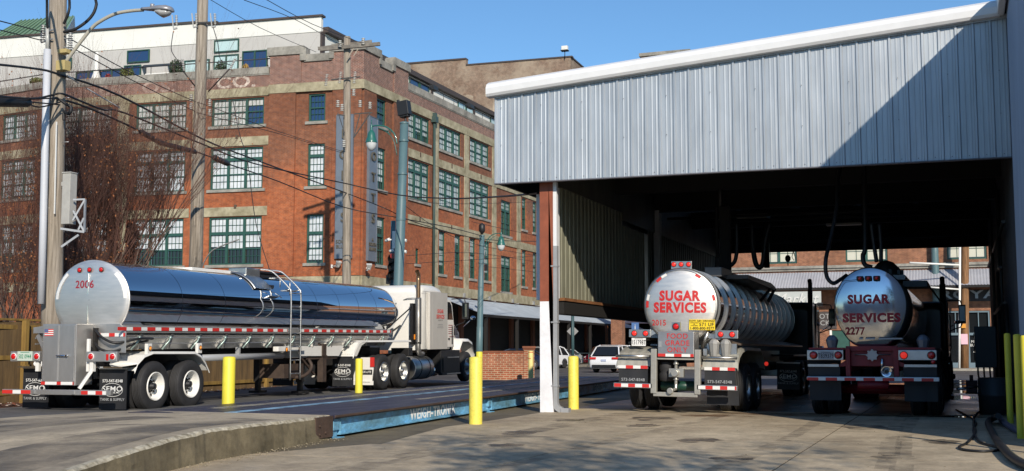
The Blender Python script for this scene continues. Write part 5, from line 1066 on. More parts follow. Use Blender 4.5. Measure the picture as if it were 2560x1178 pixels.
# ---------------------------------------------------------------- tanker trucks
def rotx(): return (math.pi/2,0,0)
RS=(math.pi/2,0,math.pi/2)   # lettering on the right-hand side (+X)
def tape(parent,x0,x1,y,z0,z1,axis='x',seg=.19,rseg=None,start=0,name='reflective_strip'):
    b=MB(); t=x0;i=start
    while t<x1-.001:
        b.k=i%2; L_=seg if i%2==0 else (rseg or seg*.75); e=min(x1,t+L_)
        if axis=='x': b.box(t,e,y-.003,y+.003,z0,z1)
        else: b.box(y-.003,y+.003,t,e,z0,z1)
        t=e;i+=1
    return b.build(name,[m_tr,m_tw],parent,merge=False)
def wheel(root,x,y,r=.52,side=1,rimm=None,wd=.27,z=None,dual=True,hub=None,front=False):
    """side=+1: outer face towards +x"""
    s=side; b=MB(); z=r if z is None else z
    pr=[(-wd/2+.02,r*.56),(-wd/2,r*.62),(-wd/2-.01,r*.80),(-wd/2+.015,r*.93),(-wd/2+.04,r*.985)]
    k=5
    for i in range(k):
        a=-wd/2+.05+(wd-.1)*i/k; c=-wd/2+.05+(wd-.1)*(i+1)/k
        pr+=[(a+.003,r),(c-.012,r),(c-.010,r*.978),(c,r*.978)]
    pr+=[(wd/2-.04,r*.985),(wd/2-.015,r*.93),(wd/2+.01,r*.80),(wd/2,r*.62),(wd/2-.02,r*.56)]
    b.lathe([(t*s,q) for t,q in pr],(0,0,0),'x',40)
    if dual: b.lathe([((t-wd-.05)*s,q) for t,q in pr],(0,0,0),'x',32)
    t=b.build('tyre',m_rub,root,loc=(x,y,z))
    b=MB(); R_=r*.57
    if front: pr=[(wd/2-.03,R_),(wd/2,R_*.98),(wd/2-.005,R_*.92),(wd/2-.09,R_*.84),(wd/2-.06,R_*.5),(wd/2+.0,R_*.42),(wd/2+.02,R_*.3),(wd/2+.07,R_*.26),(wd/2+.08,.001)]
    else: pr=[(wd/2-.02,R_),(wd/2+.01,R_*.99),(wd/2+.005,R_*.93),(wd/2-.03,R_*.87),(wd/2-.17,R_*.83),(wd/2-.19,R_*.76),(wd/2-.16,R_*.48),(wd/2-.15,R_*.42)]
    b.lathe([(t_*s,q) for t_,q in pr],(0,0,0),'x',36)
    rim=b.build('rim',rimm or m_alu,t,merge='keep')
    b=MB(); fx=(wd/2-.06 if front else wd/2-.165)*s
    for i in range(10):
        a=2*math.pi*i/10
        b.cyl((fx,math.cos(a)*R_*.62,math.sin(a)*R_*.62),(fx+.012*s,math.cos(a)*R_*.62,math.sin(a)*R_*.62),.026,n=8)
        b.cyl((fx,math.cos(a+.3)*R_*.42,math.sin(a+.3)*R_*.42),(fx+.035*s,math.cos(a+.3)*R_*.42,math.sin(a+.3)*R_*.42),.012,n=6)
    if not front: b.lathe([(fx-.01*s,R_*.36),(fx+.02*s,R_*.35),(fx+.03*s,R_*.24),(fx+.14*s,R_*.22),(fx+.15*s,.001)],(0,0,0),'x',20)
    b.build('hub',hub or m_black,t,merge='keep')
    return t
def lamp(root,x,y,z,r=.05,m=None,name='tail_light',ring=None,d=-1,ax='y'):
    b=MB(); 
    if ax=='y': b.lathe([(0,r),(d*.02,r*.95),(d*.03,r*.6),(d*.033,.001)],(x,y,z),'y',18); b.k=1; b.lathe([(.0,r*1.22),(d*.012,r*1.22),(d*.014,r*1.02)],(x,y,z),'y',18)
    else: b.lathe([(0,r),(.02,r*.9),(.033,.001)],(x,y,z),'x',16); b.k=1; b.lathe([(0,r*1.2),(.012,r*1.15),(.012,r)],(x,y,z),'x',16)
    return b.build(name,[m or m_tail,ring or m_black],root,merge='keep')
def flap(root,x0,x1,y,z0,z1,lines=(),oval=None,m=None,name='mud_flap',bar=True):
    b=MB(); n=6; R0=[];w=x1-x0
    for i in range(n+1):
        x=x0+w*i/n; d=.012*math.sin(i*1.7); R0.append(x)
        if i<n: 
            a=.012*math.sin(i*1.7);c=.012*math.sin((i+1)*1.7); b.face([(x,y+a,z0),(x+w/n,y+c,z0),(x+w/n,y,z1),(x,y,z1)],True); b.face([(x,y+a+.012,z0),(x,y+.012,z1),(x+w/n,y+.012,z1),(x+w/n,y+c+.012,z0)],True)
    o=b.build(name,m or m_flap,root)
    if bar: b=MB(); b.box(x0-.01,x1+.01,y-.012,y+.02,z1-.005,z1+.035); b.build('flap_bar',m_alu,root)
    for s_,sz,z,mm,sx in lines: text(s_,sz,mm or m_tw,o,((x0+x1)/2,y-.018,z),rotx(),bold=.002,ext=.001,sx=sx)
    if oval:
        cx,cz,rx,rz=oval; b=MB(); N=30
        for i in range(N):
            a,c=2*math.pi*i/N,2*math.pi*(i+1)/N; f=lambda q,k:(cx+math.cos(q)*(rx-k),y-.02,cz+math.sin(q)*(rz-k)); b.face([f(a,0),f(c,0),f(c,.008),f(a,.008)])
        b.build('logo_ring',m_tw,o,merge=False)
    return o
def semo(root,x0,x1,y,z0,z1,phone=True):
    h=z1-z0; return flap(root,x0,x1,y,z0,z1,[('573-547-8348',.085,z1-h*.30,None,.95)]*(1 if phone else 0)+[('SEMO',.145,z1-h*.50,None,1.25),('PERRYVILLE, MO.',.045,z1-h*.585,None,1.0),('TANK & SUPPLY',.075,z1-h*.76,mat('flap_text_grey',(.32,.33,.34),.6),1.02)],((x0+x1)/2,z1-h*.52,.25,.135))
def platebox(root,x,y,z,s,m_bg,m_fg,w=.31,h=.155,name='license_plate',sz=.11,sx=.62):
    b=MB(); b.box(x-w/2,x+w/2,y-.006,y,z-h/2,z+h/2); o=b.build(name,m_bg,root); text(s,sz,m_fg,o,(x,y-.009,z-.012),rotx(),bold=.002,ext=.001,sx=sx); b=MB(); b.box(x-w*.3,x+w*.3,y-.008,y-.006,z+h*.36,z+h*.42); b.build('plate_line',m_fg,o); return o
def ring_sect(hw,zc,hh,n=44,bot=None,flat=None):
    pts=[]
    for i in range(n):
        a=2*math.pi*i/n; c,s=math.cos(a),math.sin(a); x=hw*c; z=hh*s
        if bot and s<0: x*=1-(1-bot)*abs(s)**1.5
        pts.append((x,z+zc))
    return pts
def cab(root,y0,mb,L1=2.4,white=True,hood=True,zr=3.22,detail=True,mglass=None):
    """sleeper cab, doors and hood; y0 = rear wall of the sleeper"""
    def rr(hw,z0,z1,r=.16,n=5,tw=0):
        p=[]
        for cx,cz,a0 in ((hw-r,z0+.04,-90),(hw-r-tw,z1-r,0),(-hw+r+tw,z1-r,90),(-hw+r,z0+.04,180)):
            q=.04 if a0 in(-90,180) else r
            for i in range(n+1):
                a=R(a0+90*i/n) ; p.append((cx+(r if a0 in (0,90) else r)*math.cos(a),cz+q*math.sin(a)))
        return p
    secs=[(y0,1.14,1.12,zr-.25),(y0+.05,1.2,1.12,zr-.12),(y0+.35,1.22,1.12,zr),(y0+1.3,1.22,1.12,zr+.02),(y0+L1*.72,1.2,1.12,zr-.03),(y0+L1,1.12,1.1,zr-.28),(y0+L1+.35,1.05,1.1,zr-.50)]
    b=MB(); b.loft([[(x,y,z) for x,z in rr(hw,z0,z1,.2,5,.05)] for y,hw,z0,z1 in secs]); body=b.build('cab_body',mb,root,bev=0)
    yd=y0+L1+.35; b=MB(); b.loft([[(x,y,z) for x,z in rr(hw,z0,z1,.14,5,.12)] for y,hw,z0,z1 in ((yd-.02,1.03,1.1,zr-.52),(yd+.5,.98,1.1,2.28),(yd+.55,.98,1.1,2.2))]); b.build('windscreen',mglass or m_glassd,root)
    yh=yd+.45; b=MB(); b.loft([[(x,y,z) for x,z in rr(hw,z0,z1,.2,5,.05)] for y,hw,z0,z1 in ((yh,.98,.95,2.22),(yh+.3,.92,.95,2.16),(yh+.9,.82,.9,1.98),(yh+1.35,.74,.8,1.82),(yh+1.5,.66,.8,1.68))]); b.build('hood',mb,root)
    # front fenders
    for s in (-1,1):
        b=MB(); prof=[(yh+.0,.9),(yh+.1,1.25),(yh+.35,1.5),(yh+.9,1.5),(yh+1.3,1.38),(yh+1.5,1.05),(yh+1.5,.7)]
        r0=[(s*.72,y,z) for y,z in prof];r1=[(s*1.2,y,z-.03) for y,z in prof];r2=[(s*1.22,y,z-.12) for y,z in prof]
        b.loft([r0,r1,r2],False,True,False); b.build('front_fender',mb,root,merge='keep')
    b=MB(); b.box(-1.1,1.1,yh+1.45,yh+1.62,.4,.75); b.build('front_bumper',m_alu,root,bev=.03)
    # doors with windows
    for s in (-1,1):
        b=MB(); xs_=s*1.185; q=[(y0+L1-.72,1.2),(y0+L1+.32,1.2),(y0+L1+.32,2.0),(y0+L1+.16,2.62),(y0+L1-.02,2.78),(y0+L1-.72,2.82)]
        b.prism(q,'x',xs_-.02,xs_+.035 if s>0 else xs_-.055); dr_=b.build('door',mb,root,bev=.012)
        b=MB(); q=[(y0+L1-.60,2.12),(y0+L1+.22,2.12),(y0+L1+.08,2.60),(y0+L1-.05,2.70),(y0+L1-.60,2.72)]; b.prism(q,'x',s*1.2,s*1.228); b.build('window',mglass or m_glassd,dr_)
        b=MB(); b.box(s*1.22,s*1.25,y0+L1-.2,y0+L1-.1,1.45,1.5); b.cyl((s*1.27,y0+L1-.66,1.35),(s*1.27,y0+L1-.66,2.35),.018,n=6); b.box(s*1.21,s*1.232,y0+L1+.12,y0+L1+.2,1.3,1.9); b.build('door_handle',m_black,dr_)
        # mirrors
        b=MB(); b.tube(smooth_path([(s*1.12,y0+L1+.35,2.82),(s*1.45,y0+L1+.42,2.83),(s*1.58,y0+L1+.44,2.75),(s*1.58,y0+L1+.44,2.1),(s*1.4,y0+L1+.42,1.98),(s*1.1,y0+L1+.35,1.85)],3),.02,6)
        b.box(s*1.5,s*1.70,y0+L1+.36,y0+L1+.50,2.14,2.70); b.k=1; b.box(s*1.52,s*1.68,y0+L1+.352,y0+L1+.36,2.2,2.66); b.build('mirror',[m_black,mat('mirror_face',(.35,.4,.35),.05,1)],root,bev=.02)
        b=MB(); b.cyl((s*1.0,yh+1.0,1.9),(s*1.42,yh+.75,2.18),.014,n=6); b.sphere((s*1.45,yh+.73,2.2),.10,10,.7); b.build('hood_mirror',m_pol,root)
        b=MB()
        for k in range(2): 
            for i in range(4): b.box(s*.86,s*.93,yh+.35+.12*k*0+.0,yh+.62,1.62+.07*i+.0,1.66+.07*i)
        b.build('hood_vent',m_black,root)
    return yh
def drive(root,y0,rimm,fl,hub=None,twin=(0,1.32)):
    for dy in twin:
        for s in (-1,1): wheel(root,s*1.12,y0+dy,.515,s,rimm,hub=hub)
def stack(root,x,y,z0,z1,m1,m2,shield=True):
    b=MB(); b.tube(smooth_path([(x,y,z0+(1.0 if shield else .1)),(x,y,z1-.25),(x,y-.01,z1-.1),(x,y-.12,z1+.02)],3),.068,12,False); b.k=1
    if shield:
        b.cyl((x,y,z0+.15),(x,y,z0+1.6),.098,n=18); z=z0+.2
        while z<z0+1.55: b.lathe([(z,.098),(z+.012,.104),(z+.024,.098)],(x,y,0),'z',18); z+=.035
    b.k=1; b.tube(smooth_path([(x,y,z0+.2),(x,y,z0-.02),(x,y+.1,z0-.16),(x,y+.35,z0-.18)],4),.085,12); return b.build('exhaust_stack',[m1,m2],root,merge='keep')

# ======================= left tanker (polished) =======================
hd=R(1.5)
LT=thing('tanker_truck','long mirror polished tanker numbered 2006 with white tractor','tanker truck',(-16.8,19.3,.04),hd,None,math.atan(.011))
ZC,HH,HW=2.30,.82,.91
b=MB(); rings=[]; N=60
for i,(y,s) in enumerate([(1.0,1),(2.9,1),(5,1),(7.3,1),(9.5,1),(11,1),(12,1),(13,1),(14.1,1),(14.4,.97),(14.58,.86),(14.66,.6),(14.68,.2)]):
    rings.append([(x*s,y,(z-ZC)*s+ZC) for x,z in ring_sect(HW,ZC,HH,N)])
b.loft(rings[:9],False); b.loft(rings[8:],False); tk=b.build('tank',m_pol,LT)
b=MB()
for y in (2.9,4.6,9.1,10.4,11.6,12.8):
    p=ring_sect(HW+.003,ZC,HH+.003,N); b.loft([[(x,y-.006,z) for x,z in p],[(x,y+.006,z) for x,z in p]],False)
b.build('tank_seam',mat('seam_steel',(.30,.31,.33),.3,1),tk)
# brushed rear head, slightly dished
def dish(x,z): 
    q=min(1,(x/HW)**2+((z-ZC)/HH)**2); return -.075*(1-q)
b=MB(); rg=[]
for f in (1.02,1.0,.97,.88,.7,.5,.3,.12,.01): rg.append([(x*f,1.0+dish(x*f,(z-ZC)*f+ZC)-(.0 if f<1 else 0)-.012*(f<=.97),(z-ZC)*f+ZC) for x,z in ring_sect(HW,ZC,HH,N)])
rg.insert(0,[(x*1.02,1.03,(z-ZC)*1.02+ZC) for x,z in ring_sect(HW,ZC,HH,N)])
b.loft(rg[::-1],False)
# sump cone under the rear of the barrel
b.loft([[(.32+.42*math.cos(a)*k,1.35+.5*math.sin(a)*k,z) for a in [2*math.pi*i/20 for i in range(20)]] for k,z in ((1.35,1.75),(1.0,1.5),(.4,1.28))])
b.build('tank_head',m_brsh,LT)
def wl_(x,z): return 0
text('2006',.225,m_dred,LT,(-.13,0,2.62),rotx(),bold=.004,sx=1.0,ext=.001,warp=lambda x,y:-(1.0+dish(x-.13,y+2.62)-.012)+.005)
for x in (-.28,-.02,.26): lamp(LT,x,.93 if abs(x)<.2 else .945,2.925,.045,name='marker_light')
b=MB(); b.box(-.045,-.03,.915,.93,1.62,2.85); b.build('head_weld',mat('weld_line',(.8,.8,.78),.15,1),LT)
for s in (-1,1):
    b=MB(); pp=[(math.cos(R(a)),math.sin(R(a))) for a in (2,12,24,36,46)]
    for i in range(4):
        (c0,s0),(c1,s1)=pp[i],pp[i+1]; k=[(s*HW*c0*.985,.985,ZC+HH*s0*.985),(s*HW*c1*.985,.985,ZC+HH*s1*.985),(s*HW*c1*.89,.962,ZC+HH*s1*.89),(s*HW*c0*.89,.962,ZC+HH*s0*.89)]; b.face(k)
    b.build('edge_reflector',m_tw,LT,merge=False)
# rear cabinet
m_stl=mat('cabinet_steel',(.50,.49,.47),.42,.75,var=.15,vs=3,stretch=(1,1,.3))
b=MB(); b.box(-.44,.38,.08,.6,.58,1.80); cb=b.build('rear_cabinet',m_stl,LT,bev=.012)
b=MB(); b.box(-.41,-.04,.06,.078,.66,1.77); b.box(-.02,.36,.06,.078,.66,1.77); b.box(-.035,-.015,.05,.075,.66,1.77); b.build('cabinet_door',m_stl,cb,bev=.006)
b=MB(); b.cyl((-.03,.02,1.17),(.2,.02,1.17),.018,n=8); b.cyl((-.03,.06,1.17),(-.03,.01,1.17),.015,n=6); b.cyl((.2,.06,1.17),(.2,.0,1.17),.022,n=6); b.build('door_handle',m_pol,cb)
b=MB(); 
for i in range(7): b.k=i%2; b.box(-.37,-.16,.055,.059,1.56+.02*i,1.58+.02*i)
b.k=2; b.box(-.37,-.28,.05,.055,1.63,1.70); b.build('flag_sticker',[m_tr,m_tw,mat('flag_blue',(.10,.12,.25),.5)],cb,merge=False)
tape(cb,-.42,.36,.053,.595,.655,seg=.10,rseg=.28)
for x in (.34,-.4):
    b=MB()
    for i in range(12): b.cyl((x,.06,.72+i*.09),(x,.05,.72+i*.09),.007,n=5)
    b.build('rivets',m_alu,cb)
b=MB(); b.prism([(.38,1.22),(1.16,1.22),(1.16,1.62),(1.0,1.80),(.38,1.80)],'y',.60,.62); b.build('side_shield',m_stl,LT,bev=.004); tape(LT,.42,1.14,.592,1.545,1.615,seg=.14,rseg=.2)
b=MB()
b.tube(smooth_path([(.5,.5,1.68),(.72,.45,1.52),(1.0,.5,1.42),(1.25,.9,1.5),(1.15,1.5,1.5)]),.028,8); b.tube(smooth_path([(.5,.5,1.42),(.7,.4,1.3),(.95,.5,1.25),(1.15,.9,1.4),(1.1,1.4,1.46)]),.026,8); b.build('air_hose',m_black,LT)
b=MB(); b.box(.44,.5,.50,.6,1.15,1.72); b.build('hose_post',m_dark,LT)
# light bars, plate
for s in (-1,1):
    b=MB(); b.box(s*.56,s*1.29,.16,.24,1.05,1.25); b.build('light_bar',m_stl,LT,bev=.01)
for x in (-1.2,-.63,.68,1.19): lamp(LT,x,.155,1.15,.06,name='tail_light',ring=m_tw)
b=MB(); b.box(1.04,1.09,.148,.16,1.08,1.2); b.build('side_reflector',m_tail,LT)
platebox(LT,-.915,.15,1.16,'502 0944',mat('plate_greenish',(.50,.58,.50),.5),mat('plate_green',(.03,.22,.12),.5),.37,.19,sz=.12,sx=.66)
# struts and bumper
b=MB(); b.box(.5,.56,.24,.3,.85,1.5); b.obox((.66,.24,.9),(.50,.05,.52),.10,.06); b.obox((.66,.24,1.25),(.66,.24,.85),.1,.08); b.build('bumper_strut',m_white,LT,bev=.008); b=MB(); b.obox((-.66,.24,1.25),(-.66,.24,.85),.08,.08); b.build('bumper_strut',m_white,LT,bev=.008)
b=MB(); b.box(-1.3,1.3,-.03,.06,.40,.50); b.box(-.55,-.48,-.045,-.03,.41,.49); b.box(.40,.47,-.045,-.03,.41,.49); b.build('bumper',m_stl,LT,bev=.01)
tape(LT,-1.29,-.6,-.036,.415,.485,seg=.26,rseg=.2); tape(LT,.62,1.2,-.036,.415,.485,seg=.16,rseg=.18)
for s in (-1,1):
    semo(LT,s*.94-.325,s*.94+.325,.52,.10,.90)
    b=MB(); b.prism([(.35,.92),(.35,.95),(.86,.99),(.86,.94)],'x',s*.58,s*1.28); b.build('fender_tail_plate',m_pol,LT)
    pr=[(.74,.86),(.83,1.02),(1.05,1.17),(1.35,1.24),(2.85,1.22),(3.1,1.13),(3.28,.98),(3.42,.80)]
    b=MB(); r=[[(s*.62,y,z) for y,z in pr],[(s*1.27,y,z) for y,z in pr],[(s*1.29,y,z-.05) for y,z in pr],[(s*1.27,y,z-.06) for y,z in pr]]; b.loft(r,False,False,False); b.build('fender',m_white,LT,merge='keep')
    for y in (1.22,3.03):
        b=MB(); b.box(s*1.2,s*1.27,y-.06,y+.1,1.18,1.40); b.build('marker_bracket',m_white,LT,bev=.01); lamp(LT,s*1.272 if s>0 else -1.30,y+.03,1.30,.045,m_amber,'side_marker',ax='x')
for y in (1.5,2.78):
    for s in (-1,1): wheel(LT,s*1.12,y,.52,s,m_white,hub=m_black)
b=MB(); b.cyl((-.9,1.5,.52),(.9,1.5,.52),.07,n=12); b.cyl((-.9,2.78,.52),(.9,2.78,.52),.07,n=12); b.box(-.5,-.4,.6,4,.7,1.25); b.box(.4,.5,.6,4,.7,1.25); b.build('axle',m_black,LT)
# side rail, tape and brackets
for s in (1,-1):
    b=MB()
    b.prism([(s*1.13,1.62),(s*1.13,1.74),(s*.8,1.78),(s*.8,1.62)],'y',.62,13.4)
    b.prism([(s*1.02,1.62),(s*1.10,1.56),(s*.92,1.28),(s*.86,1.28)],'y',.66,13.3)
    b.cyl((s*1.14,.7,1.52),(s*1.14,13.3,1.52),.016,n=6); b.cyl((s*1.14,.7,1.40),(s*1.14,13.3,1.40),.014,n=6)
    b.build('side_rail',m_stl,LT,merge=False)
tape(LT,.36,7.1,1.14,1.665,1.735,'y',.28,.20); tape(LT,7.75,13.3,1.14,1.665,1.735,'y',.28,.20,1)
m_clip=mat('clip_greenish',(.30,.38,.35),.4,.7)
for i in range(12):
    y=.95+i*1.06; b=MB(); b.tube(smooth_path([(1.17,y+.06,1.54),(1.19,y+.02,1.46),(1.15,y-.04,1.38),(1.08,y-.08,1.28)],3),.024,6); b.sphere((1.18,y+.07,1.52),.045,8); b.k=1; b.prism([(y+.22,1.6),(y+.28,1.6),(y+.12,1.28),(y+.08,1.28)],'x',.95,1.12); b.build('rail_clip',[m_clip,m_alu],LT,merge=False)
b=MB(); b.prism([(1.26,8),(1.26,10.6),(1.5,10.6),(1.5,8)],'x',.5,1.0) if False else b.box(.55,1.05,7.4,8.9,1.0,1.5); b.build('tool_box',m_stl,LT,bev=.02)
b=MB(); b.cyl((1.0,3.3,1.07),(1.0,7.1,1.07),.075,n=14); b.box(.95,1.05,5.0,5.06,1.07,1.3); b.build('hose_tube',mat('tube_grey',(.40,.41,.42),.4,.3),LT)
b=MB(); b.box(.3,.5,3.4,13.2,1.0,1.3); b.box(-.5,-.3,3.4,13.2,1.0,1.3); b.cyl((.6,3.5,1.18),(.6,8.4,1.14),.03,n=6); b.build('sub_frame',m_dark,LT)
# centre hip plates, markers, ladder
b=MB(); b.box(1.05,1.2,6.55,7.9,1.18,1.30); b.build('marker_beam',m_white,LT,bev=.01); lamp(LT,1.205,6.95,1.22,.055,m_amber,'side_marker',ax='x'); lamp(LT,1.205,7.62,1.22,.055,m_amber,'side_marker',ax='x')
b=MB()
for y in (6.98,7.48):
    b.tube(smooth_path([(1.30,y,.46),(1.30,y,1.5),(1.30,y,2.55),(1.22,y,2.78),(.85,y-.02,3.12),(.68,y-.05,3.22),(.45,y-.1,3.24)],4),.021,8)
    b.tube([(1.25,y,2.72),(1.14,y+.0,2.72)],.015,6)
for z in [.62+.335*i for i in range(7)]: b.cyl((1.30,6.98,z),(1.30,7.48,z),.015,n=6)
b.tube([(.98,6.98,3.02),(.98,6.98,2.78)],.013,6); b.tube([(.98,7.48,3.02),(.98,7.48,2.6)],.013,6)
b.build('ladder',m_alu,LT)
b=MB()
for x,z in ((1.12,2.68),(.78,3.0)): b.box(x-.12,x+.06,6.98,7.48,z,z+.035)
b.build('ladder_step',m_alu,LT,bev=.005)
b=MB(); b.box(-.55,.12,4.4,6.3,3.08,3.17); b.build('catwalk',m_white,LT,bev=.01)
b=MB(); 
p=ring_sect(HW+.02,ZC,HH+.02,N); q=ring_sect(HW+.055,ZC,HH+.05,N); sel=[i for i in range(N) if 26<360*i/N<154]
b.loft([[(p[i][0],6.05,p[i][1]) for i in sel],[(q[i][0],6.06,q[i][1]) for i in sel],[(q[i][0],6.13,q[i][1]) for i in sel],[(p[i][0],6.9,p[i][1]) for i in sel]],False,True,False); b.build('overturn_rail',m_alu,LT)
b=MB(); b.box(-.1,.42,6.3,6.95,2.98,3.26); b.build('manhole_box',m_alu,LT,bev=.02)
b=MB(); b.box(-.5,.35,7.0,8.3,3.16,3.22); b.box(-.45,.3,7.0,8.0,3.0,3.16); b.build('manhole_cover',m_black,LT,bev=.02)
# landing gear and middle clutter
for s in (-1,1):
    b=MB(); b.box(s*.55,s*.72,8.6,8.78,.35,1.3); b.box(s*.58,s*.69,8.62,8.76,.12,.35); b.box(s*.48,s*.8,8.5,8.9,.06,.12); b.build('landing_leg',m_black,LT)
b=MB(); b.box(.98,1.14,9.0,9.2,.35,1.35); b.box(.7,1.14,9.0,9.25,.98,1.05); b.obox((1.0,7.9,1.1),(1.05,8.7,.55),.05,.05); b.tube(smooth_path([(.9,8.3,1.15),(1.1,8.45,.8),(1.1,8.1,.55),(.9,7.7,.5),(.7,7.6,.6)]),.045,8); b.box(.3,1.0,7.2,8.2,.5,.85); b.box(.2,1.05,8.3,10,.95,1.15); b.build('hose_rack',mat('rusty_dark',(.06,.04,.03),.7,var=.4,vs=5),LT)
b=MB(); b.prism([(7.6,1.3),(10.3,1.3),(10.0,1.02),(7.9,1.05)],'x',-1.1,1.1) ; b.build('belly_plate',m_white,LT)
# tractor: frame, fenders, wheels
b=MB(); b.box(-.45,-.35,10.4,20.4,.75,1.0); b.box(.35,.45,10.4,20.4,.75,1.0); b.box(-.5,.5,12.6,13.9,1.02,1.22); b.cyl((-.9,12.6,.515),(.9,12.6,.515),.07,n=10); b.cyl((-.9,13.92,.515),(.9,13.92,.515),.07,n=10); b.build('chassis',m_black,LT)
for s in (-1,1):
    b=MB(); pr=[(10.52,1.0),(10.58,1.12),(10.85,1.38),(11.1,1.44),(14.5,1.44)]
    b.loft([[(s*.62,y,z) for y,z in pr],[(s*1.26,y,z) for y,z in pr],[(s*1.285,y,z-.05) for y,z in pr],[(s*1.26,y,z-.06) for y,z in pr]],False,False,False); b.prism([(10.53,1.0),(10.58,1.12),(10.85,1.38),(11.1,1.43),(11.5,1.43),(11.05,1.30),(10.75,1.0)],'x',s*1.255,s*1.275) ; b.build('rear_fender',m_white,LT,merge='keep')
    b=MB()
    for i in range(9): b.cyl((s*(.68+.07*i),10.53,1.06),(s*(.68+.07*i),10.52,1.06),.008,n=5)
    b.build('rivets',m_alu,LT)
    semo(LT,s*.945-.325,s*.945+.325,10.56,.17,1.0)
    b=MB(); b.prism([(s*.62,.2),(s*.62,.95),(s*1.27,.95),(s*1.27,.62),(s*1.22,.2)],'y',11.83,11.86); b.box(s*.6,s*1.28,11.8,11.83,.16,.28); wf=b.build('white_flap',m_white,LT)
    b=MB(); b.box(s*1.18,s*1.30,11.8,11.85,.68,.95); b.build('flap_reflector',m_tr,LT) if s>0 else None
    if s>0:
        b=MB(); b.prism([(.74,.62),(.84,.66),(.94,.62),(.93,.48),(.84,.40),(.75,.48)],'y',11.815,11.822); b.build('shield_logo',mat('logo_gold',(.55,.42,.16),.5),wf)
        b=MB(); b.box(.9,1.24,11.812,11.82,.46,.60); b.build('logo_panel',m_black,wf); text('TRUCK-LITE',.085,m_white,wf,(1.0,11.806,.53),rotx(),bold=.003,ext=.001,sx=.85,shear=.15); text('www.truck-lite.com',.05,m_black,wf,(.96,11.80,.24),rotx(),bold=.001,ext=.001)
drive(LT,12.62,m_alu,None,hub=m_alu,twin=(0,1.40))
b=MB(); b.box(.95,1.0,10.9,11.0,1.44,1.6); b.build('flag_post',m_white,LT); lamp(LT,1.02,11.0,1.55,.04,m_amber,'side_marker',ax='x')
lamp(LT,.9,15.42,1.55,.07,mat('round_lamp',(.5,.45,.35),.2,coat=.5),'work_light',ring=m_black)
b=MB(); b.box(.98,1.1,15.36,15.42,1.46,1.62); b.build('amber_block',m_amber,LT)
yh=cab(LT,15.45,m_off,2.45,zr=3.2)
b=MB(); b.box(1.2,1.30,15.95,17.45,1.14,2.98); b.box(1.295,1.302,16.15,16.17,1.2,2.95); sp=b.build('sleeper_panel',mat('panel_white',(.58,.56,.52),.4,.2,var=.06,vs=3),LT,bev=.015)
text('SUGAR\nSERVICES',.185,m_red,sp,(1.306,16.82,2.28),RS,bold=.003,ext=.002,sx=.85); text('MEMPHIS TN',.07,mat('grey_letter',(.3,.3,.3),.5),sp,(1.306,16.82,2.08),RS,ext=.001)
for i in range(3): 
    b=MB(); b.box(1.303,1.306,16.60-.03*i,17.02+.03*i,1.94-.055*i,1.955-.055*i); b.build('fine_print',mat('grey_letter',(.3,.3,.3)),sp)
b=MB()
for y in (15.75,): b.box(1.218,1.226,y,y+.012,1.15,3.0)
b.box(1.218,1.225,15.5,17.9,2.985,2.995); b.box(1.215,1.224,17.16,17.175,1.15,2.85); b.build('cab_seam',m_dirtal,LT)
b=MB()
for i in range(5): b.box(-.62+.3*i,-.54+.3*i,17.7,17.8,3.06,3.12)
b.build('roof_marker',m_amber,LT,bev=.01)
b=MB(); b.box(1.22,1.24,17.8,18.15,1.55,1.56); 
for i in range(5): b.box(1.223,1.226,17.72,18.1,1.92-i*.07,1.94-i*.07)
b.build('door_print',m_dred,LT)
b=MB(); b.cyl((1.0,15.0,2.93),(1.0,15.0,2.93),.01,n=5) if False else b.tube([(.6,15.44,2.72),(.75,15.39,2.76),(1.08,15.39,2.78),(1.12,15.44,2.74)],.014,6); b.build('grab_rail',m_alu,LT)
stack(LT,1.12,15.42,1.18,3.60,mat('heat_stained_pipe',(.30,.20,.12),.35,.8,var=.3,vs=2),mat('perforated_shield',(.33,.32,.30),.4,.8))
b=MB(); b.box(.9,1.0,15.25,15.5,1.3,2.6); b.obox((.95,15.3,2.5),(.9,13.2,1.65),.03,.03); b.tube(smooth_path([(.5,15.4,1.9),(.6,14.5,1.7),(.65,14.2,1.75),(.6,14.0,2.0)]),.03,6); b.build('stack_support',m_black,LT)
b=MB(); b.cyl((.92,14.85,.56),(.92,16.35,.56),.37,n=32); b.k=1
for y in (15.3,16.0): b.cyl((.92,y,.56),(.92,y+.08,.56),.378,n=32)
b.build('fuel_tank',[m_alu,m_black],LT,bev=.02)
b=MB(); b.cyl((.95,16.45,.45),(.95,17.1,.45),.2,n=20); b.build('air_tank',m_pol,LT)
b=MB(); b.box(.6,1.2,14.5,14.8,.95,1.2); b.build('frame_block',m_black,LT,bev=.01); b=MB(); b.box(.75,1.25,17.0,18.7,.35,1.1); b.box(1.15,1.3,17.0,18.7,.28,.35); b.box(1.2,1.28,17.15,17.4,.4,.9); b.build('step_box',m_black,LT,bev=.01)
b=MB(); b.box(1.28,1.31,17.5,18.5,.84,.88); b.box(1.28,1.31,17.4,18.6,.30,.34); b.build('step_tread',m_alu,LT)
for s in (-1,1): wheel(LT,s*1.12,yh+.75,.515,s,m_alu,front=True,dual=False,hub=m_alu)

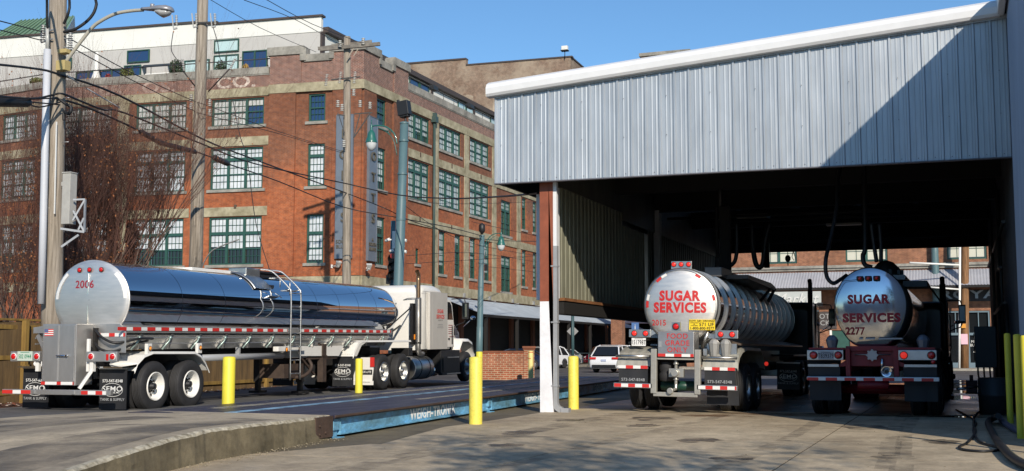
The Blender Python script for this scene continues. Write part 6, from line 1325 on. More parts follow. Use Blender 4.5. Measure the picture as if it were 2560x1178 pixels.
# ======================= middle tanker (ringed) =======================
MT_=thing('tanker_truck','ringed sugar tanker numbered 2015 backed into the middle of the wash bay','tanker truck',(-5.58,24.6,.02),0); MT_.rotation_euler=(0,R(1.0),0)
zc=2.25; rt_=.765
b=MB(); N=56; rg=[[(rt_*math.cos(a),y,zc+rt_*math.sin(a)) for a in [2*math.pi*i/N for i in range(N)]] for y in (.62,3,6,9,12,13.5)]
b.loft(rg,False); b.loft([[(x*k,13.5+.15*(1-k),(z-zc)*k+zc) for x,y,z in rg[-1]] for k in (1,.9,.6,.01)],False); tm=b.build('tank',mat('dark_polished',(.24,.24,.25),.07,1,bump=.05,bs=2),MT_)
b=MB(); rg=[]
for f in (1.0,.985,.95,.85,.65,.4,.2,.01): q=f; rg.append([(rt_*f*math.cos(a),.6-.09*(1-q*q)-.01*(f<.98),zc+rt_*f*math.sin(a)) for a in [2*math.pi*i/N for i in range(N)]])
b.loft(rg[::-1],False); b.build('tank_head',m_brsh,MT_)
b=MB(); b.lathe([(.66,rt_+.0),(.645,rt_+.035),(.58,rt_+.035),(.57,rt_-.01)],(0,0,zc),'y',56); b.build('head_ring',m_alu,MT_,merge='keep')
m_ring=mat('ring_aluminium',(.52,.52,.51),.36,.85)
for i in range(14):
    y=.82+i*.93 if i>0 else .80; b=MB(); w_=.035; h_=.05
    b.lathe([(y-w_,rt_-.005),(y-w_,rt_+h_),(y+w_,rt_+h_),(y+w_,rt_-.005)],(0,0,zc),'y',56,smooth=False); b.build('tank_ring',m_ring,MT_,merge='keep')
b=MB(); b.box(-.21,.23,.58,.66,2.99+.02,3.19); b.build('marker_bar',m_alu,MT_,bev=.008)
for x in (-.15,.01,.17): lamp(MT_,x,.575,3.12,.045,m_tlit,'marker_light')
# reflective patches round the head
def arcp(a0,a1,k0,m,nm='edge_reflector'):
    b=MB(); n=4
    for i in range(n):
        a=R(a0+(a1-a0)*i/n);c=R(a0+(a1-a0)*(i+1)/n); f=lambda q,k:(rt_*k*math.cos(q),.6-.09*(1-k*k)-.016,zc+rt_*k*math.sin(q)); b.face([f(a,.985),f(c,.985),f(c,k0),f(a,k0)])
    b.build(nm,m,MT_,merge=False)
for a0,a1,m in ((115,125,m_tw),(126,136,m_tr),(162,172,m_tw),(173,184,m_tr),(64,54,m_tr),(50,40,m_alu),(18,8,m_tr),(4,-8,m_tw)): arcp(a0,a1,.91,m)
def wp(x,z): return 0
def dm(ox,oz): return lambda x,y:-(.6-.09*(1-((x+ox)**2+(y+oz-zc)**2)/rt_**2)-.010)+.005
text('SUGAR',.285,m_red,MT_,(-.02,0,2.44),rotx(),bold=.024,sx=.88,ext=.001,warp=dm(-.02,2.44),sp=1.12); text('SERVICES',.285,m_red,MT_,(-.01,0,2.19),rotx(),bold=.024,sx=.88,ext=.001,warp=dm(-.01,2.19),sp=1.12)
text('2015',.17,m_red,MT_,(-.46,0,1.87),rotx(),bold=.004,sx=.9,ext=.001,warp=dm(-.46,1.87))
b=MB(); b.box(.20,.75,.50,.51,1.73,1.95); ys=b.build('yellow_sticker',mat('sticker_yellow',(.80,.58,.02),.5),MT_)
text('HOW AM I DRIVING?',.055,m_black,ys,(.475,.495,1.92),rotx(),bold=.001,ext=.001); text('571 UF',.10,m_black,ys,(.57,.495,1.845),rotx(),bold=.003,ext=.001); text('1-800-800-9577',.075,m_black,ys,(.475,.495,1.765),rotx(),bold=.002,ext=.001); text('COMPLIMENT\nOR\nCONCERN',.03,m_black,ys,(.31,.495,1.85),rotx(),ext=.001)
b=MB(); b.box(-.06,.12,.0,.06,1.70,1.88); b.build('stop_light_plate',m_alu,MT_); lamp(MT_,.03,-.003,1.79,.06,m_tail,'tail_light')
b=MB(); b.box(-.35,.41,.0,.5,1.16,1.68); fb_=b.build('food_grade_box',mat('box_aluminium',(.42,.42,.42),.42,.85,var=.15,vs=5),MT_,bev=.01)
text('FOOD\nGRADE\nONLY',.15,m_red,fb_,(.06,-.006,1.445),rotx(),bold=.002,ext=.001,sx=1.0,sp=1.1); tape(fb_,-.345,.405,-.006,1.165,1.225,seg=.16,rseg=.18)
b=MB(); b.box(-.335,-.27,-.008,-.002,1.36,1.48); b.build('tag_plate',m_galv,fb_)
for s,x0,x1 in ((-1,-1.12,-.64),(1,.74,1.22)):
    b=MB(); b.box(x0,x1,.55,.62,1.56,1.73); b.build('light_bar',m_alu,MT_,bev=.008)
for x in (-1.0,-.75,.86,1.10): lamp(MT_,x,.545,1.645,.052,m_tlit,'tail_light')
b=MB(); b.obox((-.7,.6,1.62),(-.45,.62,1.75),.04,.1); b.build('light_bracket',m_alu,MT_); b=MB(); b.obox((.85,.6,1.58),(.55,.62,1.62),.04,.1); b.cyl((.46,.6,1.35),(.6,.6,1.75),.04,n=8); b.build('light_bracket',m_alu,MT_)
platebox(MT_,-.90,.55,1.46,'151798T',m_tw,m_black,.31,.17,sz=.135)
b=MB()
for x0,x1 in ((-.50,-.38),(.42,.54)): b.box(x0,x1,.0,.12,.40,1.32)
b.box(-.45,.48,.02,.10,.34,.43); b.box(-.38,.42,.04,.1,1.10,1.14); b.build('rear_frame',mat('frame_aluminium',(.40,.39,.35),.5,.5,var=.2,vs=5),MT_,bev=.008)
for s in (-1,1):
    b=MB(); b.box(s*.47,s*1.30,.0,.08,.50,.60); b.build('bumper',m_alu,MT_,bev=.006); tape(MT_,min(s*.50,s*1.28),max(s*.50,s*1.28),-.005,.515,.585,seg=.15,rseg=.15,start=0 if s<0 else 1)
    x0,x1=(s*.6,s*1.23) if s>0 else (s*1.23,s*.6)
    flap(MT_,x0,x1,.16,.60 if s<0 else .58,.90,[('573-547-8348',.085,.665,mat('flap_text_grey',(.32,.33,.34)),1.0)]); tape(MT_,x0,x1,.13,.90,.965,seg=.16,rseg=.16,start=1)
    if s>0: flap(MT_,.58,1.25,.5,.18,.52,bar=False)
    # quilted fender
    b=MB(); pr=[(.16,.95),(.2,1.08),(.38,1.22),(.75,1.33),(1.3,1.38),(3.2,1.36),(3.6,1.2),(3.8,.9)]; k=[(s*(.55+.09*i),(.012 if i%2 else 0)) for i in range(9)]
    b.loft([[(x,y,z+d) for y,z in pr] for x,d in k],False,False,False); b.loft([[(s*1.27,y,z) for y,z in pr],[(s*1.29,y,z-.06) for y,z in pr]],False,False,False); b.build('fender',mat('fender_dull',(.38,.37,.32),.5,.3,var=.15,vs=3),MT_,merge='keep')
    b=MB(); b.cyl((s*.55,.1,1.16),(s*1.28,.1,1.16),.03,n=10); b.build('fender_bar',m_alu,MT_)
    for y in (1.62,2.92): wheel(MT_,s*1.13,y,.52,s,m_alu,wd=.28,hub=m_alu)
b=MB(); b.cyl((-.9,1.62,.52),(.9,1.62,.52),.09,n=12); b.cyl((-.9,2.92,.52),(.9,2.92,.52),.07,n=12); b.box(-.48,-.38,.2,12,1.0,1.3); b.box(.38,.48,.2,12,1.0,1.3); b.build('axle',m_black,MT_)
b=MB(); b.cyl((-.38,.5,.55),(.42,.5,.55),.10,n=16); b.build('green_cylinder',mat('dark_green_pipe',(.01,.05,.035),.4),MT_)
b=MB(); b.lathe([(-.2,.12),(-.16,.15),(-.06,.16),(-.0,.13),(.06,.16),(.15,.15),(.2,.12)],(-.24,.35,.85),'z',16); b.build('air_bag',m_rub,MT_)
b=MB(); b.box(-.14,.17,.10,.22,.74,.92); b.cyl((.0,.10,.83),(.0,.0,.83),.075,n=16); b.cyl((0,.16,.92),(0,.16,1.12),.035,n=10); b.cyl((0,.16,1.0),(0,.16,1.04),.06,n=10); b.cyl((.0,.16,.55),(.0,.16,.74),.035,n=10); b.cyl((0,.16,.68),(0,.16,.71),.06,n=10); b.tube([(0,.16,.6),(0,.14,.5),(-.06,.02,.46)],.035,8); b.cyl((-.08,.03,.46),(-.08,-.05,.46),.065,n=14); b.cyl((-.14,-.02,.46),(-.02,-.02,.46),.012,n=5); b.build('discharge_valve',mat('valve_steel',(.45,.44,.40),.4,.7),MT_,bev=.006)
for x in (.76,1.0):
    b=MB(); b.lathe([(1.18,.07),(1.28,.09),(1.43,.115),(1.45,.12),(1.46,.12),(1.52,.08),(1.55,.03)],(x,.35,0),'z',8,smooth=False,caps=True); b.cyl((x-.12,.35,1.45),(x+.12,.35,1.45),.008,n=5); b.build('hose_cap_box',mat('cap_grey',(.33,.33,.32),.5,.3),MT_)
b=MB(); b.box(.6,1.22,.4,.5,1.15,1.45); b.box(.56,.64,.2,.28,1.2,1.34); b.build('cap_shelf',m_alu,MT_)
for s in (-1,1):
    b=MB(); b.prism([(s*.75,1.5),(s*1.22,1.42),(s*1.22,1.46),(s*.75,1.56)],'y',.9,11.5); b.build('side_deck',mat('deck_brownish',(.16,.12,.09),.45,.6),MT_)
b=MB(); b.box(.1,.5,2.6,3.9,2.98,3.2); b.box(.1,.5,4.0,5.6,2.98,3.15); b.build('spill_box',mat('spill_grey',(.16,.16,.16),.5,.4),MT_,bev=.02)
b=MB(); b.prism([(3.2,3.05),(6.8,3.05),(7.6,2.98),(7.6,2.90),(3.2,2.96)],'x',.35,1.0); b.obox((1.0,6.9,2.95),(.7,7.0,2.6),.06,.06); b.obox((1.0,7.5,2.95),(.8,7.6,2.6),.06,.06); b.build('walkway',mat('walkway_dark',(.05,.05,.05),.5),MT_)
m_dk=mat('truck_black',(.014,.014,.016),.3,coat=.4)
yh=cab(MT_,14.3,m_dk,1.6,zr=2.85); stack(MT_,1.15,14.1,1.2,3.5,m_black,m_black,False); b=MB(); b.cyl((1.15,14.1,.9),(1.15,14.1,3.2),.08,n=10); b.build('stack_pipe',m_black,MT_)
drive(MT_,11.4,m_alu,None,hub=m_black)
for s in (-1,1): semo(MT_,s*.94-.32,s*.94+.32,10.5,.2,.95); wheel(MT_,s*1.12,yh+.75,.515,s,m_alu,front=True,dual=False)
b=MB(); b.box(-.5,.5,9.9,18,.75,1.0); b.box(-1.1,1.1,10.4,14,1.15,1.2); b.build('chassis',m_black,MT_)
lamp(MT_,1.2,4.6,1.0,.05,m_tlit,'tail_light')

# ======================= right tanker (dark, red frame) =======================
RT=thing('tanker_truck','shaded tanker numbered 2277 with a dark red frame, right in the bay','tanker truck',(-1.66,24.6,.0),R(-.6))
zc2=2.22
def egg(k=1,n=56):
    p=[]
    for i in range(n):
        a=2*math.pi*i/n; c,s=math.cos(a),math.sin(a)
        if s>=0: x=.70*c; z=.75*s
        else:
            x=.70*math.copysign(abs(c)**.30,c)*(1-.36*s*s) if abs(c)>1e-6 else 0; z=.83*s*1.0
        p.append((x*k,z*k+zc2))
    return p
m_rt=mat('rear_mirror_steel',(.62,.64,.66),.12,1,bump=.12,bs=1.3)
b=MB(); b.loft([[(x,y,z) for x,z in egg()] for y in (.36,3,6,9,11.5)],True); b.build('tank',mat('wavy_polished',(.48,.48,.48),.08,1,bump=.35,bs=2.2),RT)
b=MB(); b.loft([[(x,y,z) for x,z in egg(k)] for k,y in ((.01,.24),(.3,.245),(.6,.265),(.85,.30),(.97,.33),(1.0,.35),(1.0,.38))],False); b.build('tank_head',m_rt,RT)
def hd_(ox,oz):
    def f(x,y):
        X=(x+ox)/.70; Z=(y+oz-zc2); Z=Z/.75 if Z>0 else Z/.83; k=min(1,math.sqrt(X*X+Z*Z)) if Z>0 else min(1,max(abs(X)*1.02,abs(Z),math.sqrt(X*X+Z*Z)*.86))
        ks=(0,.3,.6,.85,.97,1.0);ys=(.24,.245,.265,.30,.33,.35)
        for i in range(5):
            if k<=ks[i+1]: v=ys[i]+(ys[i+1]-ys[i])*(k-ks[i])/(ks[i+1]-ks[i]); break
        return -v+.008
    return f
m_wr=mat('worn_red_letter',(.34,.012,.025),.5,var=.25,vs=14)
text('SUGAR',.235,m_wr,RT,(-.03,0,2.32),rotx(),bold=.022,sx=.98,ext=.001,warp=hd_(-.03,2.32),sp=1.12); text('SERVICES',.235,m_wr,RT,(.02,0,1.95),rotx(),bold=.022,sx=1.04,ext=.001,warp=hd_(.02,1.95),sp=1.12); text('2277',.20,m_wr,RT,(-.30,0,1.69),rotx(),bold=.010,sx=.9,ext=.001,warp=hd_(-.30,1.69))
b=MB(); b.box(-.22,-.15,.235,.25,1.53,1.56); b.box(-.1,.08,.235,.25,1.53,1.56); b.box(.15,.6,.235,.25,1.53,1.56); b.build('scratch_strip',mat('dull_white_strip',(.4,.4,.4),.5),RT)
for x in (-.17,-.01,.15): 
    b=MB(); b.box(x-.07,x+.07,.20,.26,2.70,2.79); b.build('marker_base',m_black,RT,bev=.02); lamp(RT,x,.2,2.745,.035,m_tail,'marker_light')
b=MB(); b.tube([(-.24,.23,2.72),(-.52,.27,2.70),(-.66,.3,2.4),(-.69,.33,2.1),(-.66,.33,1.8)],.006,5); b.build('light_wire',m_black,RT)
m_rf=mat('frame_dark_red',(.22,.009,.016),.45,var=.2,vs=4)
b=MB(); b.box(-.49,.50,.28,.42,1.30,1.40); b.box(-.49,-.40,.2,.36,.80,1.36); b.box(.42,.52,.2,.36,.80,1.36); b.box(-.40,.42,.34,.38,1.0,1.30); b.prism([(-.49,1.12),(-.49,1.0),(-.72,.97)],'y',.24,.3); b.prism([(.52,1.12),(.52,1.0),(.76,.97)],'y',.24,.3); b.cyl((-.3,.6,.62),(.3,.6,.62),.09,n=12); b.build('rear_frame',m_rf,RT,bev=.008)
for s in (-1,1):
    b=MB(); b.box(s*.52,s*1.23,.14,.22,1.12,1.32); b.build('light_bar',m_alu,RT,bev=.01)
    b=MB(); b.box(s*.62,s*1.22,.16,.2,.99,1.04); b.build('flap_bar',m_alu,RT)
    flap(RT,min(s*.6,s*1.22),max(s*.6,s*1.22),.2,.80,.99,bar=False); flap(RT,min(s*.6,s*1.22),max(s*.6,s*1.22),.35,.32,.72,bar=False)
    b=MB(); b.box(s*.5,s*1.2,.2,.3,1.33,1.37); b.build('frame_wing',m_rf,RT)
for x,m in ((-1.10,m_tail),(-.62,m_tail),(.62,m_tlit),(1.13,m_tail)): lamp(RT,x,.135,1.22,.065,m,'tail_light')
lamp(RT,1.16,.16,1.09,.04,m_tail,'marker_light')
platebox(RT,-.86,.13,1.215,'T839379',mat('plate_grey',(.33,.35,.38),.5),m_black,.30,.165,sz=.13)
b=MB(); b.box(-1.23,1.27,.0,.09,.73,.80); b.build('bumper',m_alu,RT,bev=.015); tape(RT,-1.22,1.26,-.004,.722,.78,seg=.22,rseg=.14)
b=MB(); b.cyl((.02,.22,1.22),(.02,.34,1.22),.095,n=16)
for i in range(8): a=i*math.pi/4; b.cyl((.02+.10*math.cos(a),.21,1.22+.10*math.sin(a)),(.02+.10*math.cos(a),.26,1.22+.10*math.sin(a)),.02,n=6)
b.cyl((-.32,.3,1.23),(.36,.3,1.23),.012,n=6); b.build('round_hatch',mat('hatch_steel',(.35,.35,.36),.35,.9),RT)
b=MB(); b.lathe([(.12,.105),(.13,.11),(.17,.11),(.2,.06),(.4,.055)],(.29,0,.90),'y',20); b.lathe([(.118,.105),(.12,.045),(.2,.04)],(.29,0,.90),'y',20); b.cyl((.2,.3,.95),(.2,.3,1.15),.035,n=8); b.build('outlet_flange',m_pol,RT,merge='keep')
for x in (-.75,.98):
    b=MB(); b.lathe([(1.33,.08),(1.5,.12),(1.52,.125),(1.58,.09),(1.62,.04)],(x,.3,0),'z',8,smooth=False,caps=True); b.build('hose_cap_box',mat('cap_blue_grey',(.16,.18,.22),.4,.3),RT)
for s in (-1,1):
    pr=[(.4,1.05),(.6,1.28),(1.0,1.36),(2.9,1.36),(3.4,1.1)]
    b=MB(); b.loft([[(s*.6,y,z) for y,z in pr],[(s*1.26,y,z) for y,z in pr],[(s*1.28,y,z-.07) for y,z in pr]],False,True,False); b.build('fender',m_black,RT,merge='keep')
    for y in (1.35,2.65): wheel(RT,s*1.13,y,.52,s,m_alu,hub=m_black)
    semo(RT,s*.94-.32,s*.94+.32,10.4,.2,.95,False)
b=MB(); b.cyl((-.9,1.35,.52),(.9,1.35,.52),.1,n=12); b.box(-.5,-.4,.4,16,.9,1.25); b.box(.4,.5,.4,16,.9,1.25); b.build('axle',m_rf,RT)
b=MB(); b.box(.3,.55,2.9,5.8,2.86,2.96); b.k=1; b.prism([(3.0,2.83),(4.9,2.83),(4.9,2.74),(3.0,2.70)],'x',.5,1.0); b.k=2; b.obox((.98,4.9,2.8),(1.22,7.6,2.45),.03,.03); b.obox((1.22,7.6,2.45),(1.22,7.7,1.4),.03,.03); b.build('walkway',[mat('pale_grey_box',(.3,.3,.3),.5),mat('walkway_dark',(.05,.05,.05)),m_black],RT)
b=MB(); b.lathe([(.45,.02),(.40,.16),(.25,.30),(.1,.34),(0,.34)],(.14,3.2,2.86),'z',20); 
for i in range(10): a=i*.63; b.box(.14+.34*math.cos(a)-.03,.14+.34*math.cos(a)+.03,3.2+.34*math.sin(a)-.03,3.2+.34*math.sin(a)+.03,2.98,3.08)
b.build('tank_dome',m_black,RT)
yh=cab(RT,12.4,m_dk,1.5,zr=2.75); stack(RT,1.12,11.7,1.2,3.35,m_black,m_black,False); b=MB(); b.cyl((1.12,11.7,.9),(1.12,11.7,3.2),.09,n=10); b.build('stack_pipe',m_black,RT); drive(RT,10.0,m_alu,None,hub=m_black)
for s in (-1,1): wheel(RT,s*1.12,yh+.75,.515,s,m_alu,front=True,dual=False)
# ---------------------------------------------------------------- cars
def lerp(a,b,t): return a+(b-a)*t
def car(loc,rz,label,paint,kind='suv',rear=True):
    """origin at centre on the ground; +y is the front"""
    t=thing('parked_car',label,'car',loc,rz,'cars parked along the street')
    if kind=='suv': L_,W_,H_=4.65,.94,1.64; belt=.98; gh=[(-2.12,.98),(-1.72,1.52),(-1.2,1.64),(.2,1.62),(.62,1.50),(1.25,1.02)]; hood=[(1.25,1.04),(2.0,.92),(2.28,.70)]
    elif kind=='van': L_,W_,H_=5.1,.98,1.74; belt=1.02; gh=[(-2.42,1.0),(-2.2,1.6),(-1.8,1.74),(.4,1.72),(.85,1.56),(1.7,1.04)]; hood=[(1.7,1.05),(2.25,.90),(2.5,.62)]
    else: L_,W_,H_=4.75,.91,1.44; belt=.92; gh=[(-1.9,.98),(-1.15,1.36),(-.6,1.44),(.25,1.43),(.6,1.34),(1.3,.94)]; hood=[(1.3,.95),(2.05,.80),(2.33,.60)]
    yr=-L_/2
    prof=[(yr+.02,.35),(yr-.02,.62),(yr+.06,.92 if kind!='sedan' else .95),(gh[0][0],gh[0][1])]+hood+[(hood[-1][0]+.05,.45),(hood[-1][0]-.05,.25),(yr+.1,.25)]
    b=MB(); ks=[(-W_,.0),(-W_*1.0,.0),(-W_*.93,.045)]
    def sec(x,ins,up=0): return [(x,lerp(y,0,ins*.25),lerp(z,.6,ins)) for y,z in prof]
    xs_=[(-W_,.10),(-W_*.97,.03),(-W_*.85,0),(0,-.01),(W_*.85,0),(W_*.97,.03),(W_,.10)]
    b.loft([sec(x,i) for x,i in xs_],True,True); b.build('body',paint,t,merge='keep')
    # glasshouse
    b=MB(); b.k=0
    n=len(gh); ring=lambda s,tw,dz=0:[(s*(W_*.93-(z-belt)*tw),y,z+dz) for y,z in gh]
    b.loft([ring(-1,.34),ring(-.96,.34,.015),ring(.96,.34,.015),ring(1,.34)],True,False); b.build('glasshouse',m_glassb if False else m_glassd,t,merge='keep')
    b=MB(); roof=[p for p in gh if p[1]>H_-.2]
    rr_=lambda s,dz:[(s*(W_*.95-(z-belt)*.34),y,z+dz) for y,z in roof]
    b.loft([rr_(-1,-.03),rr_(-1,.02),rr_(-.8,.035),rr_(.8,.035),rr_(1,.02),rr_(1,-.03)],False,True,False)
    for s in (-1,1):
        xa=lambda y,z:(s*(W_*.955-(z-belt)*.34),y,z)
        for (y0_,z0_),(y1_,z1_) in ((gh[0],gh[1]),(gh[1],gh[2]),(gh[3],gh[4]),(gh[4],gh[5])): b.obox(xa(y0_,z0_),xa(y1_,z1_),.06,.07)
        zt_=gh[2][1]-.02; b.obox(xa(-.15,belt),xa(-.15,zt_),.03,.07,up=(0,1,0)); b.obox(xa(-1.15 if kind!='sedan' else -.95,belt),xa(-1.1 if kind!='sedan' else -.85,zt_-.03),.03,.08,up=(0,1,0))
        b.box(s*(W_-.03),s*(W_+.14),gh[-1][0]-.45,gh[-1][0]-.30,belt+.02,belt+.16)
    b.build('roof',paint,t,merge='keep')
    for y in (-L_/2+.88,L_/2-.9):
        for s in (-1,1):
            b=MB(); b.lathe([(-.12,.2),(-.12,.31),(-.09,.34),(.09,.34),(.11,.31),(.11,.2)],(0,0,0),'x',22); w_=b.build('wheel',m_rub,t,loc=(s*(W_-.10),y,.34)); b=MB(); b.cyl((s*.09,0,0),(s*.118,0,0),.21,n=16); 
            b.build('rim',m_alu,w_,bev=.01)
            b=MB(); b.loft([[(s*(W_+.004),y+math.cos(a)*.40,.34+math.sin(a)*.40) for a in [math.pi*i/12 for i in range(13)]],[(s*(W_+.004),y+math.cos(a)*.34,.34+math.sin(a)*.34) for a in [math.pi*i/12 for i in range(13)]]],False,False,False); b.build('wheel_arch',m_black,t,merge=False)
    b=MB(); b.box(-W_*.8,W_*.8,yr-.06,yr+.06,.28,.48); b.build('bumper_trim',m_black,t,bev=.02); b=MB(); b.box(-W_*.8,W_*.8,hood[-1][0]-.02,hood[-1][0]+.07,.26,.42); b.build('bumper_trim',m_black,t,bev=.02)
    for s in (-1,1):
        b=MB(); b.box(s*W_*.55,s*W_*.97,yr-.03,yr+.12,.80,.93); b.build('tail_light',m_tail,t,bev=.015)
        b=MB(); b.box(s*W_*.50,s*W_*.93,hood[-1][0]-.22,hood[-1][0]+.0,.62 if kind=='sedan' else .70,.74 if kind=='sedan' else .84); b.build('headlight',mat('headlight_glass',(.6,.62,.65),.1,coat=.8),t,bev=.02)
    b=MB(); b.box(-.42,.42,hood[-1][0]+.0,hood[-1][0]+.06,.45,.68); b.build('grille',m_black,t,bev=.01)
    b=MB(); b.box(-.40,.40,hood[-1][0]+.055,hood[-1][0]+.07,.52,.545); b.box(-.42,.42,hood[-1][0]+.03,hood[-1][0]+.07,.66,.69); b.build('chrome_bar',m_pol,t)
    b=MB(); b.box(-.16,.16,yr-.045,yr-.02,.68,.80); b.build('license_plate',mat('plate_blue_white',(.4,.45,.6),.5),t)
    if kind=='suv': b=MB(); b.face([(-.70,yr+.10,1.04),(.70,yr+.10,1.04),(.62,yr+.50,1.50),(-.62,yr+.50,1.50)]); b.build('rear_window',m_glassd,t,merge=False)
    return t
m_pw=mat('car_white',(.72,.73,.74),.2,coat=1); m_pb=mat('car_burgundy',(.10,.004,.012),.25,.2,coat=1); m_psv=mat('car_silver_white',(.50,.52,.55),.22,.3,coat=1); m_pdb=mat('car_dark_blue',(.01,.02,.06),.22,.2,coat=1); m_pg=mat('car_charcoal',(.02,.02,.024),.25,.3,coat=1)
def cl(p): return (p[0],p[1],.01)
car(cl((-19.7, 71.63, 0.76)),R(-6),'white SUV seen from behind, nearest the middle tanker',m_pw,'suv')
car(cl((-32.61, 108.43, 0.48)),R(168),'dark burgundy minivan facing the camera between the white sedan and the white SUV',m_pb,'van')
car(cl((-32.0, 97.99, 0.55)),R(168),'pale silver sedan half hidden behind the yellow bollard and white column',m_psv,'sedan')
car(cl((-29.78, 87.08, 0.63)),R(165),'white SUV just left of the white column, front end showing above the brick wall',m_pw,'suv')
car(cl((-29.71, 80.71, 0.68)),R(95),'dark blue car whose roof shows above the low brick wall',m_pdb,'sedan')
car(cl((-31.78, 111.94, 0.46)),R(100),'charcoal car parked behind the burgundy minivan',m_pg,'suv')
car(cl((-20.14, 82.13, 0.69)),R(150),'dark car partly hidden by the left fender of the middle tanker',m_pdb,'suv')
# ---------------------------------------------------------------- bare trees at the left
m_bark=mat('bark',(.17,.125,.10),.9,var=.35,vs=6); m_twig=mat('twig_redbrown',(.13,.062,.046),.9,var=.4,vs=3); m_dead=mat('dead_leaf',(.26,.10,.035),.85,var=.5,vs=9)
def baretree(loc,label,sd,H,spread,n0,lean=(0,0),leaves=900,levels=5,thin=1.0,ty=None):
    rd=random.Random(sd); t=thing('bare_tree',label,'tree',loc,0,'bare winter trees behind the fence')
    bt=MB(); bc=MB(); bl=MB(); tips=[]
    def seg(b,p,q,r0,r1,n): 
        m=(p+q)/2+Vector((rd.gauss(0,1),rd.gauss(0,1),rd.gauss(0,.4)))*(q-p).length*.045; b.tube([tuple(p),tuple(m),tuple(q)],[r0,(r0+r1)/2,r1],n,False)
    def grow(p,d,l_,r,lev):
        q=p+d*l_; seg(bt if lev<2 else bc,p,q,r,r*.66,6 if lev<2 else (4 if lev<3 else 3))
        if lev>=3: tips.append(q)
        if lev>=levels: return
        k=rd.choice((3,4,4)) if lev<3 else rd.choice((3,4,5))
        for i in range(k):
            a=rd.uniform(0,2*math.pi); s=rd.uniform(.18,.42)*(1.0 if lev>0 else .8)*spread; v=d+Vector((math.cos(a)*s,math.sin(a)*s,0)); v.z+=.22; v.normalize()
            st=p.lerp(q,rd.uniform(.45,1.0) if i else 1.0); grow(st,v,l_*rd.uniform(.66,.92),r*rd.uniform(.40,.56),lev+1)
    for i in range(n0):
        a=2*math.pi*i/n0+rd.uniform(-.4,.4); s=rd.uniform(.15,.5)*spread; d=Vector((math.cos(a)*s+lean[0],math.sin(a)*s+lean[1],1)).normalized(); grow(Vector((math.cos(a)*.12,math.sin(a)*.12,0)),d,H*.27*rd.uniform(.8,1.15),.055*thin*rd.uniform(.7,1.2),0)
    for i in range(leaves):
        p=rd.choice(tips)+Vector((rd.gauss(0,.12),rd.gauss(0,.12),rd.gauss(0,.15))); 
        if p.z>H*.75 and rd.random()<.8: continue
        q=Vector((rd.gauss(0,1),rd.gauss(0,1),rd.gauss(0,1))).normalized()*.032; s=q.orthogonal().normalized()*.018; bl.face([tuple(p-q),tuple(p+s),tuple(p+q),tuple(p-s)])
    bt.build('trunk',m_bark,t,merge=False); cr=bc.build('crown',m_twig,t,merge=False)
    if leaves: bl.build('foliage',m_dead,cr,merge=False)
    return t
P_=lambda p:(p[0],p[1],.05)
baretree(P_((-22.53, 26.83, 1.06)),'broad bare reddish twiggy tree between the thick pole and the second pole',11,9.6,1.0,10,(.20,0),1900)
baretree(P_((-23.29, 25.48, 1.07)),'bare reddish twiggy tree left of the thick pole',12,8.8,1.0,7,(-.02,0),1300)
baretree(P_((-26.02, 27.13, 1.05)),'bare twiggy tree cut off by the left picture edge',13,8.6,.9,4,(0,0),700)
baretree(P_((-24.84, 28.1, 1.05)),'bare tree directly behind the thick pole, its twigs reaching highest against the white wall',14,9.6,.8,4,(.05,0),600)
baretree(P_((-21.55, 24.53, 1.08)),'low brown shrubby tree with seed heads in front of the foot of the thick pole',15,4.9,1.2,8,(.05,-.05),3000,thin=.6)
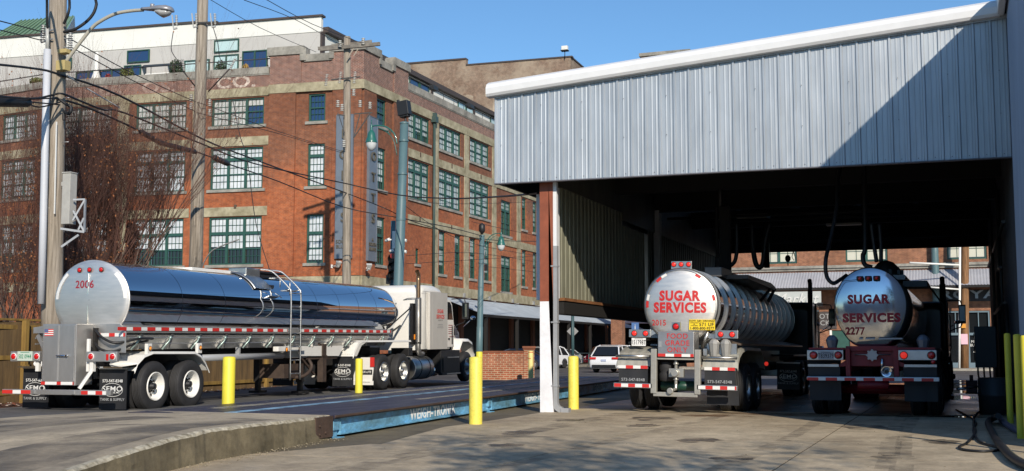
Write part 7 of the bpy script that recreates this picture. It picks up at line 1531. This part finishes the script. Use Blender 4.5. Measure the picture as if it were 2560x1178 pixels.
for i,(px_) in enumerate((((-23.16, 28.73, 1.05)),((-22.62, 28.93, 1.05)))):
    rd=random.Random(40+i); t=thing('ivy_column','narrow column of rusty brown dead leaves, '+['left one of the pair','right one of the pair beside the second pole'][i],'dead vine',(px_[0],px_[1],0),0,'columns of dead vine leaves'); b=MB(); b.tube([(0,0,0),(.05,0,1.5),(0,0,3.0),(.05,0,4.6 if i else 5.0)],[.05,.045,.04,.02],5); b.build('stem',m_bark,t)
    b=MB()
    for k in range(2600):
        z=rd.uniform(.3,5.0 if i else 5.4); r_=.27*(1-.25*z/5)*rd.random()**.5; a=rd.uniform(0,6.28); p=Vector((r_*math.cos(a),r_*math.sin(a),z)); q=Vector((rd.gauss(0,1),rd.gauss(0,1),rd.gauss(0,1))).normalized()*.05; s=q.orthogonal().normalized()*.03; b.face([tuple(p-q),tuple(p+s),tuple(p+q),tuple(p-s)])
    b.build('leaves',m_dead,t,merge=False)
rc_=car(cl((-34.47, 36.26, 1.57)),R(70),'red parked car just showing above the fence at the left picture edge',mat('car_red',(.45,.01,.015),.25,coat=1),'suv')
# ---------------------------------------------------------------- behind the camera: shed added for reflections, evergreen added for yard shade, bare trees
bk=thing('added_shed','long grey metal shed added behind the viewpoint for the steel to reflect','building',(-30,-22,0)); b=MB(); b.box(0,60,-10,0,0,6.0); b.build('wall',m_rwall,bk); b=MB(); b.box(-.3,60.3,-10.3,.3,6.0,6.3); b.build('roof',m_trim,bk)
for i,(x_,y_) in enumerate(((7.2,-2.4),(3.2,-5.5))): baretree((x_,y_,0),['bare tree behind the viewpoint, right one','bare tree behind the viewpoint, left one'][i],60+i,10.5,1.0,4,(0,0),0,4,4.0)
ev=thing('shade_evergreen','unseen leafy evergreen added right of the viewpoint to shade the yard','tree',(5.4,-1.0,0)); b=MB(); b.tube([(0,0,0),(.1,0,3),(0,.1,6),(0,0,8.5)],[.22,.18,.12,.05],8)  # out of view, crown placed to dapple the yard with shade
rd=random.Random(77)
for i in range(14): a=rd.uniform(0,6.28); z=rd.uniform(5,8); b.tube([(0,0,z-.8),(1.8*math.cos(a),1.8*math.sin(a),z+.5)],[.05,.02],5)
b.build('trunk',m_bark,ev); b=MB()
cl_=[(rd.gauss(0,1.15),rd.gauss(0,1.0),8+rd.gauss(0,.9)) for _ in range(34)]
for i in range(3200):
    c=cl_[i%34]; p=Vector(c)+Vector((rd.gauss(0,.42),rd.gauss(0,.42),rd.gauss(0,.3))); q=Vector((rd.gauss(0,1),rd.gauss(0,1),rd.gauss(0,1))).normalized()*.09; s=q.orthogonal().normalized()*.05; b.face([tuple(p-q),tuple(p+s),tuple(p+q),tuple(p-s)])
b.build('crown',m_lf2,ev,merge=False)
def bgtree(loc,sd,label,H=11): return baretree(loc,label,sd,H,1.1,5,(0,0),0,4,3.2)
